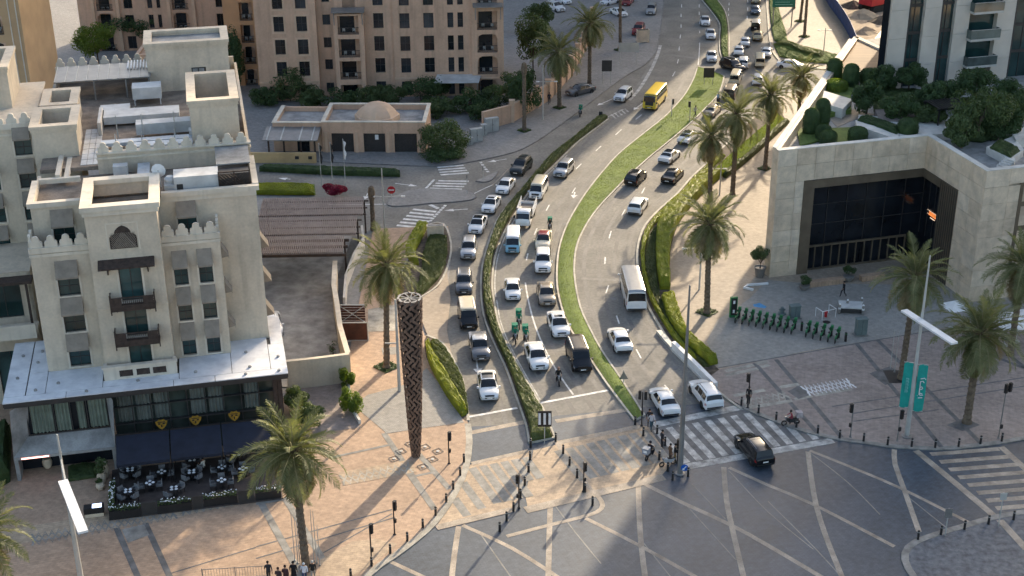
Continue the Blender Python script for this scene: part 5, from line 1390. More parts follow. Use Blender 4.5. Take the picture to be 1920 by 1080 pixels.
# glowing restaurant sign on the right-hand glass
neon = mat('orange sign glow', (1, .35, .08), .5, emit=((1.0, 0.30, 0.07), .3)); neon2 = mat('pale sign glow', (1, .7, .5), .5, emit=((1.0, 0.72, 0.5), .5))
sgn = thing('lit_sign', 'small glowing orange sign behind the dark portal glass', 'sign', RB.w(S1 + .8, -1.5, 5.6))
for i in range(7):
    t = -2.0 + i * .2; q = MB(RB); q.box(S1 + .80, S1 + .84, t, t + .12, 5.55, 5.95); q.box(S1 + .80, S1 + .84, t, t + .16, 5.85 if i % 2 else 5.55, 5.95 if i % 2 else 5.65); q.build('letter', neon, sgn)
q = MB(RB); q.box(S1 + .80, S1 + .83, -1.9, -1.0, 5.3, 5.38); q.box(S1 + .82, S1 + .85, -3.2, -.3, 6.0, 6.03); q.box(S1 + .82, S1 + .85, -3.2, -.3, 5.6, 5.63); q.build('underline', neon2, sgn); settle(sgn)
# window bay at the right edge
wb = MB(RB); wb.box(S1 + 4.0, S1 + 4.35, TB - .08, TB + .5, 2.2, 12.6); wb.box(S1 + 4.35, S1 + 7.6, TB - .08, TB + .5, 12.25, 12.6); wb.build('window_frame', M['bronze'], pod_b)
wb = MB(RB); wb.box(S1 + 4.35, S1 + 7.6, TB + .25, TB + .3, 2.2, 12.25); wb.build('bay_glass', M['winglass'], pod_b)
for z in (4.6, 7.4, 10.0): q = MB(RB); q.box(S1 + 4.35, S1 + 7.6, TB + .1, TB + .25, z, z + .5); q.build('spandrel', M['bronze'], pod_b)
# roof garden: paving, lawns, planters, steps
GZ = 13.0
gd = MB(RB); gd.prism([(1.2, 1.6), (S1 + .6, 1.6), (S1 + .6, TB + .6), (59, TB + .6), (59, 44), (30, 40)], GZ - .1, GZ + .01); gd.build('garden_deck', M['roof_grey'], pod_b)
def at_g(px, py, z=GZ): 
    p = G(px, py, z) - RB.o; return p.dot(RB.a), p.dot(RB.b)
def gpoly(pts, z0, z1, name, mt): q = MB(RB); q.prism([at_g(*p, z1) for p in pts], z0, z1); return q.build(name, mt, pod_b)
gpoly([(1502, 205), (1548, 150), (1600, 165), (1592, 190), (1515, 240)], GZ, GZ + .3, 'lawn', M['grass'])
gpoly([(1556, 240), (1600, 238), (1604, 265), (1545, 272)], GZ, GZ + .25, 'lawn', M['grass'])
gpoly([(1552, 198), (1594, 192), (1597, 205), (1553, 212)], GZ, GZ + .6, 'lawn', M['grass'])
gpoly([(1495, 245), (1520, 230), (1540, 262), (1500, 272)], GZ, GZ + .2, 'lawn', M['grass'])
for pts, h in [([(1545, 170), (1598, 186), (1580, 204), (1540, 192)], 1.2), ([(1604, 225), (1685, 250), (1684, 262), (1606, 235)], .9), ([(1610, 215), (1720, 225), (1800, 215), (1790, 250), (1690, 255), (1612, 232)], .7)]:
    gpoly(pts, GZ, GZ + h, 'planter', M['offwhite'])
gpoly([(1640, 205), (1720, 205), (1760, 215), (1740, 228), (1650, 226)], GZ, GZ + .8, 'planting_soil', M['mauve'])
gpoly([(1555, 222), (1600, 205), (1640, 214), (1602, 224), (1570, 238)], GZ + .02, GZ + .06, 'path', M['beige_pave'])
for i in range(5): gpoly([(1868 + i * 4, 312 - i * 4), (1886 + i * 4, 318 - i * 4), (1888 + i * 4, 313 - i * 4), (1870 + i * 4, 307 - i * 4)], GZ, GZ + .15 + .16 * i, 'step', M['offwhite'])
gpoly([(1850, 275), (1900, 255), (1920, 280), (1895, 300)], GZ, GZ + .8, 'planter', M['offwhite'])
gpoly([(1895, 245), (1930, 235), (1930, 255), (1905, 262)], GZ, GZ + 1.1, 'planter', M['offwhite'])
# sloping stone roof beyond the parapet (sunlit prow)
q = MB(RB); z = 13.7
pr1 = [at_g(*p, z) for p in [(1566, 116), (1606, 72), (1662, 98), (1655, 136), (1575, 138)]]
q.prism(pr1, 0, z); pro = q.build('prow_roof', mat('tan roof boards', (.27, .18, .11), .8, .12, .5, stretch=(.3, 4, 1)), pod_b)
q = MB(RB)
for a, b_ in zip(pr1, pr1[1:] + pr1[:1]): q.bar(RB.w(*a, z + .1), RB.w(*b_, z + .1), .7, .22)
q.build('prow_coping', M['cream_trim'], pro)
# small dark pergola in the garden
pgp = at_g(1755, 238)
q = MB(RB)
for i in range(11): q.box(pgp[0] - .8 + i * .36, pgp[0] - .62 + i * .36, pgp[1] - 1.6, pgp[1] + 1.6, GZ + 2.5, GZ + 2.6)
for dt in (-1.5, 1.4): q.box(pgp[0] - 1, pgp[0] + 3.3, pgp[1] + dt, pgp[1] + dt + .12, GZ + 2.35, GZ + 2.5)
for ds in (-.8, 3):
    for dt in (-1.5, 1.4): q.box(pgp[0] + ds, pgp[0] + ds + .14, pgp[1] + dt, pgp[1] + dt + .14, GZ, GZ + 2.4)
tag(q.build('garden_pergola', M['black']), 'small black pergola on the roof garden between the trees', 'pergola')
settle(pod_b)
# tower
TT = 19.5
tow = thing('residential_tower', 'pale stone tower with dark vertical glazing and glass balconies above the roof garden', 'tower', RB.w(36, 24, GZ))
TH_ = 105.0
FL = [GZ + 2.2 + i * 3.22 for i in range(4)]
q = MB(RB); q.prism([(22.7, TT + .9), (62, TT + .9), (76, TT + 24), (37.5, TT + 24)], 0, TH_); q.build('tower_core', M['frame_dark'], tow)
piers = [(22.3, 24.6), (26.65, 28.8), (30.65, 32.6), (36.3, 38.6), (42, 44.3), (47.5, 49.8), (53, 55.3)]
for a, b_ in piers:
    for i in range(5):
        z0, z1 = (GZ - .4, GZ + 2.6) if i == 0 else (GZ + 2.6 + (i - 1) * 3.35, GZ + 2.6 + i * 3.35)
        if i == 4: z1 = TH_
        q = MB(RB); q.box(a, b_, TT, TT + .9, z0 + .015, z1 - .015); q.build('stone_pier_panel', M['towerstone'], tow)
for a, b_ in [(24.6, 26.65), (28.8, 30.65), (38.6, 42), (44.3, 47.5)]:
    q = MB(RB); q.box(a, b_, TT + .55, TT + .6, GZ, TH_); gl_ = q.build('glazing', M['winglass'], tow)
    q = MB(RB); q.box(a, a + .28, TT + .1, TT + .55, GZ, TH_); q.build('side_fin', M['frame_dark'], gl_)
    q = MB(RB); q.box((a + b_) / 2 - .03, (a + b_) / 2 + .03, TT + .48, TT + .55, GZ, 30)
    for z in FL: q.box(a, b_, TT + .48, TT + .55, z + .8, z + 1.15)
    q.build('glazing_bars', M['frame_dark'], gl_)
q = MB(RB); q.prism([(21.6, TT + .6), (22.25, TT + .3), (23.0, TT + 1.6), (22.6, TT + 1.9)], 0, TH_); q.build('edge_glazing', M['darkglass'], tow)
for i, z in enumerate(FL + [FL[-1] + 3.35]):
    q = MB(RB); q.box(32.5, 36.4, TT - .95, TT + .9, z - .28, z); bo = q.build('balcony_slab', M['steel_pale'], tow)
    gbm = M.setdefault('balglass', glassmat('balcony glass', (0.10, 0.13, 0.12), .1))
    q = MB(RB); q.box(32.5, 36.4, TT - .95, TT - .91, z, z + 1.05); q.box(36.36, 36.4, TT - .91, TT, z, z + 1.05); q.box(32.5, 32.54, TT - .91, TT, z, z + 1.05); q.build('balcony_glass', gbm, bo)
    q = MB(RB); q.box(32.5, 36.4, TT - .97, TT - .9, z + 1.05, z + 1.1); q.build('handrail', M['steel_pale'], bo)
    q = MB(RB); q.box(32.6, 36.3, TT + .75, TT + .8, z, z + 3.0); q.build('balcony_door', M['winglass'], bo)
    q = MB(RB)
    for s in (33.1, 34.1, 35.2): q.box(s, s + .5, TT - .4, TT + .1, z + .02, z + .5)
    q.build('balcony_seats', M['frame_dark'], bo)
settle(tow)
# high-rise beyond the top edge of the view: only its long shadow reaches the picture
hr_ = thing('high_rise', 'tall tower outside the upper edge of the view casting the long shadow', 'tower', (20, 320, 0))
HRF = Frame(-26, 300, 0)
q = MB(HRF); q.box(0, 93, 0, 22, 0, 96); q.build('tower_shaft', M['towerstone'], hr_)
for i in range(19):
    q = MB(HRF); q.box(.5, 92.5, -.05, -.01, 4 + i * 4.6, 6.4 + i * 4.6); q.build('window_band', M['winglass'], hr_)
settle(hr_)

# ---------------------------------------------------------------- construction site behind the blue hoarding
st_ = MB(); st_.sheet(GP([(1552, -60), (1585, 40), (1605, 92), (1640, 110), (1900, 140), (2000, -60)]), .115)
structure('site_ground', st_, M['sand'])
hp = [G(1532, -40), G(1548, 0), G(1556, 14), G(1570, 32), G(1582, 50), G(1592, 68), G(1604, 98)]
ho = thing('site_hoarding', 'blue construction hoarding snaking past the sandy site', 'hoarding', hp[3])
for a, b_ in zip(hp, hp[1:]):
    k = max(1, int((b_ - a).length / 2.4))
    for i in range(k):
        p0, p1 = a.lerp(b_, i / k), a.lerp(b_, (i + 1) / k - .01); q = MB(); q.bar(p0 + Vector((0, 0, 1.3)), p1 + Vector((0, 0, 1.3)), .08, 2.5); q.build('hoarding_panel', M['blue'], ho)
settle(ho)
ex = thing('excavator', 'red and white digger on the sandy construction site', 'excavator', G(1640, 18, .12), R(35)); ex.scale = (1.5,) * 3
for y in (-.9, .9): q = MB(); q.add([(x, y + d, z) for d in (-.25, .25) for x, z in ((-1.4, 0), (1.4, 0), (1.7, .35), (1.4, .7), (-1.4, .7), (-1.7, .35))], [tuple(range(6))[::-1], tuple(range(6, 12))] + [(i, (i + 1) % 6, 6 + (i + 1) % 6, 6 + i) for i in range(6)]); q.build('track', M['rubber'], ex)
q = MB(); q.box(-1.8, 1.0, -1.0, 1.0, .8, 1.7); q.build('body', M['red'], ex); q = MB(); q.box(.1, 1.2, .1, 1.0, 1.7, 2.7); q.build('cab', M['white'], ex); q = MB(); q.box(.2, 1.22, .08, 1.02, 2.0, 2.5); q.build('cab_glass', M['darkglass'], ex)
q = MB(); q.bar((.9, -.4, 1.5), (3.2, -.4, 3.6), .35, .4); q.bar((3.2, -.4, 3.6), (4.6, -.4, 1.8), .28, .32); q.build('boom', M['red'], ex); q = MB(); q.box(4.2, 5.0, -.9, .1, .9, 1.8); q.build('bucket', M['steel'], ex)
for i, (x, y, w_) in enumerate([(1618, 30, 3), (1655, 40, 2.5), (1622, 60, 2.2), (1600, 12, 2.6)]):
    rr = random.Random(i); c = G(x, y, .1); q = MB(); n = 12; vs = [(0, 0, w_ * .45)] + [(w_ * .5 * math.cos(k * .5236) * rr.uniform(.8, 1.2), w_ * .5 * math.sin(k * .5236), w_ * .22 * rr.uniform(.7, 1.2)) for k in range(n)] + [(w_ * math.cos(k * .5236) * rr.uniform(.8, 1.2), w_ * math.sin(k * .5236) * rr.uniform(.8, 1.2), 0) for k in range(n)]
    q.add(vs, [(0, 1 + k, 1 + (k + 1) % n) for k in range(n)] + [(1 + k, 13 + k, 13 + (k + 1) % n, 1 + (k + 1) % n) for k in range(n)]); o = q.build('spoil_heap', M['soil'] if i % 2 else M['sand']); o.location = c; tag(o, f'{["brown heap left of the digger", "dark heap right of the digger", "small heap below the digger", "heap beside the blue hoarding"][i]} on the construction site', 'heap')
# ================================================================ palms, trees, shrubs
def solve_h(base, ytop):
    """height of an upright at a base spot whose top is seen at image row ytop"""
    g = G(*base); lo, hi = 0.0, 60.0
    for _ in range(40):
        mdl = (lo + hi) / 2
        q = Vector((g.x, g.y, mdl - CAM_H)); row = 540 - FOC * q.dot(_u) / q.dot(_f)
        lo, hi = (mdl, hi) if row > ytop else (lo, mdl)
    return lo

def frond_mesh(seed, L, droop, mt, dry=False):
    rr = random.Random(seed); mb = MB()
    n = 14; pts = []; a = 0.0; p = Vector((0, 0, 0))
    for i in range(n + 1):
        pts.append(p.copy()); a -= droop / n * (0.4 + 1.2 * i / n)
        p = p + Vector((math.cos(a), 0, math.sin(a))) * (L / n)
    mb.tube(pts, [0.045 * (1 - .85 * i / n) for i in range(n + 1)], 4, 1, False)
    nl = 34
    for k in range(nl):
        u_ = .12 + .87 * k / (nl - 1); i = min(int(u_ * n), n - 1); f = u_ * n - i
        c = pts[i].lerp(pts[i + 1], f); d = (pts[i + 1] - pts[i]).normalized(); up = Vector((0, 1, 0)).cross(d) * -1
        ll = (0.62 * math.sin(math.pi * min(1, .18 + u_ * .86)) ** .6 + .08) * rr.uniform(.85, 1.1)
        for sg in (-1, 1):
            dirv = (d * rr.uniform(.55, .8) + Vector((0, sg, 0)) * rr.uniform(.65, .9) + up * rr.uniform(.05, .4)).normalized()
            tip = c + dirv * ll + Vector((0, 0, -.16 * ll * rr.uniform(.6, 1.5)))
            w = d * rr.uniform(.028, .042)
            mid = c + dirv * ll * .45
            mb.add([c - w * .6, c + w * .6, mid + w, tip, mid - w], [(0, 1, 2, 3, 4)], 0)
    return mb.mesh('frond', [mt, M['palm_dry'] if dry else M['palm_rib']])
M['palm_rib'] = mat('palm rib', (0.30, 0.26, 0.12), .7, .15, 1.0)
FR_UP = [frond_mesh(i, 3.3, .75, M['palm']) for i in (1, 2)]
FR_MID = [frond_mesh(i, 3.7, 1.35, M['palm']) for i in (3, 4, 5)]
FR_LOW = [frond_mesh(i, 3.4, 1.5, M['palm']) for i in (6, 7)]
FR_DRY = [frond_mesh(i, 3.0, 1.5, M['palm_dry'], True) for i in (8, 9)]

def trunk_mesh(h, r0, r1, seed, lean=(0, 0)):
    rr = random.Random(seed); mb = MB(); n = int(h / .22); vs = []; k = 10
    for i in range(n + 1):
        z = h * i / n; r_ = r0 + (r1 - r0) * i / n
        r_ *= (1.12 if i % 2 else .95); r_ *= 1 + .35 * math.exp(-z / .35)
        for j in range(k):
            a = 2 * math.pi * j / k + (.3 if i % 2 else 0); q = r_ * rr.uniform(.93, 1.08)
            vs.append((q * math.cos(a) + lean[0] * z / h, q * math.sin(a) + lean[1] * z / h, z))
    mb.add(vs, [(i * k + j, i * k + (j + 1) % k, (i + 1) * k + (j + 1) % k, (i + 1) * k + j) for i in range(n) for j in range(k)] + [tuple(range(n * k, n * k + k))])
    return mb.mesh('trunk', M['bark'])

def palm(label, base, ycrown, count=58, scale=1.0, seed=1, h=None, lean=(0, 0), z=0.1, group='date palms lining roads and plazas'):
    count, scale = int(count * 1.08), scale * 1.12
    p = G(*base); rr = random.Random(seed)
    h = h or solve_h(base, ycrown)
    lean = (rr.uniform(-.45, .45), rr.uniform(-.4, .4)); count = int(count * rr.uniform(.85, 1.1)); scale *= rr.uniform(.94, 1.06)
    t = thing('palm_tree', label, 'palm', (p.x, p.y, z - .02), 0, group)
    link('trunk', trunk_mesh(h, .25 * scale, .21 * scale, seed, lean), t)
    boots = MB()
    for i in range(46):
        a, zz = rr.uniform(0, 6.28), rr.uniform(-.9, .25); d = Vector((math.cos(a), math.sin(a), 0))
        c = Vector((lean[0], lean[1], h + zz)) + d * .2
        boots.bar(c, c + d * .22 + Vector((0, 0, .28)), .1, .05)
    boots.build('leaf_bases', M['bark'], t)
    ctr = Vector((lean[0], lean[1], h + .1)); ph = rr.uniform(0, 6.28)
    for i in range(count):
        k = (i + .5) / count
        el = 82 - 158 * k ** .85 + rr.uniform(-9, 9)
        me = rr.choice(FR_UP) if el > 42 else rr.choice(FR_MID) if el > -15 else (rr.choice(FR_LOW) if rr.random() < .62 else rr.choice(FR_DRY))
        o = link('frond', me, t)
        az = ph + i * 2.39996 + rr.uniform(-.15, .15)
        o.rotation_euler = (rr.uniform(-.35, .35), -R(el), az)
        d = Vector((math.cos(az), math.sin(az), 0))
        o.location = ctr + d * .12 - Vector((0, 0, .5 * k)); s = scale * rr.uniform(.85, 1.1); o.scale = (s, s, s)
    return t, p, h

def tree_bed(px, py, size, label_parent):
    p = G(px, py); q = MB(); rr = random.Random(px)
    for i in range(500):
        a, b = rr.uniform(-1, 1), rr.uniform(-1, 1)
        if abs(a) + abs(b) > 1: continue
        leaf_quad(q, Vector((p.x + a * size, p.y + b * size, .16 + rr.uniform(0, .12))), Vector((rr.uniform(-.6, .6), rr.uniform(-.6, .6), 1)).normalized(), .2)
    q.prism([(p.x - size, p.y), (p.x, p.y - size), (p.x + size, p.y), (p.x, p.y + size)], .1, .17)
    o = q.build('ground_cover', M['leaf_mid'])
    return tag(o, label_parent, 'planting')

palm('tall date palm in the pink plaza in front of the restaurant terrace', (575, 1072), 850, 62, 1.08, 1)
palm('date palm beside the hotel yard gates and woven sculpture', (725, 692), 500, 60, 1.08, 2)
palm('date palm in a green square bed near the bicycle stands', (1325, 590), 420, 60, 1.05, 3)
palm('cut off palm crown at the lower left picture corner', (15, 1205), 985, 50, 1.0, 4, h=9.0)
palm('date palm at the right in front of the parasols', (1812, 795), 628, 60, 1.1, 5)
palm('date palm beside the teal banners and tall lamp post', (1689, 712), 522, 58, 1.05, 6)
palm('date palm at the right edge next to the stone wall', (1893, 668), 495, 58, 1.1, 7)
palm('nearest of the palms along the lawn beside the away lanes', (1331, 378), 258, 50, 1.0, 8)
palm('second palm along the lawn, taller and close to the first', (1373, 368), 216, 50, 1.0, 9)
palm('third palm along the lawn walk, left of the clipped topiary', (1434, 320), 178, 50, 1.0, 10)
palm('farthest palm before the side road corner', (1496, 235), 143, 46, .95, 11)
palm('large palm over the upper sidewalk wall beside the parked dark sedan', (1105, 160), 45, 58, 1.1, 12)
palm('shorter dark palm by the garden wall of the upper sidewalk', (1049, 203), 98, 54, 1.05, 13)
palm('tall palm cut by the top edge beside the car park', (1163, 96), 20, 40, .9, 14, h=13)
for bx, by, lb, sd in [(1500, 41, 'middle of the three far palms cut by the top edge', 15), (1508, 70, 'right of the three far palms cut by the top edge', 16), (1488, 17, 'left of the three far palms cut by the top edge', 17)]:
    palm(lb, (bx, by), 0, 30, .9, sd, h=12.5)
for base, yt, lb, sd in [((983, 247), 120, 'bare headless palm trunk by the upper sidewalk', 21), ((700, 432), 352, 'wrapped headless palm trunk beside the pergola', 22)]:
    p = G(*base); h = solve_h(base, yt)
    t = thing('headless_palm', lb, 'palm', (p.x, p.y, .08)); link('trunk', trunk_mesh(h, .27, .24, sd), t)
    q = MB(); q.lathe((0, 0, h - 1.6), [(.28, 0), (.4, .5), (.42, 1.0), (.3, 1.6), (.1, 1.75)], 10); q.build('wrapped_head', M['bark'], t)
tree_bed(725, 690, 1.25, 'diamond shaped green bed at the foot of the palm by the gates')
tree_bed(1325, 587, 1.15, 'diamond shaped green bed at the foot of the palm near the bicycles')
tree_bed(1433, 318, .9, 'small bed at the foot of the third lawn palm')
tree_bed(1049, 203, 1.0, 'dark bed at the foot of the shorter sidewalk palm')
tree_bed(983, 246, 1.0, 'dark bed at the foot of the bare palm trunk')
tree_bed(1163, 95, 1.1, 'dark bed at the foot of the palm beside the car park')
tree_bed(1500, 41, 1.0, 'dark bed under the middle far palm')
tree_bed(1508, 70, 1.0, 'dark bed under the right far palm')

def leafy(mb, c, rad, n, size, rr, lumps=9, mi=0, shell=.35):
    """leaf faces spread through a lumpy crown volume"""
    lumps = int(lumps * 1.5)
    subs = [(Vector(c), .58)]
    for i in range(lumps):
        d = Vector((rr.gauss(0, 1), rr.gauss(0, 1), rr.gauss(0, .9))).normalized()
        subs.append((Vector(c) + Vector((d.x * rad[0], d.y * rad[1], d.z * rad[2])) * rr.uniform(.5, .82), rr.uniform(.24, .44)))
    for i in range(n):
        sc_, k = rr.choice(subs)
        d = Vector((rr.gauss(0, 1), rr.gauss(0, 1), rr.gauss(0, 1))).normalized()
        q = k * (1 - shell * rr.random() ** 2)
        p = sc_ + Vector((d.x * rad[0] * q, d.y * rad[1] * q, d.z * rad[2] * q))
        nr = (d + Vector((rr.uniform(-.7, .7), rr.uniform(-.7, .7), rr.uniform(-.3, .9)))).normalized()
        leaf_quad(mb, p, nr, size * rr.uniform(.6, 1.4), mi)

def tree(name, label, base, z0, cpx, wpx, hpx, mt, n=2600, size=.3, cat='tree', group=None, lumps=11, trunk_r=.14, seed=None):
    """crown placed by its seen centre and size, standing above the base"""
    rr = random.Random(seed or (base[0] * 13 + base[1]))
    p = G(*base, z0); dist = (p - Vector((0, 0, CAM_H))).length
    m_px = dist / FOC
    rx, rz = wpx * m_px / 2, hpx * m_px / 2 * 1.04
    lo = (base[1] - cpx) * m_px / math.cos(R(22))        # centre height above the base
    lo = max(lo, rz * .8)
    t = thing(name, label, cat, p, 0, group)
    cr = MB(); leafy(cr, (0, 0, lo), (rx, rx * .9, rz), int(n * 1.3), size * .85, rr, lumps)
    cr.build('crown', mt, t)
    tk = MB(); tk.tube([(0, 0, 0), (rr.uniform(-.1, .1), rr.uniform(-.1, .1), lo * .5), (rr.uniform(-.2, .2), rr.uniform(-.2, .2), lo)], [trunk_r, trunk_r * .8, trunk_r * .5], 7)
    for i in range(5):
        a = rr.uniform(0, 6.28); tk.tube([(0, 0, lo * rr.uniform(.35, .6)), (math.cos(a) * rx * .5, math.sin(a) * rx * .5, lo + rz * rr.uniform(-.1, .4))], [trunk_r * .5, trunk_r * .2], 5)
    tk.build('trunk', M['bark2'], t)
    return t

def topiary(label, base, z0, wpx, hpx, seed, dome=False, mt=None):
    rr = random.Random(seed); p = G(*base, z0); m_px = (p - Vector((0, 0, CAM_H))).length / FOC
    r_, h = wpx * m_px / 2, hpx * m_px / .93
    t = thing('topiary', label, 'topiary', p, 0, 'clipped topiary on the roof garden')
    q = MB(); vs = []; n = 10; k = 14
    prof = [(.86, .0), (.97, .15), (1, .35), (1, .6), (.93, .78), (.76, .9), (.5, .97), (.2, 1.0), (.02, 1.01)]
    q.lathe((0, 0, .05), [(r_ * a * .95, h * b) for a, b in prof], k)
    for i in range(1500):
        j = rr.uniform(0, len(prof) - 1.01); i0 = int(j); f = j - i0
        a = prof[i0][0] + (prof[i0 + 1][0] - prof[i0][0]) * f; b = prof[i0][1] + (prof[i0 + 1][1] - prof[i0][1]) * f
        an = rr.uniform(0, 6.28); d = Vector((math.cos(an), math.sin(an), max(0, b - .6) * 2.2)).normalized()
        leaf_quad(q, Vector((math.cos(an) * r_ * a, math.sin(an) * r_ * a, .05 + h * b)), (d + Vector((rr.uniform(-.5, .5), rr.uniform(-.5, .5), rr.uniform(-.5, .5)))).normalized(), .17 * rr.uniform(.6, 1.3))
    q.build('crown', mt or M['leaf_dark'], t)
    s = MB(); s.tube([(0, 0, -.1), (0, 0, .3)], .12, 6); s.build('stem', M['bark2'], t)
GZ_ = GZ
for lb, b_, w_, h_ in [('tall column topiary at the back left of the roof garden', (1563, 150), 30, 36), ('tall column topiary second from the back left of the roof garden', (1594, 162), 31, 38), ('broad topiary dome in front of the tower foot', (1628, 158), 33, 26), ('column topiary nearest the left parapet corner', (1519, 251), 30, 44), ('column topiary behind the parapet corner one', (1540, 237), 29, 48),
                       ('left of two low topiary balls near the front parapet', (1543, 262), 29, 26), ('right of two low topiary balls near the front parapet', (1552, 272), 32, 25), ('lone topiary ball on the small lawn by the front parapet', (1607, 267), 36, 26), ('squat topiary before the white planter wall', (1700, 259), 38, 34)]:
    topiary(lb, b_, GZ_, w_, h_, int(b_[0]))
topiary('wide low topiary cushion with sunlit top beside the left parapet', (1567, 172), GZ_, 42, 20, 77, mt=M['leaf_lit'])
for lb, b_, cy_, w_, h_, m_ in [('rounded garden tree left of the planter in the roof garden', (1624, 214), 182, 66, 62, 'leaf_dark'), ('rounded garden tree in the middle of the white planter', (1684, 232), 200, 76, 66, 'leaf_dark'), ('rounded garden tree right of the middle planter tree', (1738, 218), 184, 66, 62, 'leaf_dark'), ('small open tree in front of the tower glazing', (1703, 176), 142, 62, 44, 'leaf_dark'),
                               ('dense tree before the lowest tower balcony', (1822, 205), 160, 88, 56, 'leaf_dark'), ('dense tree at the right behind the big brownish tree', (1882, 215), 182, 90, 66, 'leaf_dark'), ('big brownish green tree over the dark pergola', (1832, 262), 212, 112, 96, 'leaf_mid'), ('lighter green bush tree at the parapet behind the portal', (1803, 278), 250, 76, 60, 'leaf_mid'), ('dark upright tree beside the garden steps', (1877, 262), 230, 66, 80, 'leaf_dark'), ('leafy tree cut by the right edge of the roof garden', (1916, 232), 200, 50, 60, 'leaf_mid'), ('round tree between the pergola and the tower balconies', (1772, 205), 172, 62, 56, 'leaf_dark'), ('low leafy tree before the dark pergola', (1745, 238), 216, 60, 40, 'leaf_mid'), ('leafy tree at the tower corner behind the topiary domes', (1655, 176), 148, 52, 50, 'leaf_dark'), ('tree between the steps and the big brownish tree', (1852, 250), 226, 70, 60, 'leaf_dark')]:
    tree('garden_tree', lb, b_, GZ_, cy_, w_, h_, M[m_], 3600, .28, group='trees on the roof garden')
hedge_lr('hedge', 'dark low hedge inside the long white planter of the roof garden', [RB.w(*at_g(x, y, GZ + .9)) for x, y in ((1608, 226), (1640, 236), (1682, 252))], [RB.w(*at_g(x, y, GZ + .9)) for x, y in ((1614, 218), (1648, 226), (1690, 242))], .5, M['leaf_dark'], GZ + .7, 1500, .2)
hedge_lr('hedge', 'dark hedge in the stepped planter near the right edge', [RB.w(*at_g(x, y, GZ + .8)) for x, y in ((1856, 278), (1895, 296))], [RB.w(*at_g(x, y, GZ + .8)) for x, y in ((1872, 264), (1912, 284))], .5, M['leaf_mid'], GZ + .7, 900, .2)
for i, (a, b_) in enumerate([([(1640, 214), (1700, 222), (1760, 222)], [(1632, 178), (1690, 172), (1768, 176)]), ([(1790, 262), (1840, 268), (1860, 262)], [(1790, 190), (1845, 186), (1900, 190)]), ([(1640, 170), (1680, 172)], [(1636, 152), (1676, 158)])]):
    hedge_lr('ground_cover', f'dark leafy planting under the {["middle trees", "big brownish tree", "tower corner tree"][i]} of the roof garden', [RB.w(*at_g(x, y)) for x, y in a], [RB.w(*at_g(x, y)) for x, y in b_], .55, M['leaf_mid'], GZ, 2600, .3, cat='planting', n=14)
# shrubs and trees before the apartments
SH = [(500, 196, 180, 60, 40), (545, 190, 160, 60, 70), (590, 198, 182, 60, 40), (640, 202, 186, 70, 38), (690, 202, 182, 60, 44), (735, 200, 176, 56, 50), (790, 196, 168, 80, 62), (828, 180, 156, 40, 44), (838, 214, 198, 64, 40), (880, 212, 190, 70, 46), (930, 206, 182, 60, 56), (960, 190, 160, 60, 60), (905, 224, 206, 60, 40), (812, 222, 200, 50, 40)]
for i, (bx, by, cyy, w_, h_) in enumerate(SH):
    place = ['before the left loggias', 'tall beside the left windows', 'under the left windows', 'beside the porch side of the pavilion roof', 'behind the pavilion dome', 'right of the balcony bay', 'under the right windows', 'slim under the paired windows', 'left below the white canopy', 'right below the white canopy', 'under the right loggias', 'against the right end of the block', 'behind the utility cabinets', 'at the back corner of the garage pavilion'][i]
    tree('shrub', f'dark green shrub {place}', (bx, by), .1, cyy, w_, h_, M['leaf_mid'] if i % 3 else M['leaf_dark'], 2000, .34, 'shrub', 'shrubs before the apartment block', 10, .1)
tree('shrub', 'big rounded shrub mass between garage pavilion and utility cabinets', (838, 287), .1, 258, 104, 62, M['leaf_mid'], 4200, .3, 'shrub', None, 16)
tree('shrub', 'low spreading shrub at the kerb right of the garage pavilion', (835, 298), .1, 288, 84, 26, M['leaf_dark'], 2200, .28, 'shrub', None, 14)
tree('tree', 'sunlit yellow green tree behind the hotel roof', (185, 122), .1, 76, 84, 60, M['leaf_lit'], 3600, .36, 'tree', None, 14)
tree('tree', 'dark tree behind the hotel stair tower', (262, 90), .1, 48, 80, 44, M['leaf_dark'], 2600, .4)
tree('tree', 'narrow dark tree between the hotel and the set-back wing', (437, 170), .1, 110, 50, 120, M['leaf_dark'], 3000, .36)
tree('tree', 'dark tree beside the right end of the apartments', (1000, 140), .1, 80, 80, 90, M['leaf_mid'], 3200, .4)
tree('tree', 'dark tree low behind the bare palm trunk', (985, 215), .1, 170, 70, 80, M['leaf_dark'], 2600, .36)
tree('tree', 'far dark tree at the top by the parked cars', (1010, 60), .1, 30, 60, 50, M['leaf_mid'], 2200, .4)
# bright bushes of the court
for bx, by, cyy, w_, h_, lb, n_ in [(650, 728, 708, 36, 42, 'upper bright bush in the planter beside the court', 2600), (660, 772, 752, 46, 66, 'lower bright bush in the planter beside the court', 3400)]:
    tree('bush', lb, (bx, by), .1, cyy, w_, h_, M['leaf_lit'], n_, .16, 'bush', 'bushes round the sunken court', 12, .06)
for bx, by, cyy, w_, h_, lb in [(556, 770, 748, 60, 44, 'dark leafy bush at the hotel corner above the big palm'), (585, 800, 778, 56, 50, 'half lit bush in front of the hotel corner')]:
    tree('bush', lb, (bx, by), .1, cyy, w_, h_, M['leaf_mid'], 2600, .2, 'bush', 'bushes round the sunken court', 12, .06)
tree('bush', 'bare dark climbing plant in the inner yard corner', (625, 664), .1, 650, 22, 30, M['leaf_dark'], 260, .12, 'bush', None, 6, .05)
tree('bush', 'magenta bougainvillea mound by the flagpoles', (628, 372), .1, 356, 64, 30, M['magenta'], 3400, .2, 'bush', None, 4, .06)
lawn_l = MB(); lawn_l.sheet(GP([(470, 342), (590, 345), (592, 366), (470, 364)], .12), .125); structure('lawn', lawn_l, M['grass'])
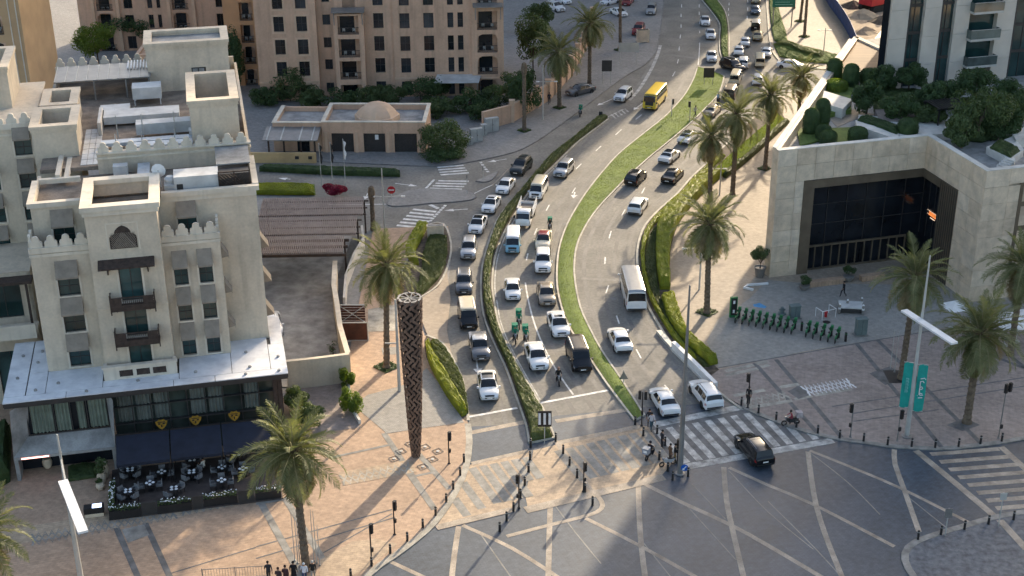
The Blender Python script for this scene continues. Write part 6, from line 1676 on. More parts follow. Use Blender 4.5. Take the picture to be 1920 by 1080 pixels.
hedge_lr('hedge', 'bright clipped hedge along the front of the small lawn by the bougainvillea', px_path([(470, 366), (530, 367), (590, 367)]), px_path([(470, 352), (530, 352), (588, 352)]), .6, M['hedge_bright'], .1, 2600, .2)
hedge_lr('hedge', 'dark low hedge along the middle of the service street', px_path([(487, 322), (560, 326), (650, 330), (750, 332)]), px_path([(487, 317), (560, 319), (650, 322), (750, 326)]), .7, M['leaf_dark'], .05, 2600, .2)
# potted olive tree on the right plaza and round shrubs in bowls by the portal
pt = G(1424, 520); pot = thing('potted_tree', 'round headed tree in a tall grey pot on the right plaza', 'potted tree', (pt.x, pt.y, .1))
q = MB(); q.lathe((0, 0, 0), [(.4, 0), (.45, .1), (.62, 1.05), (.66, 1.1), (.56, 1.12), (.5, 1.0)], 16); q.build('pot', M['steel'], pot, smooth=40)
q = MB(); leafy(q, (0, 0, 2.6), (1.25, 1.2, 1.0), 2600, .14, random.Random(4), 10); q.build('crown', M['leaf_mid'], pot)
q = MB(); q.tube([(0, 0, 1), (.05, 0, 1.7), (-.1, 0, 2.3)], [.09, .07, .05], 6); q.tube([(0, 0, 1.5), (.5, .2, 2.4)], [.05, .03], 5); q.tube([(0, 0, 1.5), (-.5, .1, 2.4)], [.05, .03], 5); q.build('trunk', M['bark2'], pot)
for px_, py_, lb in [(1507, 545, 'left round shrub in a grey bowl before the glass portal'), (1590, 528, 'right round shrub in a grey bowl before the glass portal')]:
    pt = G(px_, py_); bw_ = thing('bowl_planter', lb, 'planter', (pt.x, pt.y, .1))
    q = MB(); q.lathe((0, 0, 0), [(.3, 0), (.55, .4), (.6, .55), (.5, .56)], 14); q.build('bowl', M['steel'], bw_, smooth=40)
    q = MB(); leafy(q, (0, 0, 1.15), (.75, .75, .65), 1300, .12, random.Random(px_), 6); q.build('crown', M['leaf_dark'], bw_)
for px_, py_, w_, lb in [(1548, 535, 4.0, 'left low pink stone bench block before the portal'), (1634, 525, 2.6, 'right low pink stone bench block before the portal')]:
    pt = G(px_, py_); q = MB(); q.box(-w_ / 2, w_ / 2, -.35, .35, 0, .5); q.box(-w_ / 2 - .04, w_ / 2 + .04, -.39, .39, .5, .56); o = q.build('stone_bench', M['pink']); o.location = (pt.x, pt.y, .1); o.rotation_euler.z = R(14.8); tag(o, lb, 'bench', 'stone bench blocks before the portal')
# ================================================================ vehicles
def paintmat(name, c, metal=0.0, rough=.28):
    return mat('car paint ' + name, c, rough, .03, 2.0, metal=metal, coat=.6 if max(c) > .1 else .2, coords='obj')
CP = {'white': paintmat('white', (.78, .78, .77)), 'cream': paintmat('cream', (.66, .58, .42)), 'black': paintmat('black', (.005, .005, .006), 0, .12), 'grey': paintmat('grey', (.13, .135, .145), .4), 'silver': paintmat('silver', (.42, .42, .42), .4), 'dark': paintmat('dark green grey', (.02, .028, .028)),
      'beige': paintmat('champagne', (.30, .25, .19), .3), 'brown': paintmat('brown', (.045, .035, .027), .2), 'yellow': paintmat('yellow', (.72, .50, .03)), 'red': paintmat('red', (.22, .012, .016)), 'blue': paintmat('light blue', (.22, .45, .58)), 'bluegrey': paintmat('blue grey', (.12, .15, .2), .3), 'gold': paintmat('gold', (.4, .33, .2), .3), 'bed': paintmat('worn load bed', (.16, .14, .125), 0, .7)}
CG = mat('car glass', (.012, .015, .018), .06, .2, 1.0, coords='obj'); CL_ = mat('head lamp', (.22, .24, .27), .12, .05, 1.0, coords='obj'); CT = mat('tail lamp', (.35, .012, .012), .2, .05, 1.0, coords='obj'); CB = mat('black trim', (.015, .015, .015), .6, .05, 1.0, coords='obj'); CPL = mat('number plate', (.75, .74, .70), .5, .05, 1.0, coords='obj'); CR_ = mat('alloy rim', (.35, .35, .36), .35, .1, 1.0, metal=.6, coords='obj')

# station: x, half width, floor, belt, roof edge half width, top
SHAPES = {
 'sedan': dict(L=4.5, st=[(-2.26, .74, .38, .70, .66, .74), (-2.2, .84, .30, .86, .74, .93), (-1.72, .88, .22, .92, .77, 1.0), (-1.6, .88, .22, .92, .74, 1.06), (-1.0, .88, .2, .91, .60, 1.36), (-.45, .88, .2, .90, .61, 1.43), (.25, .88, .2, .88, .61, 1.42), (.5, .88, .2, .88, .65, 1.33), (1.2, .88, .2, .86, .74, .96), (1.75, .86, .22, .78, .72, .87), (2.1, .80, .26, .68, .64, .76), (2.25, .68, .34, .56, .54, .60)], ws=(.36, 1.12), rw=(-1.58, -1.08), sw=(-1.25, .72), axle=(-1.36, 1.4), wr=.31),
 'suv': dict(L=4.6, st=[(-2.3, .78, .42, .85, .72, .92), (-2.26, .86, .34, .98, .78, 1.04), (-2.18, .9, .3, 1.0, .76, 1.12), (-1.95, .9, .3, 1.02, .68, 1.60), (-1.2, .9, .28, 1.01, .68, 1.70), (.1, .9, .28, .99, .68, 1.68), (.4, .9, .28, .98, .70, 1.58), (1.05, .9, .28, .97, .78, 1.12), (1.7, .89, .3, .93, .78, 1.02), (2.1, .86, .32, .84, .72, .92), (2.28, .78, .4, .70, .62, .74)], ws=(.26, .98), rw=(-2.16, -1.98), sw=(-1.95, .55), axle=(-1.38, 1.4), wr=.36),
 'van': dict(L=4.9, st=[(-2.45, .86, .36, .95, .80, 1.02), (-2.42, .92, .3, 1.05, .82, 1.2), (-2.32, .92, .28, 1.08, .78, 1.80), (-1.9, .92, .26, 1.06, .78, 1.88), (.7, .92, .26, 1.04, .78, 1.86), (1.0, .92, .26, 1.03, .78, 1.74), (1.65, .91, .28, 1.0, .78, 1.16), (2.1, .88, .3, .92, .72, .98), (2.4, .8, .36, .72, .62, .78)], ws=(.92, 1.56), rw=(-2.4, -2.34), sw=(-2.2, 1.05), axle=(-1.5, 1.6), wr=.34),
 'minibus': dict(L=4.8, st=[(-2.4, .82, .36, .9, .76, .98), (-2.38, .86, .3, 1.1, .76, 1.3), (-2.3, .86, .28, 1.12, .72, 1.92), (-1.9, .86, .26, 1.12, .72, 2.02), (1.3, .86, .26, 1.1, .72, 2.0), (1.6, .86, .28, 1.08, .72, 1.86), (2.1, .85, .3, 1.02, .74, 1.12), (2.3, .82, .32, .86, .7, .92), (2.38, .76, .38, .66, .62, .7)], ws=(1.5, 2.06), rw=(-2.39, -2.32), sw=(-2.2, 1.55), axle=(-1.45, 1.55), wr=.32),
 'coach': dict(L=7.0, st=[(-3.5, .96, .42, 1.1, .9, 1.2), (-3.48, 1.0, .36, 1.25, .9, 1.5), (-3.42, 1.02, .34, 1.28, .86, 2.3), (-3.2, 1.02, .32, 1.28, .86, 2.48), (2.9, 1.02, .32, 1.26, .86, 2.46), (3.15, 1.02, .32, 1.24, .86, 2.3), (3.4, 1.0, .34, 1.16, .88, 1.3), (3.47, .98, .36, .95, .86, 1.0), (3.5, .92, .42, .7, .8, .74)], ws=(3.05, 3.38), rw=(-3.49, -3.43), sw=(-3.1, 3.0), axle=(-1.9, 2.2), wr=.42),
 'pickup': dict(L=5.1, st=[(-2.55, .84, .46, .86, .74, .9), (-2.5, .9, .4, .98, .8, 1.02), (-.95, .9, .36, 1.0, .8, 1.04), (-.85, .9, .34, 1.0, .68, 1.58), (-.4, .9, .32, .99, .68, 1.66), (.4, .9, .3, .98, .68, 1.65), (.65, .9, .3, .98, .7, 1.56), (1.25, .9, .3, .97, .78, 1.12), (1.95, .89, .32, .94, .78, 1.03), (2.35, .86, .36, .84, .72, .9), (2.5, .78, .42, .7, .62, .74)], ws=(.5, 1.18), rw=(-.93, -.87), sw=(-.8, .8), axle=(-1.55, 1.6), wr=.37),
}
def ring(sh, x):
    st = sh['st']
    i = 0
    while i < len(st) - 2 and x > st[i + 1][0]: i += 1
    a, b = st[i], st[i + 1]; k = max(0, min(1, (x - a[0]) / (b[0] - a[0])))
    _, w, zb, bl, wr, zt = (a[j] + (b[j] - a[j]) * k for j in range(6))
    return [(w * .9, zb), (w, zb + .14), (w, zb + .5 * (bl - zb)), (w * .97, bl), (wr, zt - .06 if zt > bl + .08 else bl + (zt - bl) * .5), (wr * .84, zt), (wr * .4, zt + .02), (0, zt + .028)]
def spt(sh, x, v, side):
    r_ = ring(sh, x); i = min(int(v), len(r_) - 2); f = v - i
    return Vector((x, side * (r_[i][0] + (r_[i + 1][0] - r_[i][0]) * f), r_[i][1] + (r_[i + 1][1] - r_[i][1]) * f))
def patch(mb, sh, x0, x1, v0, v1, side, nx=3, nv=2, off=.012, mi=0, x0t=None, x1t=None):
    """face strip lying on the body skin"""
    vs = []
    for i in range(nx + 1):
        for j in range(nv + 1):
            q = j / nv
            xa = x0 + ((x0t if x0t is not None else x0) - x0) * q; xb = x1 + ((x1t if x1t is not None else x1) - x1) * q
            x = xa + (xb - xa) * i / nx; v = v0 + (v1 - v0) * q
            p = spt(sh, x, v, side); e = .02
            dx = spt(sh, x + e, v, side) - spt(sh, x - e, v, side); dv = spt(sh, x, min(v + e, 6.99), side) - spt(sh, x, max(v - e, 0), side)
            n = dv.cross(dx) * side
            n = n.normalized() if n.length > 1e-9 else Vector((0, side, 0))
            vs.append(p + n * off)
    m_ = nv + 1
    fs = [(i * m_ + j, (i + 1) * m_ + j, (i + 1) * m_ + j + 1, i * m_ + j + 1) for i in range(nx) for j in range(nv)]
    mb.add(vs, fs if side > 0 else [f[::-1] for f in fs], mi)
_veh = {}
def wheel_meshes(r_):
    k = ('w', r_)
    if k not in _veh:
        t = MB(); n = 16; prof = [(r_ * .62, -.1), (r_ * .96, -.1), (r_, -.06), (r_, .06), (r_ * .96, .1), (r_ * .62, .1)]
        vs = [(pr * math.cos(2 * math.pi * j / n), y, pr * math.sin(2 * math.pi * j / n)) for pr, y in prof for j in range(n)]
        t.add(vs, [(i * n + j, i * n + (j + 1) % n, (i + 1) * n + (j + 1) % n, (i + 1) * n + j)[::-1] for i in range(5) for j in range(n)])
        q = MB()
        for y in (-.095, .095):
            q.add([(0, y, 0)] + [(r_ * .63 * math.cos(2 * math.pi * j / n), y * .8, r_ * .63 * math.sin(2 * math.pi * j / n)) for j in range(n)], [(0, 1 + j, 1 + (j + 1) % n) if y < 0 else (0, 1 + (j + 1) % n, 1 + j) for j in range(n)])
        _veh[k] = (t.mesh('wheel', M['rubber'], 40), q.mesh('rim', CR_))
    return _veh[k]
def car_meshes(kind, pk, roof=None):
    key = (kind, pk, roof)
    if key in _veh: return _veh[key]
    sh = SHAPES[kind]; st = sh['st']; out = []
    xs = []
    for a, b in zip(st, st[1:]):
        n = max(1, int((b[0] - a[0]) / .25)); xs += [a[0] + (b[0] - a[0]) * i / n for i in range(n)]
    xs.append(st[-1][0])
    b = MB(); R_ = [ring(sh, x) for x in xs]; k = len(R_[0]); m_ = 2 * k - 1
    vs = []
    for x, r_ in zip(xs, R_):
        vs += [(x, y, z) for y, z in r_] + [(x, -y, z) for y, z in r_[-2::-1]]
    fs, mi = [], []
    for i in range(len(xs) - 1):
        for j in range(m_ - 1):
            f = (i * m_ + j, (i + 1) * m_ + j, (i + 1) * m_ + j + 1, i * m_ + j + 1)
            top = j in (4, 5, 6, 7, 8, 9) and (R_[i][5][1] > R_[i][3][1] + .4 and R_[i + 1][5][1] > R_[i + 1][3][1] + .4)
            b.f.append(f); b.m.append(1 if (roof and top) else 0)
    b.v = vs
    b.f.append(tuple(range(m_))[::-1]); b.m.append(0); b.f.append(tuple(range((len(xs) - 1) * m_, len(xs) * m_))); b.m.append(0)
    b.f.append(tuple([i * m_ + m_ - 1 for i in range(len(xs))] + [i * m_ for i in range(len(xs) - 1, -1, -1)])); b.m.append(0)
    body = b.mesh('body', [CP[pk], CP[roof] if roof else CP[pk]], 32)
    out.append(('body', body))
    # glass
    for nm, (x0, x1), v0 in (('windshield', sh['ws'], 4.15), ('rear_window', sh['rw'], 4.15)):
        g = MB()
        for s in (1, -1): patch(g, sh, x0, x1, v0, 7, s, 4, 4)
        out.append((nm, g.mesh(nm, CG)))
    x0, x1 = sh['sw']
    pill = {'sedan': [-.3], 'suv': [-1.15, -.25], 'van': [-1.0, .3], 'minibus': [-1.2, -.1, .8], 'coach': [-2.2, -1.3, -.4, .5, 1.4, 2.3], 'pickup': [.1]}[kind]
    edges = [x0, *pill, x1]
    for a, c in zip(edges, edges[1:]):
        for s in (1, -1):
            g = MB(); ins = .035
            lo0 = a + ins; lo1 = c - ins; t0, t1 = lo0, lo1
            if a == x0 and kind in ('sedan',): t0 = lo0 + .25
            if c == x1: t1 = lo1 - (.35 if kind in ('sedan', 'suv', 'pickup', 'van') else .2)
            patch(g, sh, lo0, lo1, 3.12, 3.9, s, 3, 1, .012, 0, t0, t1); out.append(('side_window', g.mesh('side_window', CG)))
    f, r_ = st[-1][0], st[0][0]
    for s in (1, -1):
        g = MB(); patch(g, sh, f - .34, f - .08, 2.2, 3.3, s, 2, 2, .012); out.append(('headlight', g.mesh('headlight', CL_)))
        g = MB(); patch(g, sh, r_ + .02, r_ + .2, 2.3, 3.2, s, 2, 2, .012); out.append(('taillight', g.mesh('taillight', CT)))
        w = max(q[1] for q in st); bl = ring(sh, sh['ws'][1] - .15)[3][1]
        g = MB(); x = sh['ws'][1] - .12
        g.add([(x + dx, s * (w + dy), bl + dz) for dz in (.0, .16) for dx, dy in ((-.08, .0), (.09, .0), (.05, .18), (-.08, .18))], [(3, 2, 1, 0), (4, 5, 6, 7), (0, 1, 5, 4), (1, 2, 6, 5), (2, 3, 7, 6), (3, 0, 4, 7)] if s > 0 else [(0, 1, 2, 3), (7, 6, 5, 4), (4, 5, 1, 0), (5, 6, 2, 1), (6, 7, 3, 2), (7, 4, 0, 3)])
        out.append(('mirror', g.mesh('mirror', CP[pk] if pk not in ('yellow',) else CB)))
        ac = MB()
        for ax in sh['axle']:
            n = 14; rr_ = sh['wr'] * 1.2; yw = ring(sh, ax)[1][0] + .006
            ac.add([(ax, s * yw, sh['wr'])] + [(ax + rr_ * math.cos(2 * math.pi * j / n), s * yw, max(.16, sh['wr'] + rr_ * math.sin(2 * math.pi * j / n))) for j in range(n)], [((0, 1 + j, 1 + (j + 1) % n) if s < 0 else (0, 1 + (j + 1) % n, 1 + j)) for j in range(n)])
        out.append(('wheel_arch', ac.mesh('wheel_arch', CB)))
    g = MB(); zf = st[-1][2] + .02; hz = st[-1][3] - .02; ww = st[-1][1] * .62
    g.add([(f + .006, -ww, zf + .08), (f + .006, ww, zf + .08), (f + .006, ww, hz), (f + .006, -ww, hz)], [(0, 1, 2, 3)]); 
    for s in (1, -1): patch(g, sh, f - .12, f - .012, 5.3, 7, s, 2, 3, .013)
    out.append(('grille', g.mesh('grille', CB)))
    g = MB(); g.add([(f + .014, -.24, zf + .06), (f + .014, .24, zf + .06), (f + .014, .24, zf + .17), (f + .014, -.24, zf + .17)], [(0, 1, 2, 3)]); out.append(('number_plate', g.mesh('number_plate', CPL)))
    zr = st[0][3] - .2
    g = MB(); g.add([(r_ - .01, .24, zr), (r_ - .01, -.24, zr), (r_ - .01, -.24, zr + .12), (r_ - .01, .24, zr + .12)], [(0, 1, 2, 3)]); out.append(('number_plate', g.mesh('number_plate', CPL)))
    g = MB(); ww = st[0][1] * .95; g.add([(r_ - .008, ww, st[0][2]), (r_ - .008, -ww, st[0][2]), (r_ - .008, -ww, st[0][2] + .13), (r_ - .008, ww, st[0][2] + .13)], [(0, 1, 2, 3)]); out.append(('rear_bumper', g.mesh('rear_bumper', CB)))
    if kind in ('suv', 'van'):
        for s in (1, -1):
            g = MB(); ym = ring(sh, -.5)[5][0] * 1.02; zm = ring(sh, -.5)[5][1]
            g.tube([(sh['sw'][0] + .3, s * ym, zm + .0), (sh['sw'][0] + .5, s * ym, zm + .06), (sh['ws'][0] - .3, s * ym, zm + .06), (sh['ws'][0] - .1, s * ym, zm)], .022, 5); out.append(('roof_rail', g.mesh('roof_rail', CB if pk in ('white', 'silver') else CR_)))
    _veh[key] = out
    return out
names = {'sedan': 'sedan_car', 'suv': 'suv_car', 'van': 'van', 'minibus': 'minibus', 'coach': 'bus', 'pickup': 'pickup_truck'}
cats = {'sedan': 'car', 'suv': 'suv', 'van': 'van', 'minibus': 'minibus', 'coach': 'bus', 'pickup': 'pickup'}
def vehicle(kind, pk, c, v, label, roof=None, group=None, scale=.94, extra=None):
    p = G(*c); d = G(c[0] + v[0], c[1] + v[1]) - p
    t = thing(names[kind], label, cats[kind], (p.x, p.y, .012), math.atan2(d.y, d.x), group)
    for nm, me in car_meshes(kind, pk, roof): link(nm, me, t)
    sh = SHAPES[kind]; tw, rw = wheel_meshes(sh['wr'])
    for ax in sh['axle']:
        for s in (1, -1):
            o = link('wheel', tw, t, (ax, s * (ring(sh, ax)[1][0] - .085), sh['wr'])); link('rim', rw, o)
    t.scale = (scale,) * 3
    if extra == 'glassroof':
        g = MB()
        for s in (1, -1): patch(g, sh, -.9, .2, 5.0, 7, s, 4, 3, .014)
        g.build('glass_roof', CG, t)
    if extra == 'sunroof':
        g = MB()
        for s in (1, -1): patch(g, sh, -.25, .2, 5.4, 7, s, 2, 2, .014)
        g.build('sunroof', CG, t)
    if extra == 'rack':
        g = MB()
        for x in (-.7, .1): g.bar((x, -.6, 1.74), (x, .6, 1.74), .05, .04)
        g.build('roof_bars', CB, t)
    if extra == 'bed':
        q = MB(); q.box(-2.4, -1.0, -.66, .66, 1.045, 1.06); q.build('load_bed', CB, t)
    return t
SQ = 'cars queueing in the slip road'; CQ = 'vehicles queueing towards the junction'; AW_ = 'vehicles driving away from the junction'; FQ = 'vehicles in the far jam at the side road'; PK = 'cars in the upper car park'
for a in [
 ('suv', 'dark', (977, 321), (-22, 22), 'dark suv at the tail of the slip road queue with roof bars', None, SQ, .98, 'rack'),
 ('sedan', 'white', (948, 356), (-16, 22), 'white sedan second from the tail of the slip road queue', None, SQ),
 ('sedan', 'white', (921, 391), (-14, 24), 'white sedan with sunroof third from the tail of the slip road queue', None, SQ, .96, 'sunroof'),
 ('sedan', 'white', (896, 429), (-11, 25), 'white car with black glass roof behind the silver suv in the slip road', None, SQ, .96, 'glassroof'),
 ('suv', 'silver', (879, 476), (-3, 25), 'silver and black suv passing the rounded planted island', None, SQ, .94),
 ('suv', 'grey', (870, 540), (0, 25), 'dark grey suv between silver suv and black van in the slip road', None, SQ, .95),
 ('van', 'black', (877, 602), (5, 28), 'black van with cream roof in the slip road queue', 'cream', SQ, .95),
 ('pickup', 'grey', (899, 660), (5, 26), 'grey pickup style suv right behind the first white car', 'silver', SQ, .96),
 ('sedan', 'white', (915, 733), (4, 26), 'white car with black glass roof waiting at the slip road stop line', None, SQ, 1.0, 'glassroof'),
 ('suv', 'white', (1168, 186), (-20, 17), 'white suv entering the slip road beside the yellow bus', None, None, .95),
 ('suv', 'silver', (1057, 326), (-18, 20), 'silver suv alone in the lane behind the small white van', None, CQ),
 ('minibus', 'white', (1010, 365), (-12, 22), 'white van with cream roof behind the flatbed truck', 'cream', CQ, .94),
 ('minibus', 'blue', (962, 464), (-2, 25), 'light blue and white minibus in front of the flatbed truck', 'white', CQ, .94),
 ('sedan', 'cream', (1019, 459), (-3, 22), 'cream taxi with red roof behind the white suv', 'red', CQ, .98),
 ('suv', 'white', (1018, 501), (0, 24), 'white suv between the taxi and the champagne car', None, CQ, .98),
 ('sedan', 'white', (961, 551), (2, 25), 'white sedan behind the green motorcycle couriers', None, CQ, .93),
 ('sedan', 'beige', (1024, 560), (4, 24), 'champagne car with dark front behind the white sedan', None, CQ, 1.0),
 ('sedan', 'white', (1047, 618), (9, 26), 'white sedan with sunroof behind the black van of the right queue', None, CQ, 1.02, 'sunroof'),
 ('sedan', 'white', (1006, 678), (9, 26), 'white sedan beside the hedge ahead of the couriers', None, CQ, 1.02),
 ('van', 'black', (1085, 680), (10, 26), 'black van with sun reflection coloured brown on its roof first in the right queue', 'brown', CQ, 1.0),  # brown roof colour stands in for sun reflected off the black paint
 ('sedan', 'white', (1245, 762), (-14, -24), 'white sedan leaving the crossing beside the tall lamp post', None, AW_, 1.0),
 ('suv', 'white', (1322, 750), (-19, -25), 'white suv leaving the crossing along the white barrier', None, AW_, 1.0),
 ('sedan', 'white', (1162, 646), (-11, -25), 'white sedan following the white bus', None, AW_, 1.0),
 ('suv', 'white', (1196, 394), (14, -22), 'white suv in the road bend beyond the white bus', None, AW_, .95),
 ('suv', 'black', (1192, 341), (20, -20), 'black suv in the left away lane', None, AW_, .95),
 ('sedan', 'black', (1261, 337), (20, -20), 'black car in the right away lane', None, AW_, 1.0),
 ('sedan', 'white', (1255, 300), (20, -17), 'white sedan with dark roof ahead of the black cars', None, AW_, .97, 'glassroof'),
 ('sedan', 'white', (1290, 264), (20, -17), 'white car half hidden by the first lawn palm', None, AW_, .97, 'glassroof'),
 ('suv', 'black', (1412, 854), (-21, -25), 'black suv driving across the dark junction paving', None, None, 1.0, 'sunroof'),
 ('sedan', 'beige', (1335, 214), (16, -15), 'champagne sedan beside the grass median top', None, FQ),
 ('van', 'brown', (1369, 181), (9, -20), 'brown van with beige roof in the far jam', 'beige', FQ, .95),
 ('minibus', 'cream', (1379, 154), (8, -20), 'cream van ahead of the brown van', None, FQ, .88),
 ('suv', 'black', (1373, 131), (24, 9), 'black suv turning across the far jam', None, FQ, 1.0),
 ('suv', 'white', (1393, 124), (2, -20), 'white suv right of the turning black suv', None, FQ, .93),
 ('sedan', 'white', (1385, 101), (2, -20), 'white sedan behind the second white car of the far jam', None, FQ),
 ('sedan', 'white', (1397, 84), (2, -20), 'white sedan next to the tan sedan in the far jam', None, FQ, .9),
 ('sedan', 'gold', (1420, 73), (-1, -20), 'tan sedan behind the black boxy suv', None, FQ, .95),
 ('van', 'black', (1416, 54), (0, -20), 'black boxy suv with white roof at the top of the jam', 'silver', FQ, .85),
 ('sedan', 'bluegrey', (1416, 24), (0, -20), 'blue grey sedan near the top edge', None, FQ, .93),
 ('sedan', 'gold', (1417, 4), (0, -20), 'gold car cut by the top edge', None, FQ, .93),
 ('minibus', 'cream', (1424, 122), (-1, -20), 'pale minibus with green rear glass in the far jam', None, FQ, .88),
 ('sedan', 'white', (1437, 104), (6, -20), 'white car at the kerb beside the pale minibus', None, FQ, .95),
 ('sedan', 'white', (1482, 128), (20, 2), 'white car in the side road partly behind the far palm', None, FQ, .95),
 ('suv', 'white', (1421, 156), (3, -20), 'white suv behind the lawn palms', None, FQ, .9),
 ('sedan', 'white', (1322, 45), (3, 20), 'farthest white car coming down beside the upper median', None, 'cars coming down beside the upper median'),
 ('sedan', 'white', (1332, 70), (3, 20), 'middle white car coming down beside the upper median', None, 'cars coming down beside the upper median'),
 ('sedan', 'white', (1334, 112), (1, 20), 'nearest white car coming down beside the upper median', None, 'cars coming down beside the upper median'),
 ('sedan', 'grey', (1088, 176), (-25, 6), 'dark grey sedan parked across the upper sidewalk under the palm', None, None, 1.05),
 ('suv', 'red', (1197, 63), (-9, 15), 'red suv parked beside the beige box', None, PK, .98),
 ('suv', 'silver', (1221, 25), (-5, 18), 'silver suv at the car park exit', None, PK, .95),
 ('sedan', 'white', (1160, 29), (22, 10), 'white sedan parked behind the tall palm', None, PK),
 ('sedan', 'white', (1143, 8), (-22, 6), 'white car parked at the top edge of the car park', None, PK),
 ('sedan', 'red', (1177, 8), (-14, 14), 'dark red car parked at the top edge', None, PK),
 ('suv', 'white', (1042, 20), (20, 8), 'white suv parked at the top left of the car park', None, PK, .95),
 ('sedan', 'white', (1055, 6), (20, 8), 'white car behind the parked suv at the top edge', None, PK),
 ('sedan', 'white', (512, 618), (5, 25), 'white car standing in the hotel yard behind the canopy', None, None, 1.0)]:
    vehicle(*a)
vehicle('coach', 'yellow', (1228, 196), (-22, 25), 'yellow school bus coming down the upper road', None, None, .98)
vehicle('coach', 'white', (1186, 560), (-8, -30), 'white minicoach driving away past the clipped hedge', 'silver', None, 1.0)
# flatbed truck
def flatbed(c, v):
    p = G(*c); d = G(c[0] + v[0], c[1] + v[1]) - p
    t = thing('flatbed_truck', 'white flatbed truck with railed load bed in the left queue', 'truck', (p.x, p.y, .012), math.atan2(d.y, d.x), CQ)
    cab = dict(L=1.7, st=[(1.25, .88, .5, 1.2, .76, 1.9), (1.35, .9, .48, 1.22, .76, 2.05), (2.3, .9, .46, 1.2, .76, 2.03), (2.5, .9, .46, 1.18, .76, 1.9), (2.85, .88, .46, 1.1, .78, 1.2), (2.95, .84, .5, .8, .7, .86)]); SHAPES['_cab'] = cab
    b = MB(); xs = [s[0] for s in cab['st']]; R_ = [ring(cab, x) for x in xs]; k = len(R_[0]); m_ = 2 * k - 1
    vs = []
    for x, r_ in zip(xs, R_): vs += [(x, y, z) for y, z in r_] + [(x, -y, z) for y, z in r_[-2::-1]]
    fs = [(i * m_ + j, (i + 1) * m_ + j, (i + 1) * m_ + j + 1, i * m_ + j + 1) for i in range(len(xs) - 1) for j in range(m_ - 1)] + [tuple(range(m_))[::-1], tuple(range((len(xs) - 1) * m_, len(xs) * m_))]
    b.add(vs, fs); b.build('cab', CP['white'], t, 32)
    g = MB(); patch(g, cab, 2.42, 2.82, 4.1, 7, 1, 3, 3); patch(g, cab, 2.42, 2.82, 4.1, 7, -1, 3, 3); g.build('windshield', CG, t)
    for s in (1, -1):
        g = MB(); patch(g, cab, 1.5, 2.6, 3.1, 3.9, s, 3, 1, .012, 0, 1.5, 2.3); g.build('side_window', CG, t)
        g = MB(); patch(g, cab, 2.8, 2.93, 2.2, 3.2, s, 2, 2); g.build('headlight', CL_, t)
        g = MB(); g.box(-2.9, 1.1, s * .92 - .03, s * .92 + .03, .95, 1.12)
        for z in (1.35, 1.6, 1.85): g.box(-2.9, 1.1, s * .92 - .025, s * .92 + .025, z, z + .1)
        for x in (-2.9, -1.9, -.9, .1, 1.05): g.box(x, x + .06, s * .92 - .03, s * .92 + .03, 1.12, 1.95)
        g.build('side_rail', CP['white'], t)
        g = MB(); g.box(2.55, 2.72, s * 1.0 - .1, s * 1.0 + .1, 1.35, 1.65); g.build('mirror', CB, t)
    q = MB(); q.box(-2.95, 1.15, -.95, .95, .85, .97); q.build('load_bed', CP['bed'], t)
    for i in range(9):
        q = MB(); q.box(-2.85 + i * .44, -2.47 + i * .44, -.88, .88, .97, .99); q.build('bed_plank', CP['bed'], t)
    q = MB(); q.box(1.08, 1.16, -.92, .92, .97, 1.95); q.build('headboard', CP['bed'], t)
    q = MB(); q.box(-2.95, -2.88, -.92, .92, .97, 1.3); q.build('tailboard', CP['white'], t)
    q = MB(); q.box(-2.8, 2.4, -.4, .4, .5, .85); q.build('chassis', CB, t)
    tw, rw = wheel_meshes(.38)
    for ax in (-1.7, 2.1):
        for s in (1, -1): o = link('wheel', tw, t, (ax, s * .78, .38)); link('rim', rw, o)
    t.scale = (.98,) * 3
flatbed((986, 413), (-10, 28))
# ================================================================ street furniture
def proto_copies(root, spots, labels, group):
    """first spot takes the prototype itself, the rest are copies with their own labels"""
    for i, (p, rz) in enumerate(spots):
        o = root if i == 0 else copy_tree(root)
        o.location = p; o.rotation_euler = (0, 0, rz); o['label'] = labels[i]; o['group'] = group
# bollards
bo = thing('bollard', 'x', 'bollard')
q = MB(); q.lathe((0, 0, 0), [(.115, 0), (.115, .06), (.095, .07), (.095, .78), (.085, .83), (.03, .85)], 10); q.build('post', M['black'], bo, smooth=40)
q = MB(); q.lathe((0, 0, .66), [(.099, 0), (.099, .05)], 10); q.build('band', M['steel_pale'], bo)
rows = [('along the kerb of the pink plaza, {} from the top', [(870, 867), (863, 892), (850, 918), (837, 942), (817, 967), (793, 990), (764, 1015), (732, 1038), (697, 1062), (658, 1084)]),
        ('between the left and middle crossings, {} from the top', [(995, 838), (994, 862), (991, 885), (984, 910), (976, 933), (963, 958), (950, 976), (937, 996)]),
        ('on the left edge of the middle crossing, {} from the hedge end', [(1042, 827), (1056, 850), (1068, 872), (1082, 895), (1097, 922), (1111, 947)]),
        ('round the refuge between middle and right crossings, {} from the grass tip', [(1191, 796), (1206, 817), (1232, 813), (1247, 835), (1236, 862), (1252, 883), (1261, 900), (1290, 893)]),
        ('along the curved kerb of the right plaza, {} from the crossing', [(1390, 760), (1422, 775), (1455, 788), (1493, 802), (1533, 813), (1574, 822), (1619, 828), (1664, 835), (1709, 838), (1753, 840), (1797, 838), (1838, 833), (1878, 828)]),
        ('on the lower right refuge, {} from its rounded end', [(1721, 1012), (1764, 1003), (1808, 993), (1853, 983), (1900, 975)])]
ordn = ['first', 'second', 'third', 'fourth', 'fifth', 'sixth', 'seventh', 'eighth', 'ninth', 'tenth', 'eleventh', 'twelfth', 'thirteenth']
sp, lb = [], []
for tmpl, pts in rows:
    for i, p in enumerate(pts): sp.append((G(*p, .05), 0)); lb.append('black bollard ' + tmpl.format(ordn[i]))
proto_copies(bo, sp, lb, 'black bollards round the junction')
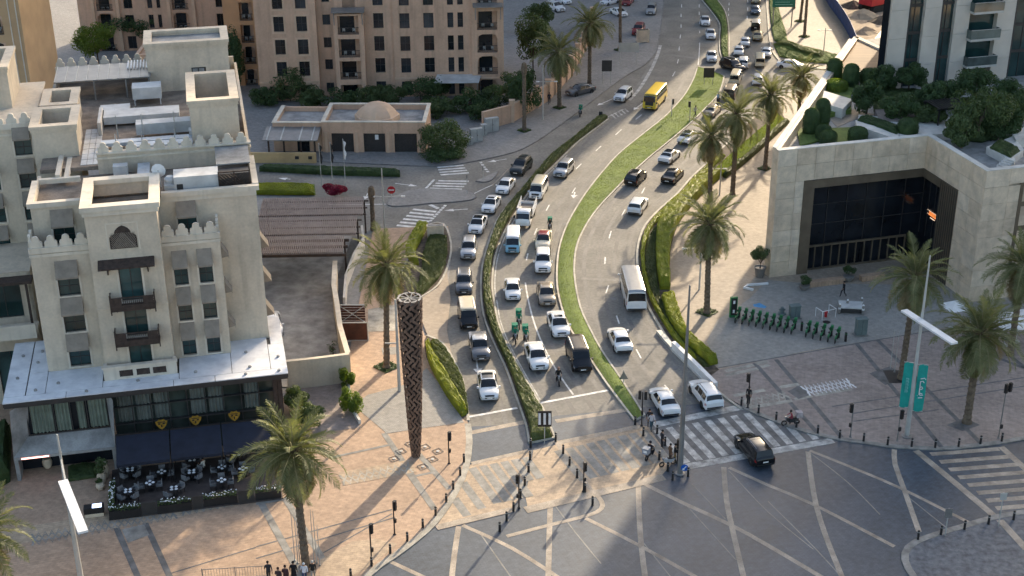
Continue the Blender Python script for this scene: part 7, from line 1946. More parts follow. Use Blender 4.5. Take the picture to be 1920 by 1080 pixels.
# traffic signals
amber = mat('signal lens off', (.05, .03, .01), .3); redl = mat('signal red lit', (.6, .03, .02), .3, emit=((1, .06, .03), 2.0))
def signal(label, base, ytop, face=-100, heads=1, pole_m='black', lit=False, box2=True):
    p = G(*base, .06); h = solve_h(base, ytop)
    t = thing('traffic_signal', label, 'traffic light', p, R(face + 90), 'traffic signals at the junction')
    q = MB(); q.tube([(0, 0, 0), (0, 0, .5), (0, 0, h)], [.075, .055, .05], 8); q.lathe((0, 0, 0), [(.14, 0), (.14, .05), (.08, .12)], 8); q.build('pole', M[pole_m], t)
    for k in range(heads):
        off = (k - (heads - 1) / 2) * .5
        hd = MB(); hd.box(off - .12, off + .12, -.28, -.07, h - .8, h + .02); o = hd.build('signal_head', M['black'], t)
        for i in range(3):
            l = MB(); z = h - .13 - i * .25; n = 8
            l.add([(off + .08 * math.cos(2 * math.pi * j / n), -.285, z + .08 * math.sin(2 * math.pi * j / n)) for j in range(n)], [tuple(range(n))]); l.build('lens', redl if (lit and i == 0) else amber, o)
            v = MB(); v.box(off - .09, off + .09, -.38, -.28, z + .08, z + .1); v.build('visor', M['black'], o)
    if box2:
        q = MB(); q.box(-.1, .1, -.2, -.05, 1.05, 1.4); q.build('push_button', M['black'], t)
    return t
signal('grey backed signal near the foot of the woven column', (842, 870), 812, 60)
signal('signal on the pink plaza left of the kerb, nearer the column', (740, 1003), 942, 60)
signal('signal at the plaza kerb beside the lowest bollards', (697, 1058), 985, 60)
signal('signal on the bollard row between left and middle crossing', (973, 953), 888, -120)
signal('signal at the lower end of the middle crossing bollards', (1094, 922), 865, -60)
signal('double headed signal at the tip of the grass median', (1203, 798), 735, 80, 2)
signal('signal half hidden by the tall lamp post', (1270, 868), 822, -100)
signal('signal on the right plaza corner beside the white stone inlay', (1402, 765), 700, -150)
signal('signal at the curved kerb below the bollards of the right plaza', (1594, 820), 757, -160, pole_m='steel')
signal('signal left of the lamp post with the teal banners', (1682, 827), 768, -60, pole_m='steel')
signal('signal at the right edge beyond the big palm', (1872, 822), 718, -60, 2, pole_m='steel')
signal('signal on the grass median beside the yellow bus', (1259, 220), 186, 40, 1, 'steel_pale', True, False)
signal('signal on the far side of the grass median near the pedestrian', (1293, 228), 190, -140, 1, 'steel_pale', False, False)
# tall lamp posts
def mast(mb, h, r0, r1): mb.tube([(0, 0, 0), (0, 0, 1.2), (0, 0, h)], [r0, r0 * .95, r1], 12)
h = solve_h((1275, 888), 535)
t = thing('lamp_post', 'tall grey lamp mast on the refuge beside the right crossing', 'lamp post', G(1275, 888, .05))
q = MB(); mast(q, h, .24, .07); q.build('mast', M['steel'], t, smooth=40)
q = MB(); q.lathe((0, 0, 0), [(.42, 0), (.42, .06), (.3, .1)], 12); q.build('base_plate', M['steel'], t)
bl = mat('blue sign sheet', (.01, .12, .5), .5, .05)
q = MB(); q.lathe((0, 0, 0), [(.3, 0), (.3, .03)], 16); o = q.build('sign_disc', bl, t); o.rotation_euler = (R(90), 0, 0); o.location = (.3, -.3, .75)
q = MB(); q.add([(.12, -.34, .62), (.2, -.34, .56), (.46, -.34, .86), (.4, -.34, .92)], [(0, 1, 2, 3)]); q.add([(.1, -.342, .52), (.34, -.342, .56), (.16, -.342, .74)], [(0, 1, 2)]); q.build('sign_arrow', M['white'], t)
def blade_lamp(label, base, ytop, b0, b1, zb, hh=None):
    p = G(*base, .1); h = hh or solve_h(base, ytop)
    t = thing('lamp_post', label, 'lamp post', p)
    q = MB(); mast(q, h, .22, .06); q.build('mast', M['steel_pale'], t, smooth=40)
    q = MB(); q.lathe((0, 0, 0), [(.45, 0), (.45, .08), (.28, .14)], 12); q.build('base_plate', M['steel'], t)
    a, b = G(*b0, zb) - p, G(*b1, zb) - p
    q = MB(); q.bar(a, b, .62, .16); q.build('lamp_blade', M['white'], t)
    d = (b - a).normalized()
    q = MB(); q.bar(Vector((0, 0, zb - .6)), a.lerp(b, .3) - Vector((0, 0, .05)), .1, .1); q.bar(Vector((0, 0, zb - .1)), a.lerp(b, .3) + Vector((0, 0, .02)), .08, .08); q.build('bracket', M['steel_pale'], t)
    return t, p, h
lpb, lpp, lph = blade_lamp('lamp post with white blade luminaire and teal banners on the right plaza', (1700, 818), 480, (1695, 582), (1790, 644), 11.2)
for k, (px_, y0, y1, w_, lbn) in enumerate([(1697, 676, 748, 14, 'left teal banner with faint lettering on the lamp post'), (1716, 688, 765, 17, 'right teal banner with white Arabic lettering on the lamp post')]):
    zt = 6.9 - k * .1; zb = 2.9 - k * .25
    s0, s1 = (-.95, -.18) if k == 0 else (.2, 1.0)
    bn = thing('banner', lbn, 'banner', lpp)
    dv = Vector((math.cos(R(-12)), math.sin(R(-12)), 0))
    q = MB(); n = 7; m_ = 12; vs = []
    for j in range(m_ + 1):
        z = zb + (zt - zb) * j / m_
        for i in range(n + 1):
            u_ = s0 + (s1 - s0) * i / n; e = .16 * (1 - abs(2 * i / n - 1) ** 3)
            zz = z + (e if j == m_ else -e if j == 0 else 0)
            p_ = dv * u_ + Vector((0, -.06 + .05 * math.sin(z * 1.7 + i * .5), zz)); vs.append(p_)
    q.add(vs, [(j * (n + 1) + i, j * (n + 1) + i + 1, (j + 1) * (n + 1) + i + 1, (j + 1) * (n + 1) + i) for j in range(m_) for i in range(n)]); q.build('cloth', M['teal'], bn)
    q = MB()
    for z in (zt + .12, zb - .12): q.bar(Vector((0, 0, z)), dv * (s1 if k else s0) + Vector((0, 0, z)), .05, .05)
    q.build('banner_arm', M['steel_pale'], bn)
    # lettering running up the banner: joined strokes of the Arabic word on the right, small latin marks on the left
    q = MB(); cx = (s0 + s1) / 2
    def pt(u_, z): return dv * (cx + u_) + Vector((0, -.14, z))
    if k:
        for st_ in [[(.2, 3.9), (-.15, 3.85)], [(.22, 4.15), (.0, 4.1), (-.1, 4.2), (.0, 4.3), (.15, 4.25)], [(-.1, 4.15), (-.1, 4.75)], [(.1, 4.7), (-.08, 4.66), (-.12, 4.8), (.05, 4.92), (.14, 4.8), (.08, 4.7)], [(-.1, 4.9), (-.1, 5.4)], [(-.1, 5.4), (.1, 5.45), (.2, 5.3)], [(-.12, 5.65), (.24, 5.75)], [(-.2, 4.05), (-.24, 4.05)], [(.26, 5.6), (.3, 5.66)]]:
            for a, b in zip(st_, st_[1:]): q.bar(pt(*a), pt(*b), .07, .05)
        q.build('lettering', M['white'], bn)
    else:
        for i in range(5):
            z = 4.3 + i * .28; q.bar(pt(-.12, z), pt(.1, z), .05, .05); q.bar(pt(.1, z), pt(.1, z + .16), .05, .05); q.bar(pt(-.12, z + .16), pt(.1, z + .16), .05, .05)
        q.build('lettering', mat('faint lettering', (.2, .5, .45), .8), bn)
blade_lamp('lamp post with white blade luminaire at the lower left', (155, 1105), 815, (118, 902), (156, 998), 11.0)
# lamp post behind the column with a short arm
t = thing('lamp_post', 'slim lamp post standing just left of the woven column', 'lamp post', G(749, 733, .1)); h = solve_h((749, 733), 562)
q = MB(); q.tube([(0, 0, 0), (0, 0, h)], [.16, .09], 10); q.build('mast', M['steel_pale'], t); q = MB(); q.bar((0, 0, h * .53), (-.9, 0, h * .53), .1, .1); q.bar((-.9, 0, h * .53), (-.9, 0, h * .53 + .06), .4, .12); q.build('arm', M['steel_pale'], t)
def street_lamp(label, base, ytop, arms, zfrac, group='small street lamps'):
    p = G(*base, .1); h = solve_h(base, ytop); t = thing('street_lamp', label, 'street lamp', p, 0, group)
    q = MB(); q.tube([(0, 0, 0), (0, 0, h)], [.1, .06], 8); q.build('mast', M['steel_pale'], t)
    for a in arms:
        q = MB(); q.bar((0, 0, h * zfrac), (a, .05, h * zfrac + .02), .09, .07); o = q.build('lamp_arm', M['steel_pale'], t)
        q = MB(); q.box(a - .35, a + .1, -.06, .16, h * zfrac - .05, h * zfrac + .06); q.build('lamp_head', M['white'], o)
street_lamp('two armed street lamp beside the wrapped palm trunk', (721, 432), 316, (2.4, -1.0), .55)
street_lamp('street lamp with short arm beside the bare palm trunk', (1018, 225), 122, (1.9, -.6), .7)
street_lamp('street lamp behind the palm near the bicycle stands', (1311, 543), 440, (.7, -1.6), .75)
street_lamp('far street lamp on the sunlit promenade', (1544, 100), 52, (.9, -.9), .9)
street_lamp('street lamp between the first lawn palms', (1349, 366), 300, (.6, -1.0), .75)
# woven column
sc_ = thing('woven_column', 'tall dark woven column sculpture tapering down to the pink plaza', 'sculpture', G(780, 855, .1))
SH_ = 14.5; rad = lambda z: .27 + (.92 - .27) * (z / SH_) ** .65
q = MB(); q.lathe((0, 0, 0), [(rad(SH_ * i / 12) * .82, SH_ * i / 12 * .985) for i in range(13)], 16); q.build('core', M['black'], sc_, smooth=60)
strapm = mat('weathered bronze strap', (.25, .155, .105), .6, .25, 1.5, col2=(.10, .06, .042))
nr, ns = 28, 10; rr_ = random.Random(9); z = 0.0
for i in range(nr):
    dz = SH_ / nr
    for j in range(ns):
        a0 = 2 * math.pi * (j + (.5 if i % 2 else 0)) / ns; a1 = a0 + (1 if i % 2 else -1) * 2 * math.pi / ns * 1.3
        z0, z1 = z - dz * .15, z + dz * 1.15; q = MB(); k = 4; vs = []
        for m_ in range(k + 1):
            f = m_ / k; a = a0 + (a1 - a0) * f; zz = max(0, min(SH_, z0 + (z1 - z0) * f)); r_ = rad(zz) * (1.0 + .06 * math.sin(math.pi * f)) + rr_.uniform(0, .012); w = dz * .27
            for dzz, dr in ((-w, 0), (w, 0), (w, .05), (-w, .05)): vs.append(((r_ + dr) * math.cos(a), (r_ + dr) * math.sin(a), zz + dzz))
        fs = []
        for m_ in range(k):
            for c in range(4): fs.append((m_ * 4 + c, m_ * 4 + (c + 1) % 4, m_ * 4 + 4 + (c + 1) % 4, m_ * 4 + 4 + c))
        fs += [(3, 2, 1, 0), (k * 4, k * 4 + 1, k * 4 + 2, k * 4 + 3)]
        q.add(vs, fs); q.build('strap', strapm, sc_)
    z += dz
q = MB(); n = 24
for r0, r1, z_ in ((.80, 1.0, SH_ + .05),):
    vs = [(r_ * math.cos(2 * math.pi * j / n), r_ * math.sin(2 * math.pi * j / n), z_) for r_ in (r0, r1) for j in range(n)]; q.add(vs, [(j, n + j, n + (j + 1) % n, (j + 1) % n) for j in range(n)])
for j in range(9):
    a = 2 * math.pi * j / 9 + .2; q.bar((.1 * math.cos(a), .1 * math.sin(a), SH_ - .05), (.9 * math.cos(a + .5), .9 * math.sin(a + .5), SH_ + .03), .09, .05)
q.lathe((0, 0, SH_ - .3), [(.8, 0), (.8, .05)], 16); q.build('top_ring', M['steel'], sc_)
rivet = [(770, 832), (752, 846), (739, 860), (797, 838), (821, 846), (811, 861), (793, 875)]
for i, p in enumerate(rivet):
    c = G(*p, .12); t = thing('uplight', f'square ground uplight frame {["behind", "left behind", "left of", "right behind", "right of", "right in front of", "in front of"][i]} the woven column foot', 'ground light', c, .6, 'ground lights round the woven column')
    q = MB()
    for a, b in (((-.35, -.35), (.35, -.35)), ((.35, -.35), (.35, .35)), ((.35, .35), (-.35, .35)), ((-.35, .35), (-.35, -.35))): q.bar((*a, .015), (*b, .015), .035, .03)
    q.build('frame', M['band_mid'], t); q = MB(); q.lathe((0, 0, 0), [(.15, 0), (.15, .03), (.05, .035)], 10); q.build('lens', M['steel_pale'], t)
# road signs
def sign_post(name, label, base, ytop, shape, cat='sign', wd=.6, hd=.6, mt='steel', z=.1, face=0, posts=1):
    p = G(*base, z); h = solve_h(base, ytop); t = thing(name, label, cat, p, R(face))
    for k in range(posts):
        x = 0 if posts == 1 else (-.4 + .8 * k) * wd
        q = MB(); q.tube([(x, 0, 0), (x, 0, h)], .04, 6); q.build('post', M['steel_pale'], t)
    q = MB()
    if shape == 'disc':
        n = 18; q.add([(wd / 2 * math.cos(2 * math.pi * j / n), y, h - wd / 2 + wd / 2 * math.sin(2 * math.pi * j / n)) for y in (-.07, -.045) for j in range(n)], [tuple(range(n))[::-1], tuple(range(n, 2 * n))] + [(j, (j + 1) % n, n + (j + 1) % n, n + j) for j in range(n)])
    elif shape == 'tri':
        q.add([(x, y, h - .9 + z_) for y in (-.07, -.045) for x, z_ in ((-wd / 2, 0), (wd / 2, 0), (0, wd * .95))], [(0, 1, 2), (5, 4, 3), (0, 3, 4, 1), (1, 4, 5, 2), (2, 5, 3, 0)])
    else:
        q.box(-wd / 2, wd / 2, -.08, -.045, h - hd, h)
    q.build('sign_board', M[mt], t)
    return t, h
t, h = sign_post('no_entry_sign', 'round red no entry sign on the traffic island', (735, 384), 349, 'disc', wd=.95, mt='red'); q = MB(); q.box(-.34, .34, -.08, -.072, h - .55, h - .4); q.build('white_bar', M['white'], t)
sign_post('warning_sign', 'triangular sign seen from behind at the median kerb', (1169, 718), 694, 'tri', wd=.85, mt='steel')
t, h = sign_post('direction_sign', 'black and white square sign at the hedge median tip', (1021, 833), 770, 'box', wd=1.15, hd=1.5, mt='black'); 
for x in (-.42, 0, .42):
    q = MB(); q.box(x - .1, x + .1, -.09, -.081, h - 1.3, h - .2); q.build('white_stripe', M['white'], t)
sign_post('sign_board', 'grey sign back on two posts beside the dark parked sedan', (1137, 157), 113, 'box', wd=1.5, hd=1.7, mt='frame_dark', posts=2)
sign_post('sign_board', 'pale wide sign back beside the tall palm', (1178, 123), 80, 'box', wd=3.2, hd=1.5, mt='steel_pale', posts=2)
sign_post('sign_board', 'dark sign back on the upper end of the grass median', (1328, 160), 127, 'box', wd=1.6, hd=1.5, mt='frame_dark', posts=2)
sign_post('sign_post', 'slim grey sign post left on the traffic island', (876, 364), 327, 'box', wd=.12, hd=.5, mt='steel')
sign_post('sign_post', 'slim grey sign post on the small upper island', (906, 338), 312, 'box', wd=.12, hd=.5, mt='steel')
sign_post('keep_left_sign', 'small dark sign at the hedge median upper tip', (1126, 222), 209, 'box', wd=.5, hd=.7, mt='frame_dark')
p = G(1205, 78, .1); t = thing('planter_box', 'beige stone box beside the red suv', 'planter', p, R(8)); q = MB(); q.box(-1.0, 1.0, -.5, .5, 0, 1.9); q.box(-1.05, 1.05, -.55, .55, 1.9, 2.0); q.build('box', M['stone'], t); q = MB(); q.box(-.9, .9, -.4, .4, 2.0, 2.04); q.build('top', M['soil'], t)
p = G(817, 444, .1); t = thing('planter_box', 'cream stone box at the tip of the rounded planted island', 'planter', p, R(5)); q = MB(); q.box(-.95, .95, -.3, .3, 0, 1.35); q.box(-1.0, 1.0, -.35, .35, 1.35, 1.43); q.build('box', M['stone3'], t); q = MB(); q.box(-.85, .85, -.22, .22, 1.43, 1.46); q.build('top', M['band_mid'], t)
# green road sign at the top edge
p = G(1466, 52, .1); t = thing('road_sign', 'large green road sign cut by the top edge', 'road sign', p)
q = MB(); q.box(-1.9, 1.9, -.1, 0, 3.6, 8.0); q.build('sign_board', M['green_sign'], t)
for x in (-1.6, 1.6): q = MB(); q.tube([(x, .1, 0), (x, .1, 7.6)], .1, 8); q.build('post', M['steel'], t)
for i in range(9): q = MB(); z = 4.0 + i * .42; q.box(-1.5, 1.5 - (i % 3) * .5, -.115, -.101, z, z + .07); q.build('lettering_line', mat('sign lettering', (.35, .6, .5), .6) if i == 0 else bpy.data.materials['sign lettering'], t)
sign_post('sign_post', 'blue grey sign on the lower right refuge', (1772, 1004), 953, 'box', wd=.55, hd=.8, mt='steel')
sign_post('sign_post', 'sign post with pale box right on the lower right refuge', (1872, 986), 924, 'box', wd=.5, hd=.6, mt='steel_pale')
# flag poles by the bougainvillea
for i, (bx, by, ty, fl, lbn) in enumerate([(603, 348, 270, 'black', 'left flagpole with furled dark flag'), (624, 352, 268, 'black', 'middle flagpole with furled dark flag'), (648, 352, 262, 'white', 'right flagpole with white flag')]):
    p = G(bx, by, .1); h = solve_h((bx, by), ty); t = thing('flagpole', lbn + ' by the bougainvillea', 'flagpole', p, 0, 'flagpoles in front of the hotel drive')
    q = MB(); q.tube([(0, 0, 0), (0, 0, h)], [.06, .035], 8); q.lathe((0, 0, h), [(.06, 0), (.07, .06), (.01, .12)], 8); q.build('pole', M['steel_pale'], t)
    q = MB(); vs = []; m_ = 10
    for j in range(m_ + 1):
        z = h - .1 - 2.4 * j / m_; vs += [(.05, 0, z), (.15 + .12 * math.sin(j * .9), -.05 + .08 * math.cos(j * 1.3), z - .1), (.26 + .1 * math.sin(j * 1.1 + 1), .05, z - .25)]
    q.add(vs, [(j * 3 + i_, j * 3 + i_ + 1, j * 3 + 4 + i_, j * 3 + 3 + i_) for j in range(m_) for i_ in range(2)]); q.build('flag', M[fl], t)
# slim poles: flagstaffs beside palms
for i, (x0, y0, yt, lbn) in enumerate([(553, 1052, 962, 'leftmost flagstaff left of the big plaza palm'), (559, 1056, 968, 'second flagstaff left of the big plaza palm'), (563, 1062, 972, 'flagstaff hugging the big plaza palm'), (589, 1052, 955, 'first flagstaff right of the big plaza palm'), (594, 1056, 958, 'second flagstaff right of the big plaza palm'), (600, 1060, 985, 'outer flagstaff right of the big plaza palm'), (1669, 692, 618, 'outer left flagstaff beside the banner palm'), (1677, 698, 622, 'second flagstaff beside the banner palm'), (1687, 706, 600, 'flagstaff before the banner palm trunk'), (1697, 702, 615, 'right flagstaff beside the banner palm')]):
    p = G(x0, y0, .1); t = thing('flagstaff', lbn, 'flagpole', p, 0, 'slim flagstaffs round the palms'); h = solve_h((x0, y0), yt)
    q = MB(); q.tube([(0, 0, 0), (0, 0, h)], [.035, .02], 6); q.build('pole', M['steel_pale'], t); q = MB(); q.lathe((0, 0, 0), [(.1, 0), (.1, .05), (.04, .09)], 8); q.build('foot', M['steel'], t)
q = MB(); pc = G(1690, 706, .115); q.box(pc.x - 1.4, pc.x + 1.4, pc.y - 1.2, pc.y + 1.2, .112, .122); tag(q.build('tree_pit', M['black']), kind='structure')
# white barrier
bp = [G(1262, 655), G(1290, 682), G(1316, 708), G(1341, 733)]
q = MB(); kerb_strip(q, bp, .42, 0, .85); o = q.build('barrier', M['white']); tag(o, 'smooth white concrete barrier at the end of the right hand hedge', 'barrier')
q = MB(); kerb_strip(q, bp, .6, 0, .2); q.build('barrier_foot', M['offwhite'], o)
q = MB(); kerb_strip(q, [G(1235, 624), G(1250, 642), G(1263, 656)], .5, 0, .3); tag(q.build('barrier', M['steel_pale']), 'lower grey end piece of the barrier beside the hedge', 'barrier')
# ---------------------------------------------------------------- bicycle stands
grn = mat('bicycle green', (.03, .2, .07), .5, .1); 
bk = thing('bicycle', 'x', 'bicycle')
def wheel_ring(r_, tr, n=18):
    mb = MB(); vs = []
    for i in range(n):
        a = 2 * math.pi * i / n
        for j in range(5):
            b = 2 * math.pi * j / 5; vs.append(((r_ + tr * math.cos(b)) * math.cos(a), tr * math.sin(b), (r_ + tr * math.cos(b)) * math.sin(a)))
    mb.add(vs, [(i * 5 + j, i * 5 + (j + 1) % 5, ((i + 1) % n) * 5 + (j + 1) % 5, ((i + 1) % n) * 5 + j) for i in range(n) for j in range(5)])
    for i in range(6):
        a = math.pi * i / 6; mb.bar((-r_ * math.cos(a), 0, -r_ * math.sin(a)), (r_ * math.cos(a), 0, r_ * math.sin(a)), .012, .012)
    return mb
wm = wheel_ring(.32, .035).mesh('wheel', M['rubber'])
for x in (-.52, .52): link('wheel', wm, bk, (x, 0, .34))
q = MB()
for a, b in (((-.52, 0, .34), (-.15, 0, .32)), ((-.15, 0, .32), (-.28, 0, .8)), ((-.15, 0, .32), (.38, 0, .62)), ((-.28, 0, .74), (.36, 0, .7)), ((.52, 0, .34), (.38, 0, .95)), ((-.52, 0, .34), (-.26, 0, .7))): q.bar(a, b, .06, .06)
q.bar((-.8, 0, .68), (-.3, 0, .7), .12, .02); q.build('frame', grn, bk)
q = MB(); q.bar((-.42, 0, .9), (-.16, 0, .92), .15, .07); q.bar((-.29, 0, .75), (-.29, 0, .9), .04, .04); q.build('saddle', M['black'], bk)
q = MB(); q.bar((.36, -.27, 1.02), (.36, .27, 1.02), .04, .04); q.bar((.38, 0, .9), (.36, 0, 1.03), .05, .05); q.build('handlebar', M['black'], bk)
q = MB(); q.add([(.5, -.15, .72), (.8, -.15, .72), (.8, .15, .72), (.5, .15, .72), (.46, -.18, .95), (.84, -.18, .95), (.84, .18, .95), (.46, .18, .95)], [(3, 2, 1, 0), (0, 1, 5, 4), (1, 2, 6, 5), (2, 3, 7, 6), (3, 0, 4, 7)]); q.build('basket', grn, bk)
dk = thing('bicycle_dock', 'x', 'bicycle dock')
q = MB(); q.add([(x, y, z) for z, s in ((0, 1), (.75, .8), (1.12, .8)) for x, y in ((-.12 * s, -.11 * s), (.12 * s, -.11 * s), (.12 * s, .11 * s), (-.12 * s, .11 * s))], [(0, 1, 5, 4), (1, 2, 6, 5), (2, 3, 7, 6), (3, 0, 4, 7), (4, 5, 9, 8), (5, 6, 10, 9), (6, 7, 11, 10), (7, 4, 8, 11), (8, 9, 10, 11)]); q.build('post', M['black'], dk)
q = MB(); q.box(-.13, .13, -.16, .1, .86, 1.14); q.build('head', grn, dk)
dz_ = [(175, 372), (262, 388), (348, 405), (437, 424), (525, 444), (617, 462), (705, 480), (797, 498), (890, 516), (1075, 552), (1165, 572), (1263, 594), (1357, 612), (1450, 634)]
sp1, sp2, l1, l2 = [], [], [], []
for i, (x, y) in enumerate(dz_):
    px_, py_ = 1360 + x / 6.836, 540 + y / 6.836
    sp1.append((G(px_, py_, .11), R(196))); l1.append(f'green hire bicycle in the docking row, {ordn[i] if i < 13 else "last"} from the tall green kiosk')
    sp1[-1] = (G(px_ - 4, py_ + 7, .11), R(65)); sp2.append((G(px_, py_, .11), R(65))); l2.append(f'dark bicycle docking post, {ordn[i] if i < 13 else "last"} from the tall green kiosk')
proto_copies(bk, sp1, l1, 'green hire bicycles'); proto_copies(dk, sp2, l2, 'bicycle docking posts')
for px_, py_, lbn in [(1502.6, 620, 'short dark post in the gap of the bicycle row'), (1585, 640, 'short dark post at the end of the bicycle row')]:
    p = G(px_, py_, .11); t = thing('dock_post', lbn, 'post', p, 0, 'short posts of the bicycle row'); q = MB(); q.box(-.1, .1, -.1, .1, 0, .95); q.build('body', M['black'], t); q = MB(); q.box(-.11, .11, -.11, .11, .8, .86); q.build('band', grn, t)
p = G(1374, 594, .11); t = thing('kiosk', 'tall dark green bicycle hire kiosk at the row end', 'kiosk', p, R(10)); q = MB(); q.box(-.36, .36, -.14, .14, 0, 2.2); q.build('body', grn, t); q = MB(); q.box(-.28, .28, -.16, -.142, .25, 2.05); q.build('screen_panel', M['black'], t)
for z in (.5, 1.5): q = MB(); q.box(-.1, .1, -.18, -.162, z, z + .35); q.build('sign_plate', M['white'], t)
gc = mat('grey green cabinet', (.13, .17, .165), .6, .1)
for px_, py_, w_, h_, lbn in [(1489, 596, 1.0, 1.35, 'grey green cabinet with plinth behind the bicycles'), (1613, 628, 1.05, 1.75, 'tall grey green cabinet right of the bicycle row')]:
    p = G(px_, py_, .11); t = thing('utility_cabinet', lbn, 'cabinet', p, R(10), 'cabinets behind the bicycles'); q = MB(); q.box(-w_ / 2, w_ / 2, -.3, .3, .12, h_); q.box(-w_ / 2 - .05, w_ / 2 + .05, -.35, .35, h_, h_ + .06); q.build('body', gc, t); q = MB(); q.box(-w_ / 2 - .12, w_ / 2 + .12, -.42, .42, 0, .12); q.build('plinth', M['steel'], t); q = MB(); q.box(-.015, .015, -.312, -.3, .2, h_ - .1); q.build('door_seam', M['frame_dark'], t)
p = G(1466, 589, .11); t = thing('hydrant', 'small grey hydrant block behind the bicycles', 'hydrant', p); q = MB(); q.lathe((0, 0, 0), [(.42, 0), (.42, .12), (.2, .16), (.18, .7), (.1, .8)], 10); q.build('body', gc, t); q = MB(); q.bar((-.3, 0, .5), (.3, 0, .5), .14, .14); q.build('outlet', gc, t)
p = G(1548, 594, .11); t = thing('guard_frame', 'white pipe guard frame round a red valve', 'guard rail', p, R(25))
q = MB()
for x, y in ((-.8, -.5), (.8, -.5), (.8, .6), (-.8, .6)): q.tube([(x, y, 0), (x, y, .95)], .035, 6)
for a, b in (((-.8, -.5), (.8, -.5)), ((.8, -.5), (.8, .6)), ((-.8, -.5), (-.8, .6))): q.tube([(*a, .95), (*b, .95)], .035, 6)
q.build('pipes', M['white'], t); q = MB(); q.lathe((0, 0, 0), [(.14, 0), (.14, .5), (.2, .55), (.05, .7)], 10); q.build('valve', M['red'], t)
p = G(1594, 582, .11); t = thing('platform_cart', 'pale square platform with four white capped posts before the portal', 'platform', p, R(-8))
q = MB(); q.box(-1.15, 1.15, -.8, .8, .55, .68); q.build('deck', M['roof_white'], t); q = MB(); q.box(-1.1, 1.1, -.76, -.7, .12, .55); q.box(-1.1, 1.1, .7, .76, .12, .55); q.box(-1.1, -1.04, -.7, .7, .12, .55); q.box(1.04, 1.1, -.7, .7, .12, .55); q.build('skirt', M['frame_dark'], t)
for x, y in ((-1.15, -.85), (1.15, -.85), (1.15, .85), (-.3, .2)):
    q = MB(); q.lathe((x, y, 0), [(.13, 0), (.13, .9), (.1, 1.0)], 10); o = q.build('post', M['steel'], t); q = MB(); q.lathe((x, y, 1.0), [(.1, 0), (.11, .05), (.04, .13)], 10); q.build('cap', M['white'], o); q = MB(); q.lathe((x, y, .5), [(.135, 0), (.135, .2)], 10); q.build('band', M['white'], o)
q = MB(); q.lathe(G(1550, 604, .112), [(.38, 0), (.38, .008)], 16); tag(q.build('manhole', M['black']), 'dark round manhole cover beside the white guard frame', 'manhole')
MB().sheet(GP([(1412, 571), (1424, 568), (1438, 575), (1434, 578), (1414, 575)], .11), .114).build('blue_mark', mat('blue ground paint', (.08, .3, .55), .7), plaza_r)
# white angled kerb stones on the plaza
q = MB(); kerb_strip(q, [G(1412, 545, .1), G(1395, 541, .1), G(1402, 536, .1), G(1440, 533, .1)], .2, .1, .3); tag(q.build('kerb_stones', M['white']), kind='structure')
# parasols and cafe at the right edge
for px_, py_, lbn in [(1905, 640, 'large white square parasol at the right edge'), (1882, 648, 'smaller white parasol left of the large one'), (1785, 615, 'white parasol behind the banner palm')]:
    p = G(px_, py_, .11); t = thing('parasol', lbn, 'parasol', p, .3, 'white cafe parasols'); r_ = 1.9 if px_ == 1905 else 1.1
    q = MB(); q.add([(-r_, -r_, 2.3), (r_, -r_, 2.3), (r_, r_, 2.3), (-r_, r_, 2.3), (0, 0, 3.0)], [(0, 1, 4), (1, 2, 4), (2, 3, 4), (3, 0, 4), (3, 2, 1, 0)]); q.build('canopy', M['white'], t); q = MB(); q.tube([(0, 0, 0), (0, 0, 2.9)], .04, 6); q.lathe((0, 0, 0), [(.35, 0), (.35, .08), (.1, .1)], 10); q.build('pole', M['steel_pale'], t)
# ================================================================ people, motorcycles, terrace
POSE = {
 'stand': dict(pel=(0, .95), ch=(0, 1.36), nk=(.0, 1.49), hd=(.02, 1.64), el=[(-.04, .25, 1.13), (-.04, -.25, 1.13)], wr=[(.06, .26, .9), (.04, -.26, .88)], kn=[(.02, .1, .5), (.02, -.1, .5)], an=[(0, .11, .07), (0, -.11, .07)]),
 'walk': dict(pel=(0, .94), ch=(.02, 1.35), nk=(.03, 1.48), hd=(.06, 1.63), el=[(.1, .24, 1.12), (-.16, -.24, 1.13)], wr=[(.28, .22, .97), (-.2, -.24, .88)], kn=[(-.02, .1, .5), (.22, -.1, .53)], an=[(-.3, .1, .1), (.26, -.1, .08)]),
 'ride': dict(pel=(0, .82), ch=(.1, 1.22), nk=(.13, 1.35), hd=(.18, 1.5), el=[(.28, .27, 1.05), (.28, -.27, 1.05)], wr=[(.5, .24, .98), (.5, -.24, .98)], kn=[(.38, .2, .72), (.38, -.2, .72)], an=[(.2, .2, .3), (.2, -.2, .3)]),
 'sit': dict(pel=(0, .5), ch=(0, .92), nk=(.02, 1.05), hd=(.05, 1.2), el=[(.08, .24, .72), (.08, -.24, .72)], wr=[(.32, .18, .74), (.32, -.18, .74)], kn=[(.42, .1, .5), (.42, -.1, .5)], an=[(.42, .11, .07), (.42, -.11, .07)])}
_body = {}
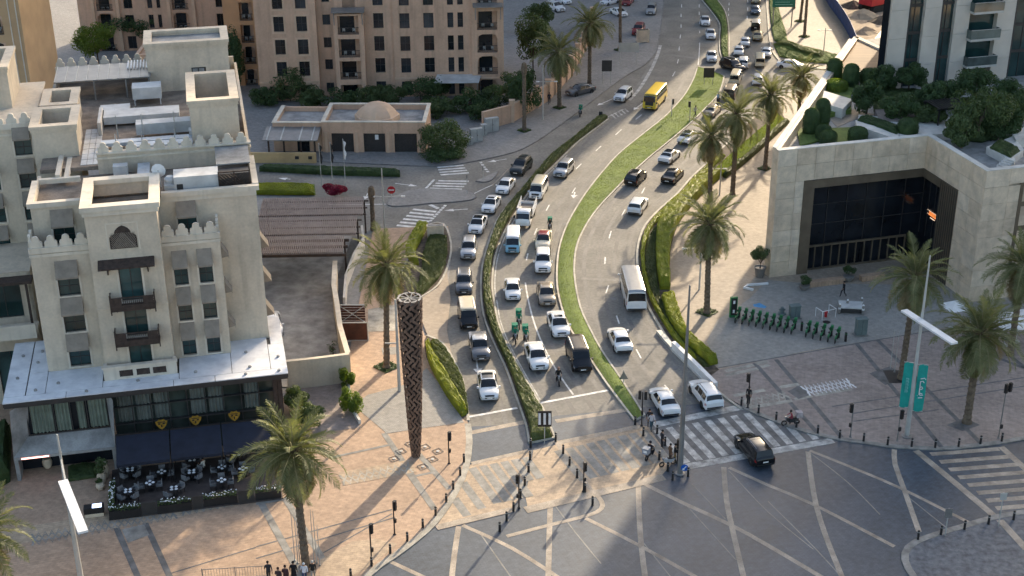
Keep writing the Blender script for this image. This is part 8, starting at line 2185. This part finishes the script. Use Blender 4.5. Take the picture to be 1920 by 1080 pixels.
def body_mesh(pose):
    """one continuous surface grown round a posed skeleton"""
    if pose in _body: return _body[pose]
    d = POSE[pose]; V, E, Rd = [], [], []
    def v(p, r_): V.append(p); Rd.append(r_); return len(V) - 1
    pel = v((d['pel'][0], 0, d['pel'][1]), (.15, .12)); mid = v(((d['pel'][0] + d['ch'][0]) / 2, 0, (d['pel'][1] + d['ch'][1]) / 2), (.14, .11)); ch = v((d['ch'][0], 0, d['ch'][1]), (.17, .13)); nk = v((d['nk'][0], 0, d['nk'][1]), (.055, .055)); hd = v((d['hd'][0], 0, d['hd'][1] - .03), (.085, .09)); tp = v((d['hd'][0], 0, d['hd'][1] + .09), (.07, .08))
    E += [(pel, mid), (mid, ch), (ch, nk), (nk, hd), (hd, tp)]
    for i, s in enumerate((1, -1)):
        sh = v((d['ch'][0], s * .19, d['ch'][1] + .04), (.065, .065)); el = v(d['el'][i], (.047, .047)); wr = v(d['wr'][i], (.033, .033)); w, e = Vector(d['wr'][i]), Vector(d['el'][i]); dr = (w - e).normalized(); hn = v(tuple(w + dr * .1), (.04, .025)); E += [(ch, sh), (sh, el), (el, wr), (wr, hn)]
        for k in range(4): f = v(tuple(w + dr * (.15 + .012 * (k in (1, 2))) + Vector((.012 * (k - 1.5), -s * .01, 0))), (.009, .009)); E.append((hn, f))
        th = v(tuple(w + dr * .08 + Vector((.045, -s * .02, 0))), (.01, .01)); E.append((wr, th))
        hp = v((d['pel'][0], s * .09, d['pel'][1] - .05), (.1, .1)); kn = v(d['kn'][i], (.065, .065)); an = v(d['an'][i], (.045, .045)); a = Vector(d['an'][i]); toe = v((a.x + .15, a.y + s * .01, max(.035, a.z - .04)), (.04, .035)); E += [(pel, hp), (hp, kn), (kn, an), (an, toe)]
    me = bpy.data.meshes.new('body'); me.from_pydata(V, E, []); o = bpy.data.objects.new('tmp', me); COL.objects.link(o)
    m_ = o.modifiers.new('s', 'SKIN'); m_.use_smooth_shade = True
    for i, sv in enumerate(me.skin_vertices[0].data): sv.radius = Rd[i]; sv.use_root = (i == 0)
    o.modifiers.new('d', 'SUBSURF').levels = 1
    dg = bpy.context.evaluated_depsgraph_get(); out = bpy.data.meshes.new_from_object(o.evaluated_get(dg)); bpy.data.objects.remove(o)
    out.name = 'body'; out.materials.clear(); _body[pose] = out
    return out
SKIN = mat('skin', (.32, .18, .11), .6, .05, 3.0, coords='obj')
_cl = {}
def cloth(c):
    if c not in _cl: _cl[c] = mat('cloth %.2f %.2f %.2f' % c, c, .9, .12, 3.0, coords='obj')
    return _cl[c]
def person(label, loc, rz, pose='stand', top=(.5, .5, .5), leg=(.03, .035, .05), hair=(.015, .012, .01), helmet=None, scale=1.0, group=None, robe=False):
    t = thing('person', label, 'person', loc, rz, group); t.scale = (scale,) * 3
    me = body_mesh(pose).copy(); d = POSE[pose]
    for mm in (SKIN, cloth(top), cloth(leg), cloth((.02, .018, .018))): me.materials.append(mm)
    for p in me.polygons:
        c = p.center
        if c.z > d['nk'][1] - .02 and abs(c.y) < .14: k = 0
        elif c.z < .12 and pose != 'ride': k = 3
        elif min((c - Vector(w)).length for w in d['wr']) < .17 and min((c - Vector(w)).length for w in d['wr']) < min((c - Vector(e)).length for e in d['el']): k = 0
        elif c.z > d['pel'][1] - .02 or min((c - Vector(e)).length for e in d['el']) < .14: k = 1
        else: k = 2
        p.material_index = k
    link('body', me, t)
    h = d['hd']; q = MB(); R0 = .125 if helmet else .1
    prof = [(R0 * math.cos(a), R0 * 1.12 * math.sin(a)) for a in (-.35, -.1, .2, .5, .8, 1.1, 1.4, 1.56)]
    q.lathe((h[0] - .012, 0, h[1] + .03), prof, 10); q.build('helmet' if helmet else 'hair', cloth(helmet or hair), t, smooth=60)
    q = MB(); q.add([(h[0] + .085, -.014, h[1] - .03), (h[0] + .085, .014, h[1] - .03), (h[0] + .112, 0, h[1] - .035), (h[0] + .085, 0, h[1] + .02)], [(0, 2, 3), (2, 1, 3), (0, 1, 2)]); q.build('nose', SKIN, t)
    if robe: q = MB(); q.lathe((0, 0, .06), [(.24, 0), (.2, .5), (.17, .9), (.19, 1.3)], 12); q.build('robe', cloth(top), t, smooth=60)
    return t
def hdg(c, v): a = G(*c); b = G(c[0] + v[0], c[1] + v[1]); return math.atan2(b.y - a.y, b.x - a.x)
for lb_, c, v, ps_, tp_, lg_, k in [('pedestrian in black walking before the glass portal', (1581, 556), (-20, 3), 'walk', (.012, .012, .014), (.02, .02, .025), {}), ('pedestrian in dark clothes walking beside the car park wall', (1030, 195), (3, 20), 'walk', (.05, .05, .06), (.03, .03, .04), {}), ('man crossing by the far side of the grass median', (1303, 220), (20, 5), 'walk', (.45, .45, .42), (.04, .04, .05), {}),
    ('left person of the pair at the grass median tip', (1217, 800), (5, 20), 'stand', (.02, .022, .03), (.03, .03, .04), {}), ('person in pale shirt of the pair at the grass median tip', (1221, 806), (10, 15), 'walk', (.6, .55, .55), (.05, .09, .11), {}), ('person in dark clothes waiting at the refuge bollards', (1241, 840), (20, -5), 'stand', (.03, .03, .035), (.02, .02, .025), {}), ('person in brown coat on the refuge near the lamp mast', (1256, 866), (20, -5), 'stand', (.16, .09, .05), (.1, .06, .04), {}), ('person in black and gold beside the brown coat', (1265, 866), (20, 0), 'stand', (.015, .015, .015), (.3, .2, .05), {}),
    ('person standing at the foot of the signal on the right plaza corner', (1403, 757), (-10, 10), 'stand', (.02, .02, .022), (.02, .02, .025), {}),
    ('person with dark hair at the lower edge beside the low fence', (505, 1090), (-5, -20), 'walk', (.03, .03, .035), (.03, .03, .03), {}), ('brown haired person at the lower edge left of the palm', (524, 1102), (5, -20), 'walk', (.05, .03, .03), (.03, .03, .03), dict(hair=(.05, .02, .012))), ('person in dark red at the lower edge left of the palm', (537, 1098), (5, -20), 'walk', (.07, .03, .03), (.03, .03, .03), dict(hair=(.04, .02, .015))), ('person in black robe at the lower edge beside the palm foot', (552, 1090), (5, -20), 'stand', (.01, .01, .012), (.01, .01, .012), dict(robe=True)), ('person in white shirt at the lower edge before the palm foot', (572, 1092), (0, 20), 'walk', (.72, .71, .74), (.04, .06, .12), dict(hair=(.7, .7, .7))), ('person in black shirt with pale cap right of the white shirt', (588, 1088), (0, 20), 'walk', (.015, .015, .015), (.3, .28, .24), dict(hair=(.6, .56, .5)))]:
    person(lb_, G(*c, .1), hdg(c, v), ps_, tp_, lg_, **k)
# motorcycles
GR = (.015, .2, .12)
_moto = {}
def moto(label, rlabel, c, v, boxc=None, top=(.02, .02, .02), helmet=(.02, .02, .02), rider=True, body=(.02, .02, .022), group=None, scale=.95):
    p = G(*c, .012); a = hdg(c, v)
    t = thing('motorcycle', label, 'motorcycle', p, a, group); t.scale = (scale,) * 3
    if 'w' not in _moto:
        n = 14; q = MB(); vs = []
        for i in range(n):
            for rr2, y in ((.18, -.05), (.28, -.06), (.3, 0), (.28, .06), (.18, .05)): vs.append((rr2 * math.cos(2 * math.pi * i / n), y, rr2 * math.sin(2 * math.pi * i / n)))
        q.add(vs, [(i * 5 + j, i * 5 + j + 1, ((i + 1) % n) * 5 + j + 1, ((i + 1) % n) * 5 + j) for i in range(n) for j in range(4)]); q.lathe((0, 0, 0), [(.01, 0)] * 2, 3); _moto['w'] = q.mesh('wheel', M['rubber'], 40)
    for x in (-.62, .66): link('wheel', _moto['w'], t, (x, 0, .3))
    bm_ = cloth(body); q = MB(); q.add([(x, s * w, z) for s in (1, -1) for x, w, z in ((-.75, .1, .72), (-.3, .16, .74), (.1, .18, .82), (.4, .12, .86), (.5, .1, .6), (.2, .14, .35), (-.3, .14, .35), (-.7, .08, .55))], [tuple(range(8))[::-1], tuple(range(8, 16))] + [(i, (i + 1) % 8, 8 + (i + 1) % 8, 8 + i) for i in range(8)]); q.build('body', bm_, t, smooth=30)
    q = MB(); q.box(-.7, .05, -.14, .14, .76, .84); q.build('seat', M['black'], t)
    q = MB(); q.tube([(.66, 0, .3), (.42, 0, .95)], .05, 6); q.tube([(.42, -.35, 1.02), (.42, 0, .98), (.42, .35, 1.02)], .025, 6); q.build('fork', M['steel'], t)
    q = MB(); q.box(.48, .62, -.1, .1, .82, 1.0); q.build('headlight', CL_, t)
    if boxc:
        q = MB(); q.box(-1.05, -.5, -.27, .27, .86, 1.38); q.build('delivery_box', cloth(boxc), t); q = MB(); q.box(-1.06, -.49, -.28, .28, 1.38, 1.42); q.build('box_lid', cloth(boxc), t); q = MB(); q.box(-1.055, -1.05, -.16, .16, 1.02, 1.24); q.build('box_logo', M['white'], t)
    if rider: person(rlabel, p + Vector((-.1 * math.cos(a), -.1 * math.sin(a), .02)), a, 'ride', top, (.02, .02, .025), helmet=helmet, scale=scale)
CR2 = 'courier motorcycles in the queue'
for i, (c, v, w) in enumerate([((973, 612), (2, 25), 'rear'), ((966, 640), (3, 25), 'front left'), ((986, 642), (4, 25), 'front right')]):
    moto(f'{w} green courier motorcycle of the three beside the hedge', f'courier in green riding the {w} motorcycle of the three', c, v, GR, GR, GR, group=CR2, scale=1.05)
moto('motorcycle with green box between taxi and grass median', 'courier riding behind the red roofed taxi', (1031, 432), (0, 22), GR, (.02, .02, .02), GR, group=CR2)
moto('motorcycle waiting in front beside the first black van', 'rider in black with tan helmet beside the first black van', (1047, 718), (5, 25), None, (.015, .015, .015), (.4, .22, .14), group=CR2, scale=1.0)
moto('green courier motorcycle alone in the upper slip road', 'courier in green riding alone in the upper slip road', (1088, 217), (-4, 20), GR, GR, GR, group=CR2)
moto('parked dark motorcycle with pale box on the refuge', 'rider in black sitting on the motorcycle on the refuge', (1218, 858), (16, -18), (.3, .32, .36), (.015, .015, .02), (.02, .02, .03))
moto('white motor scooter at the refuge bollards', None, (1252, 873), (-20, 5), None, rider=False, body=(.5, .5, .5), scale=.85)
moto('small motorcycle among the far cars beside the grass median', 'rider in pale blue among the far cars', (1346, 193), (12, -18), None, (.3, .4, .5), (.5, .55, .6))
moto('white delivery bike ridden on the curved kerb of the right plaza', 'rider in red top on the white delivery bike', (1482, 797), (-20, 2), (.5, .42, .4), (.35, .06, .07), (.02, .015, .015), body=(.05, .05, .05), scale=.9)
# ---------------------------------------------------------------- terrace restaurant
q = MB(HO); q.box(-14.8, -1.5, -8.0, -.7, .1, .2); fl_ = q.build('terrace_floor', mat('dark deck boards', (.075, .058, .05), .7, .2, 1.0)); tag(fl_, kind='structure')
for i, (s0, s1) in enumerate(((-14.1, -9.95), (-9.85, -5.85), (-5.75, -1.9))):
    t = thing('awning', f'{["left", "middle", "right"][i]} navy awning over the restaurant terrace', 'awning', HO.w((s0 + s1) / 2, -2, 0), 0, 'navy terrace awnings')
    q = MB(); w = HO.w; q.add([w(s, a, z) for s in (s0, s1) for a, z in ((-.75, 3.4), (-3.8, 2.45), (-3.8, 2.2), (-3.77, 2.2), (-3.77, 2.4), (-.75, 3.33))], [(6, 7, 1, 0), (7, 8, 2, 1), (8, 9, 3, 2), (9, 10, 4, 3), (10, 11, 5, 4), (0, 1, 2, 3, 4, 5), (11, 10, 9, 8, 7, 6)]); q.build('cloth', M['navy'], t)
    q = MB(HO); q.box(s0, s1, -.85, -.72, 3.3, 3.5); q.build('beam', M['black'], t)
    for s in (s0 + .05, s1 - .12): q = MB(HO); q.box(s, s + .08, -3.75, -3.67, .2, 2.3); q.build('post', M['black'], t); q = MB(HO); q.box(s, s + .08, -.82, -.74, .2, 3.3); q.build('post', M['black'], t)
    settle(t)
gold = mat('gilded emblem', (.55, .36, .06), .35, .2, 4.0, metal=.7)
for i, s in enumerate((-10.45, -7.75, -4.65)):
    t = thing('emblem', f'{["left", "middle", "right"][i]} gilded shield emblem above the terrace awnings', 'emblem', HO.w(s, -.8, 3.5), HO.ang, 'gilded emblems above the awnings')
    q = MB(); pr2 = [(0, .02), (.22, .2), (.42, .5), (.48, .75), (.3, .8), (.2, .95), (0, .88)]; pts = pr2 + [(-x, z) for x, z in pr2[-2:0:-1]]; n = len(pts)
    q.add([(x, -.04, z) for x, z in pts] + [(x, .04, z) for x, z in pts], [tuple(range(n)), tuple(reversed(range(n, 2 * n)))] + [((j + 1) % n, j, n + j, n + (j + 1) % n) for j in range(n)]); q.build('shield', gold, t)
    q = MB()
    for x in (-.18, .18): q.box(x - .09, x + .09, -.06, -.041, .5, .62)
    q.box(-.3, .3, -.06, -.041, .68, .74); q.box(-.05, .05, -.06, -.041, .25, .45); q.build('relief', M['black'], t)
def planter(label, s0, s1, t0, t1, seed):
    rr = random.Random(seed); o = thing('planter_box', label, 'planter', HO.w((s0 + s1) / 2, (t0 + t1) / 2, .1), 0, 'black terrace planters with white flowers')
    q = MB(HO); q.box(s0, s1, t0, t1, .1, .85); q.build('box', M['black'], o)
    q = MB(); f = MB(); A = (s1 - s0) * (t1 - t0)
    for i in range(int(A * 190)): leaf_quad(q, HO.w(rr.uniform(s0, s1), rr.uniform(t0, t1), .85 + rr.uniform(0, .3)), Vector((rr.uniform(-1, 1), rr.uniform(-1, 1), 1)).normalized(), .15)
    for i in range(int(A * 26)): leaf_quad(f, HO.w(rr.uniform(s0, s1), rr.uniform(t0, t1), 1.05 + rr.uniform(0, .18)), Vector((rr.uniform(-.6, .6), rr.uniform(-.9, .2), 1)).normalized(), .15)
    q.build('leaves', M['leaf_mid'], o); tag(f.build('flowers', M['white'], o), kind='stuff'); settle(o)
for i, a in enumerate([(-14.75, -12.35, -8.0, -7.5), (-11.1, -8.5, -8.0, -7.5), (-7.6, -5.0, -7.9, -7.4), (-14.8, -14.35, -7.4, -3.6), (-3.6, -1.6, -7.9, -7.4)]): planter(['front left planter of white flowers', 'second front planter of white flowers', 'third front planter of white flowers', 'long side planter of white flowers at the terrace left edge', 'front right planter of white flowers behind the big palm'][i] + ' on the terrace', *a, i)
for i, (s0, s1) in enumerate(((-12.3, -11.15), (-8.45, -7.65), (-4.95, -3.7))): q = MB(HO); q.box(s0, s1, -7.95, -7.85, .1, 1.25); q.box(s0, s1, -7.97, -7.83, 1.25, 1.3); tag(q.build('terrace_screen', M['frame_dark']), f'{["left", "middle", "right slatted"][i]} dark screen panel between the front planters', 'screen', 'dark screens of the terrace')
greych = mat('grey wicker', (.2, .2, .2), .8, .2, 3.0, coords='obj'); linen = mat('white linen', (.72, .73, .74), .8, .05, 3.0, coords='obj')
ch = thing('chair', 'x', 'chair'); q = MB(); q.box(-.24, .24, -.24, .24, .4, .48); q.build('seat', greych, ch); q = MB(); q.box(-.26, -.19, -.26, .26, .45, .86); q.box(-.19, .12, -.27, -.22, .45, .66); q.box(-.19, .12, .22, .27, .45, .66); q.build('backrest', greych, ch)
for x in (-.2, .2):
    for y in (-.2, .2): q = MB(); q.box(x - .02, x + .02, y - .02, y + .02, 0, .4); q.build('leg', M['black'], ch)
tb = thing('table', 'x', 'table'); q = MB(); q.box(-.42, .42, -.42, .42, .7, .74); q.build('tabletop', M['black'], tb); q = MB(); q.lathe((0, 0, 0), [(.25, 0), (.25, .03), (.04, .05), (.04, .7)], 10); q.build('pedestal', M['black'], tb)
for x, y in ((-.25, 0), (.25, 0), (0, -.25), (0, .25)): q = MB(); q.lathe((x, y, .74), [(.13, 0), (.14, .015)], 10); q.build('plate', linen, tb); q = MB(); q.box(x - .06, x + .06, y - .05, y + .05, .755, .83); q.build('napkin', linen, tb)
TBL = [((246, 895), 'at the rear left'), ((305, 899), 'second in the rear row'), ((361, 899), 'third in the rear row'), ((418, 890), 'fourth in the rear row'), ((242, 935), 'in the front left corner'), ((283, 920), 'second in the front row'), ((328, 930), 'third in the front row'), ((417, 915), 'fourth in the front row'), ((362, 876), 'under the middle awning'), ((457, 893), 'at the right end near the big palm'), ((445, 866), 'under the right awning')]
ts, tl, cs, cl_ = [], [], [], []
for i, (p, nm) in enumerate(TBL):
    g_ = G(*p, .2); a = HO.ang + (0 if i % 2 else .78); ts.append((g_, a)); tl.append(f'laid dark terrace table {nm}')
    for k in range(4 if i in (2, 4, 0) else 3 if i % 2 else 2):
        b = a + k * math.pi / 2 + (math.pi / 2 if k == 1 and i % 2 == 0 and i not in (2, 4, 0) else 0)
        cs.append((g_ + Vector((math.cos(b), math.sin(b), 0)) * .68, b + math.pi)); cl_.append('grey wicker chair, ' + ['right', 'far right', 'far', 'far left', 'left', 'near left', 'near', 'near right'][int(round(b / .7854)) % 8] + f' side of table {nm}')
proto_copies(tb, ts, tl, 'laid terrace tables'); proto_copies(ch, cs, cl_, 'wicker terrace chairs')
person('guest in white shirt seated under the middle awning', G(383, 884, .2), 2.6, 'sit', (.72, .68, .6), (.05, .05, .06))
# menu stand, vases and shrubs left of the terrace
t = thing('menu_stand', 'black stand box with glowing blue white top left of the terrace', 'stand', G(178, 966, .1), HO.ang); q = MB(); q.box(-.75, .75, -.35, .35, .35, .85); q.build('box', M['black'], t); q = MB(); q.box(-.7, .7, -.3, .3, 0, .35); q.build('base', M['stone3'], t); q = MB(); q.box(-.1, .6, -.28, .25, .85, .88); q.build('lit_panel', mat('lit panel', (.6, .7, 1), .4, emit=((.55, .68, 1.0), 1.6)), t)
for i, (px_, py_, h_, r_, gr_, lb_) in enumerate([(90, 876, .9, .4, 0, 'round beige vase at the shop door'), (107, 866, 1.2, .33, 0, 'tall beige vase at the shop door'), (192, 905, 1.0, .38, 1, 'beige vase with a tall grey green bush'), (198, 895, 1.3, .36, 0, 'tall beige vase behind the bush'), (189, 917, .6, .36, 1, 'small white pot with a low plant')]):
    t = thing('vase', lb_ + ' beside the terrace', 'vase', G(px_, py_, .1), 0, 'vases beside the terrace'); q = MB(); q.lathe((0, 0, 0), [(r_ * .6, 0), (r_ * .95, h_ * .3), (r_, h_ * .65), (r_ * .75, h_ * .95), (r_ * .82, h_), (r_ * .6, h_ * .98)], 12); q.build('pot', M['stone'], t, smooth=50)
    if gr_: q = MB(); leafy(q, (0, 0, h_ + (.9 if i == 2 else .2)), (.6, .6, .9) if i == 2 else (.35, .35, .25), 700 if i == 2 else 200, .16, random.Random(i), 6); q.build('plant', M['leaf_mid'], t)
hedge_lr('hedge', 'low dark planting bed left of the terrace', px_path([(130, 905), (185, 897)]), px_path([(128, 880), (178, 872)]), .3, M['leaf_mid'], .1, 900, .15, n=8)
hedge_lr('hedge', 'dark screen hedge with pale flowers at the left picture edge', px_path([(-30, 935), (20, 905)]), px_path([(-10, 840), (22, 820)]), 2.2, M['leaf_dark'], .1, 1500, .2, n=8)
# low fence at the lower edge
t = thing('fence', 'low dark railing at the lower picture edge left of the palm', 'fence', G(445, 1085, .1), R(5))
for i in range(24): q = MB(); x = -2.4 + i * .2; q.box(x - .012, x + .012, -.012, .012, .1, .95); q.build('bar', M['steel'], t)
for z in (.1, .95): q = MB(); q.box(-2.45, 2.25, -.02, .02, z, z + .04); q.build('rail', M['steel'], t)
for x in (-2.45, -.1, 2.25): q = MB(); q.box(x - .03, x + .03, -.03, .03, 0, 1.05); q.build('post', M['steel'], t)
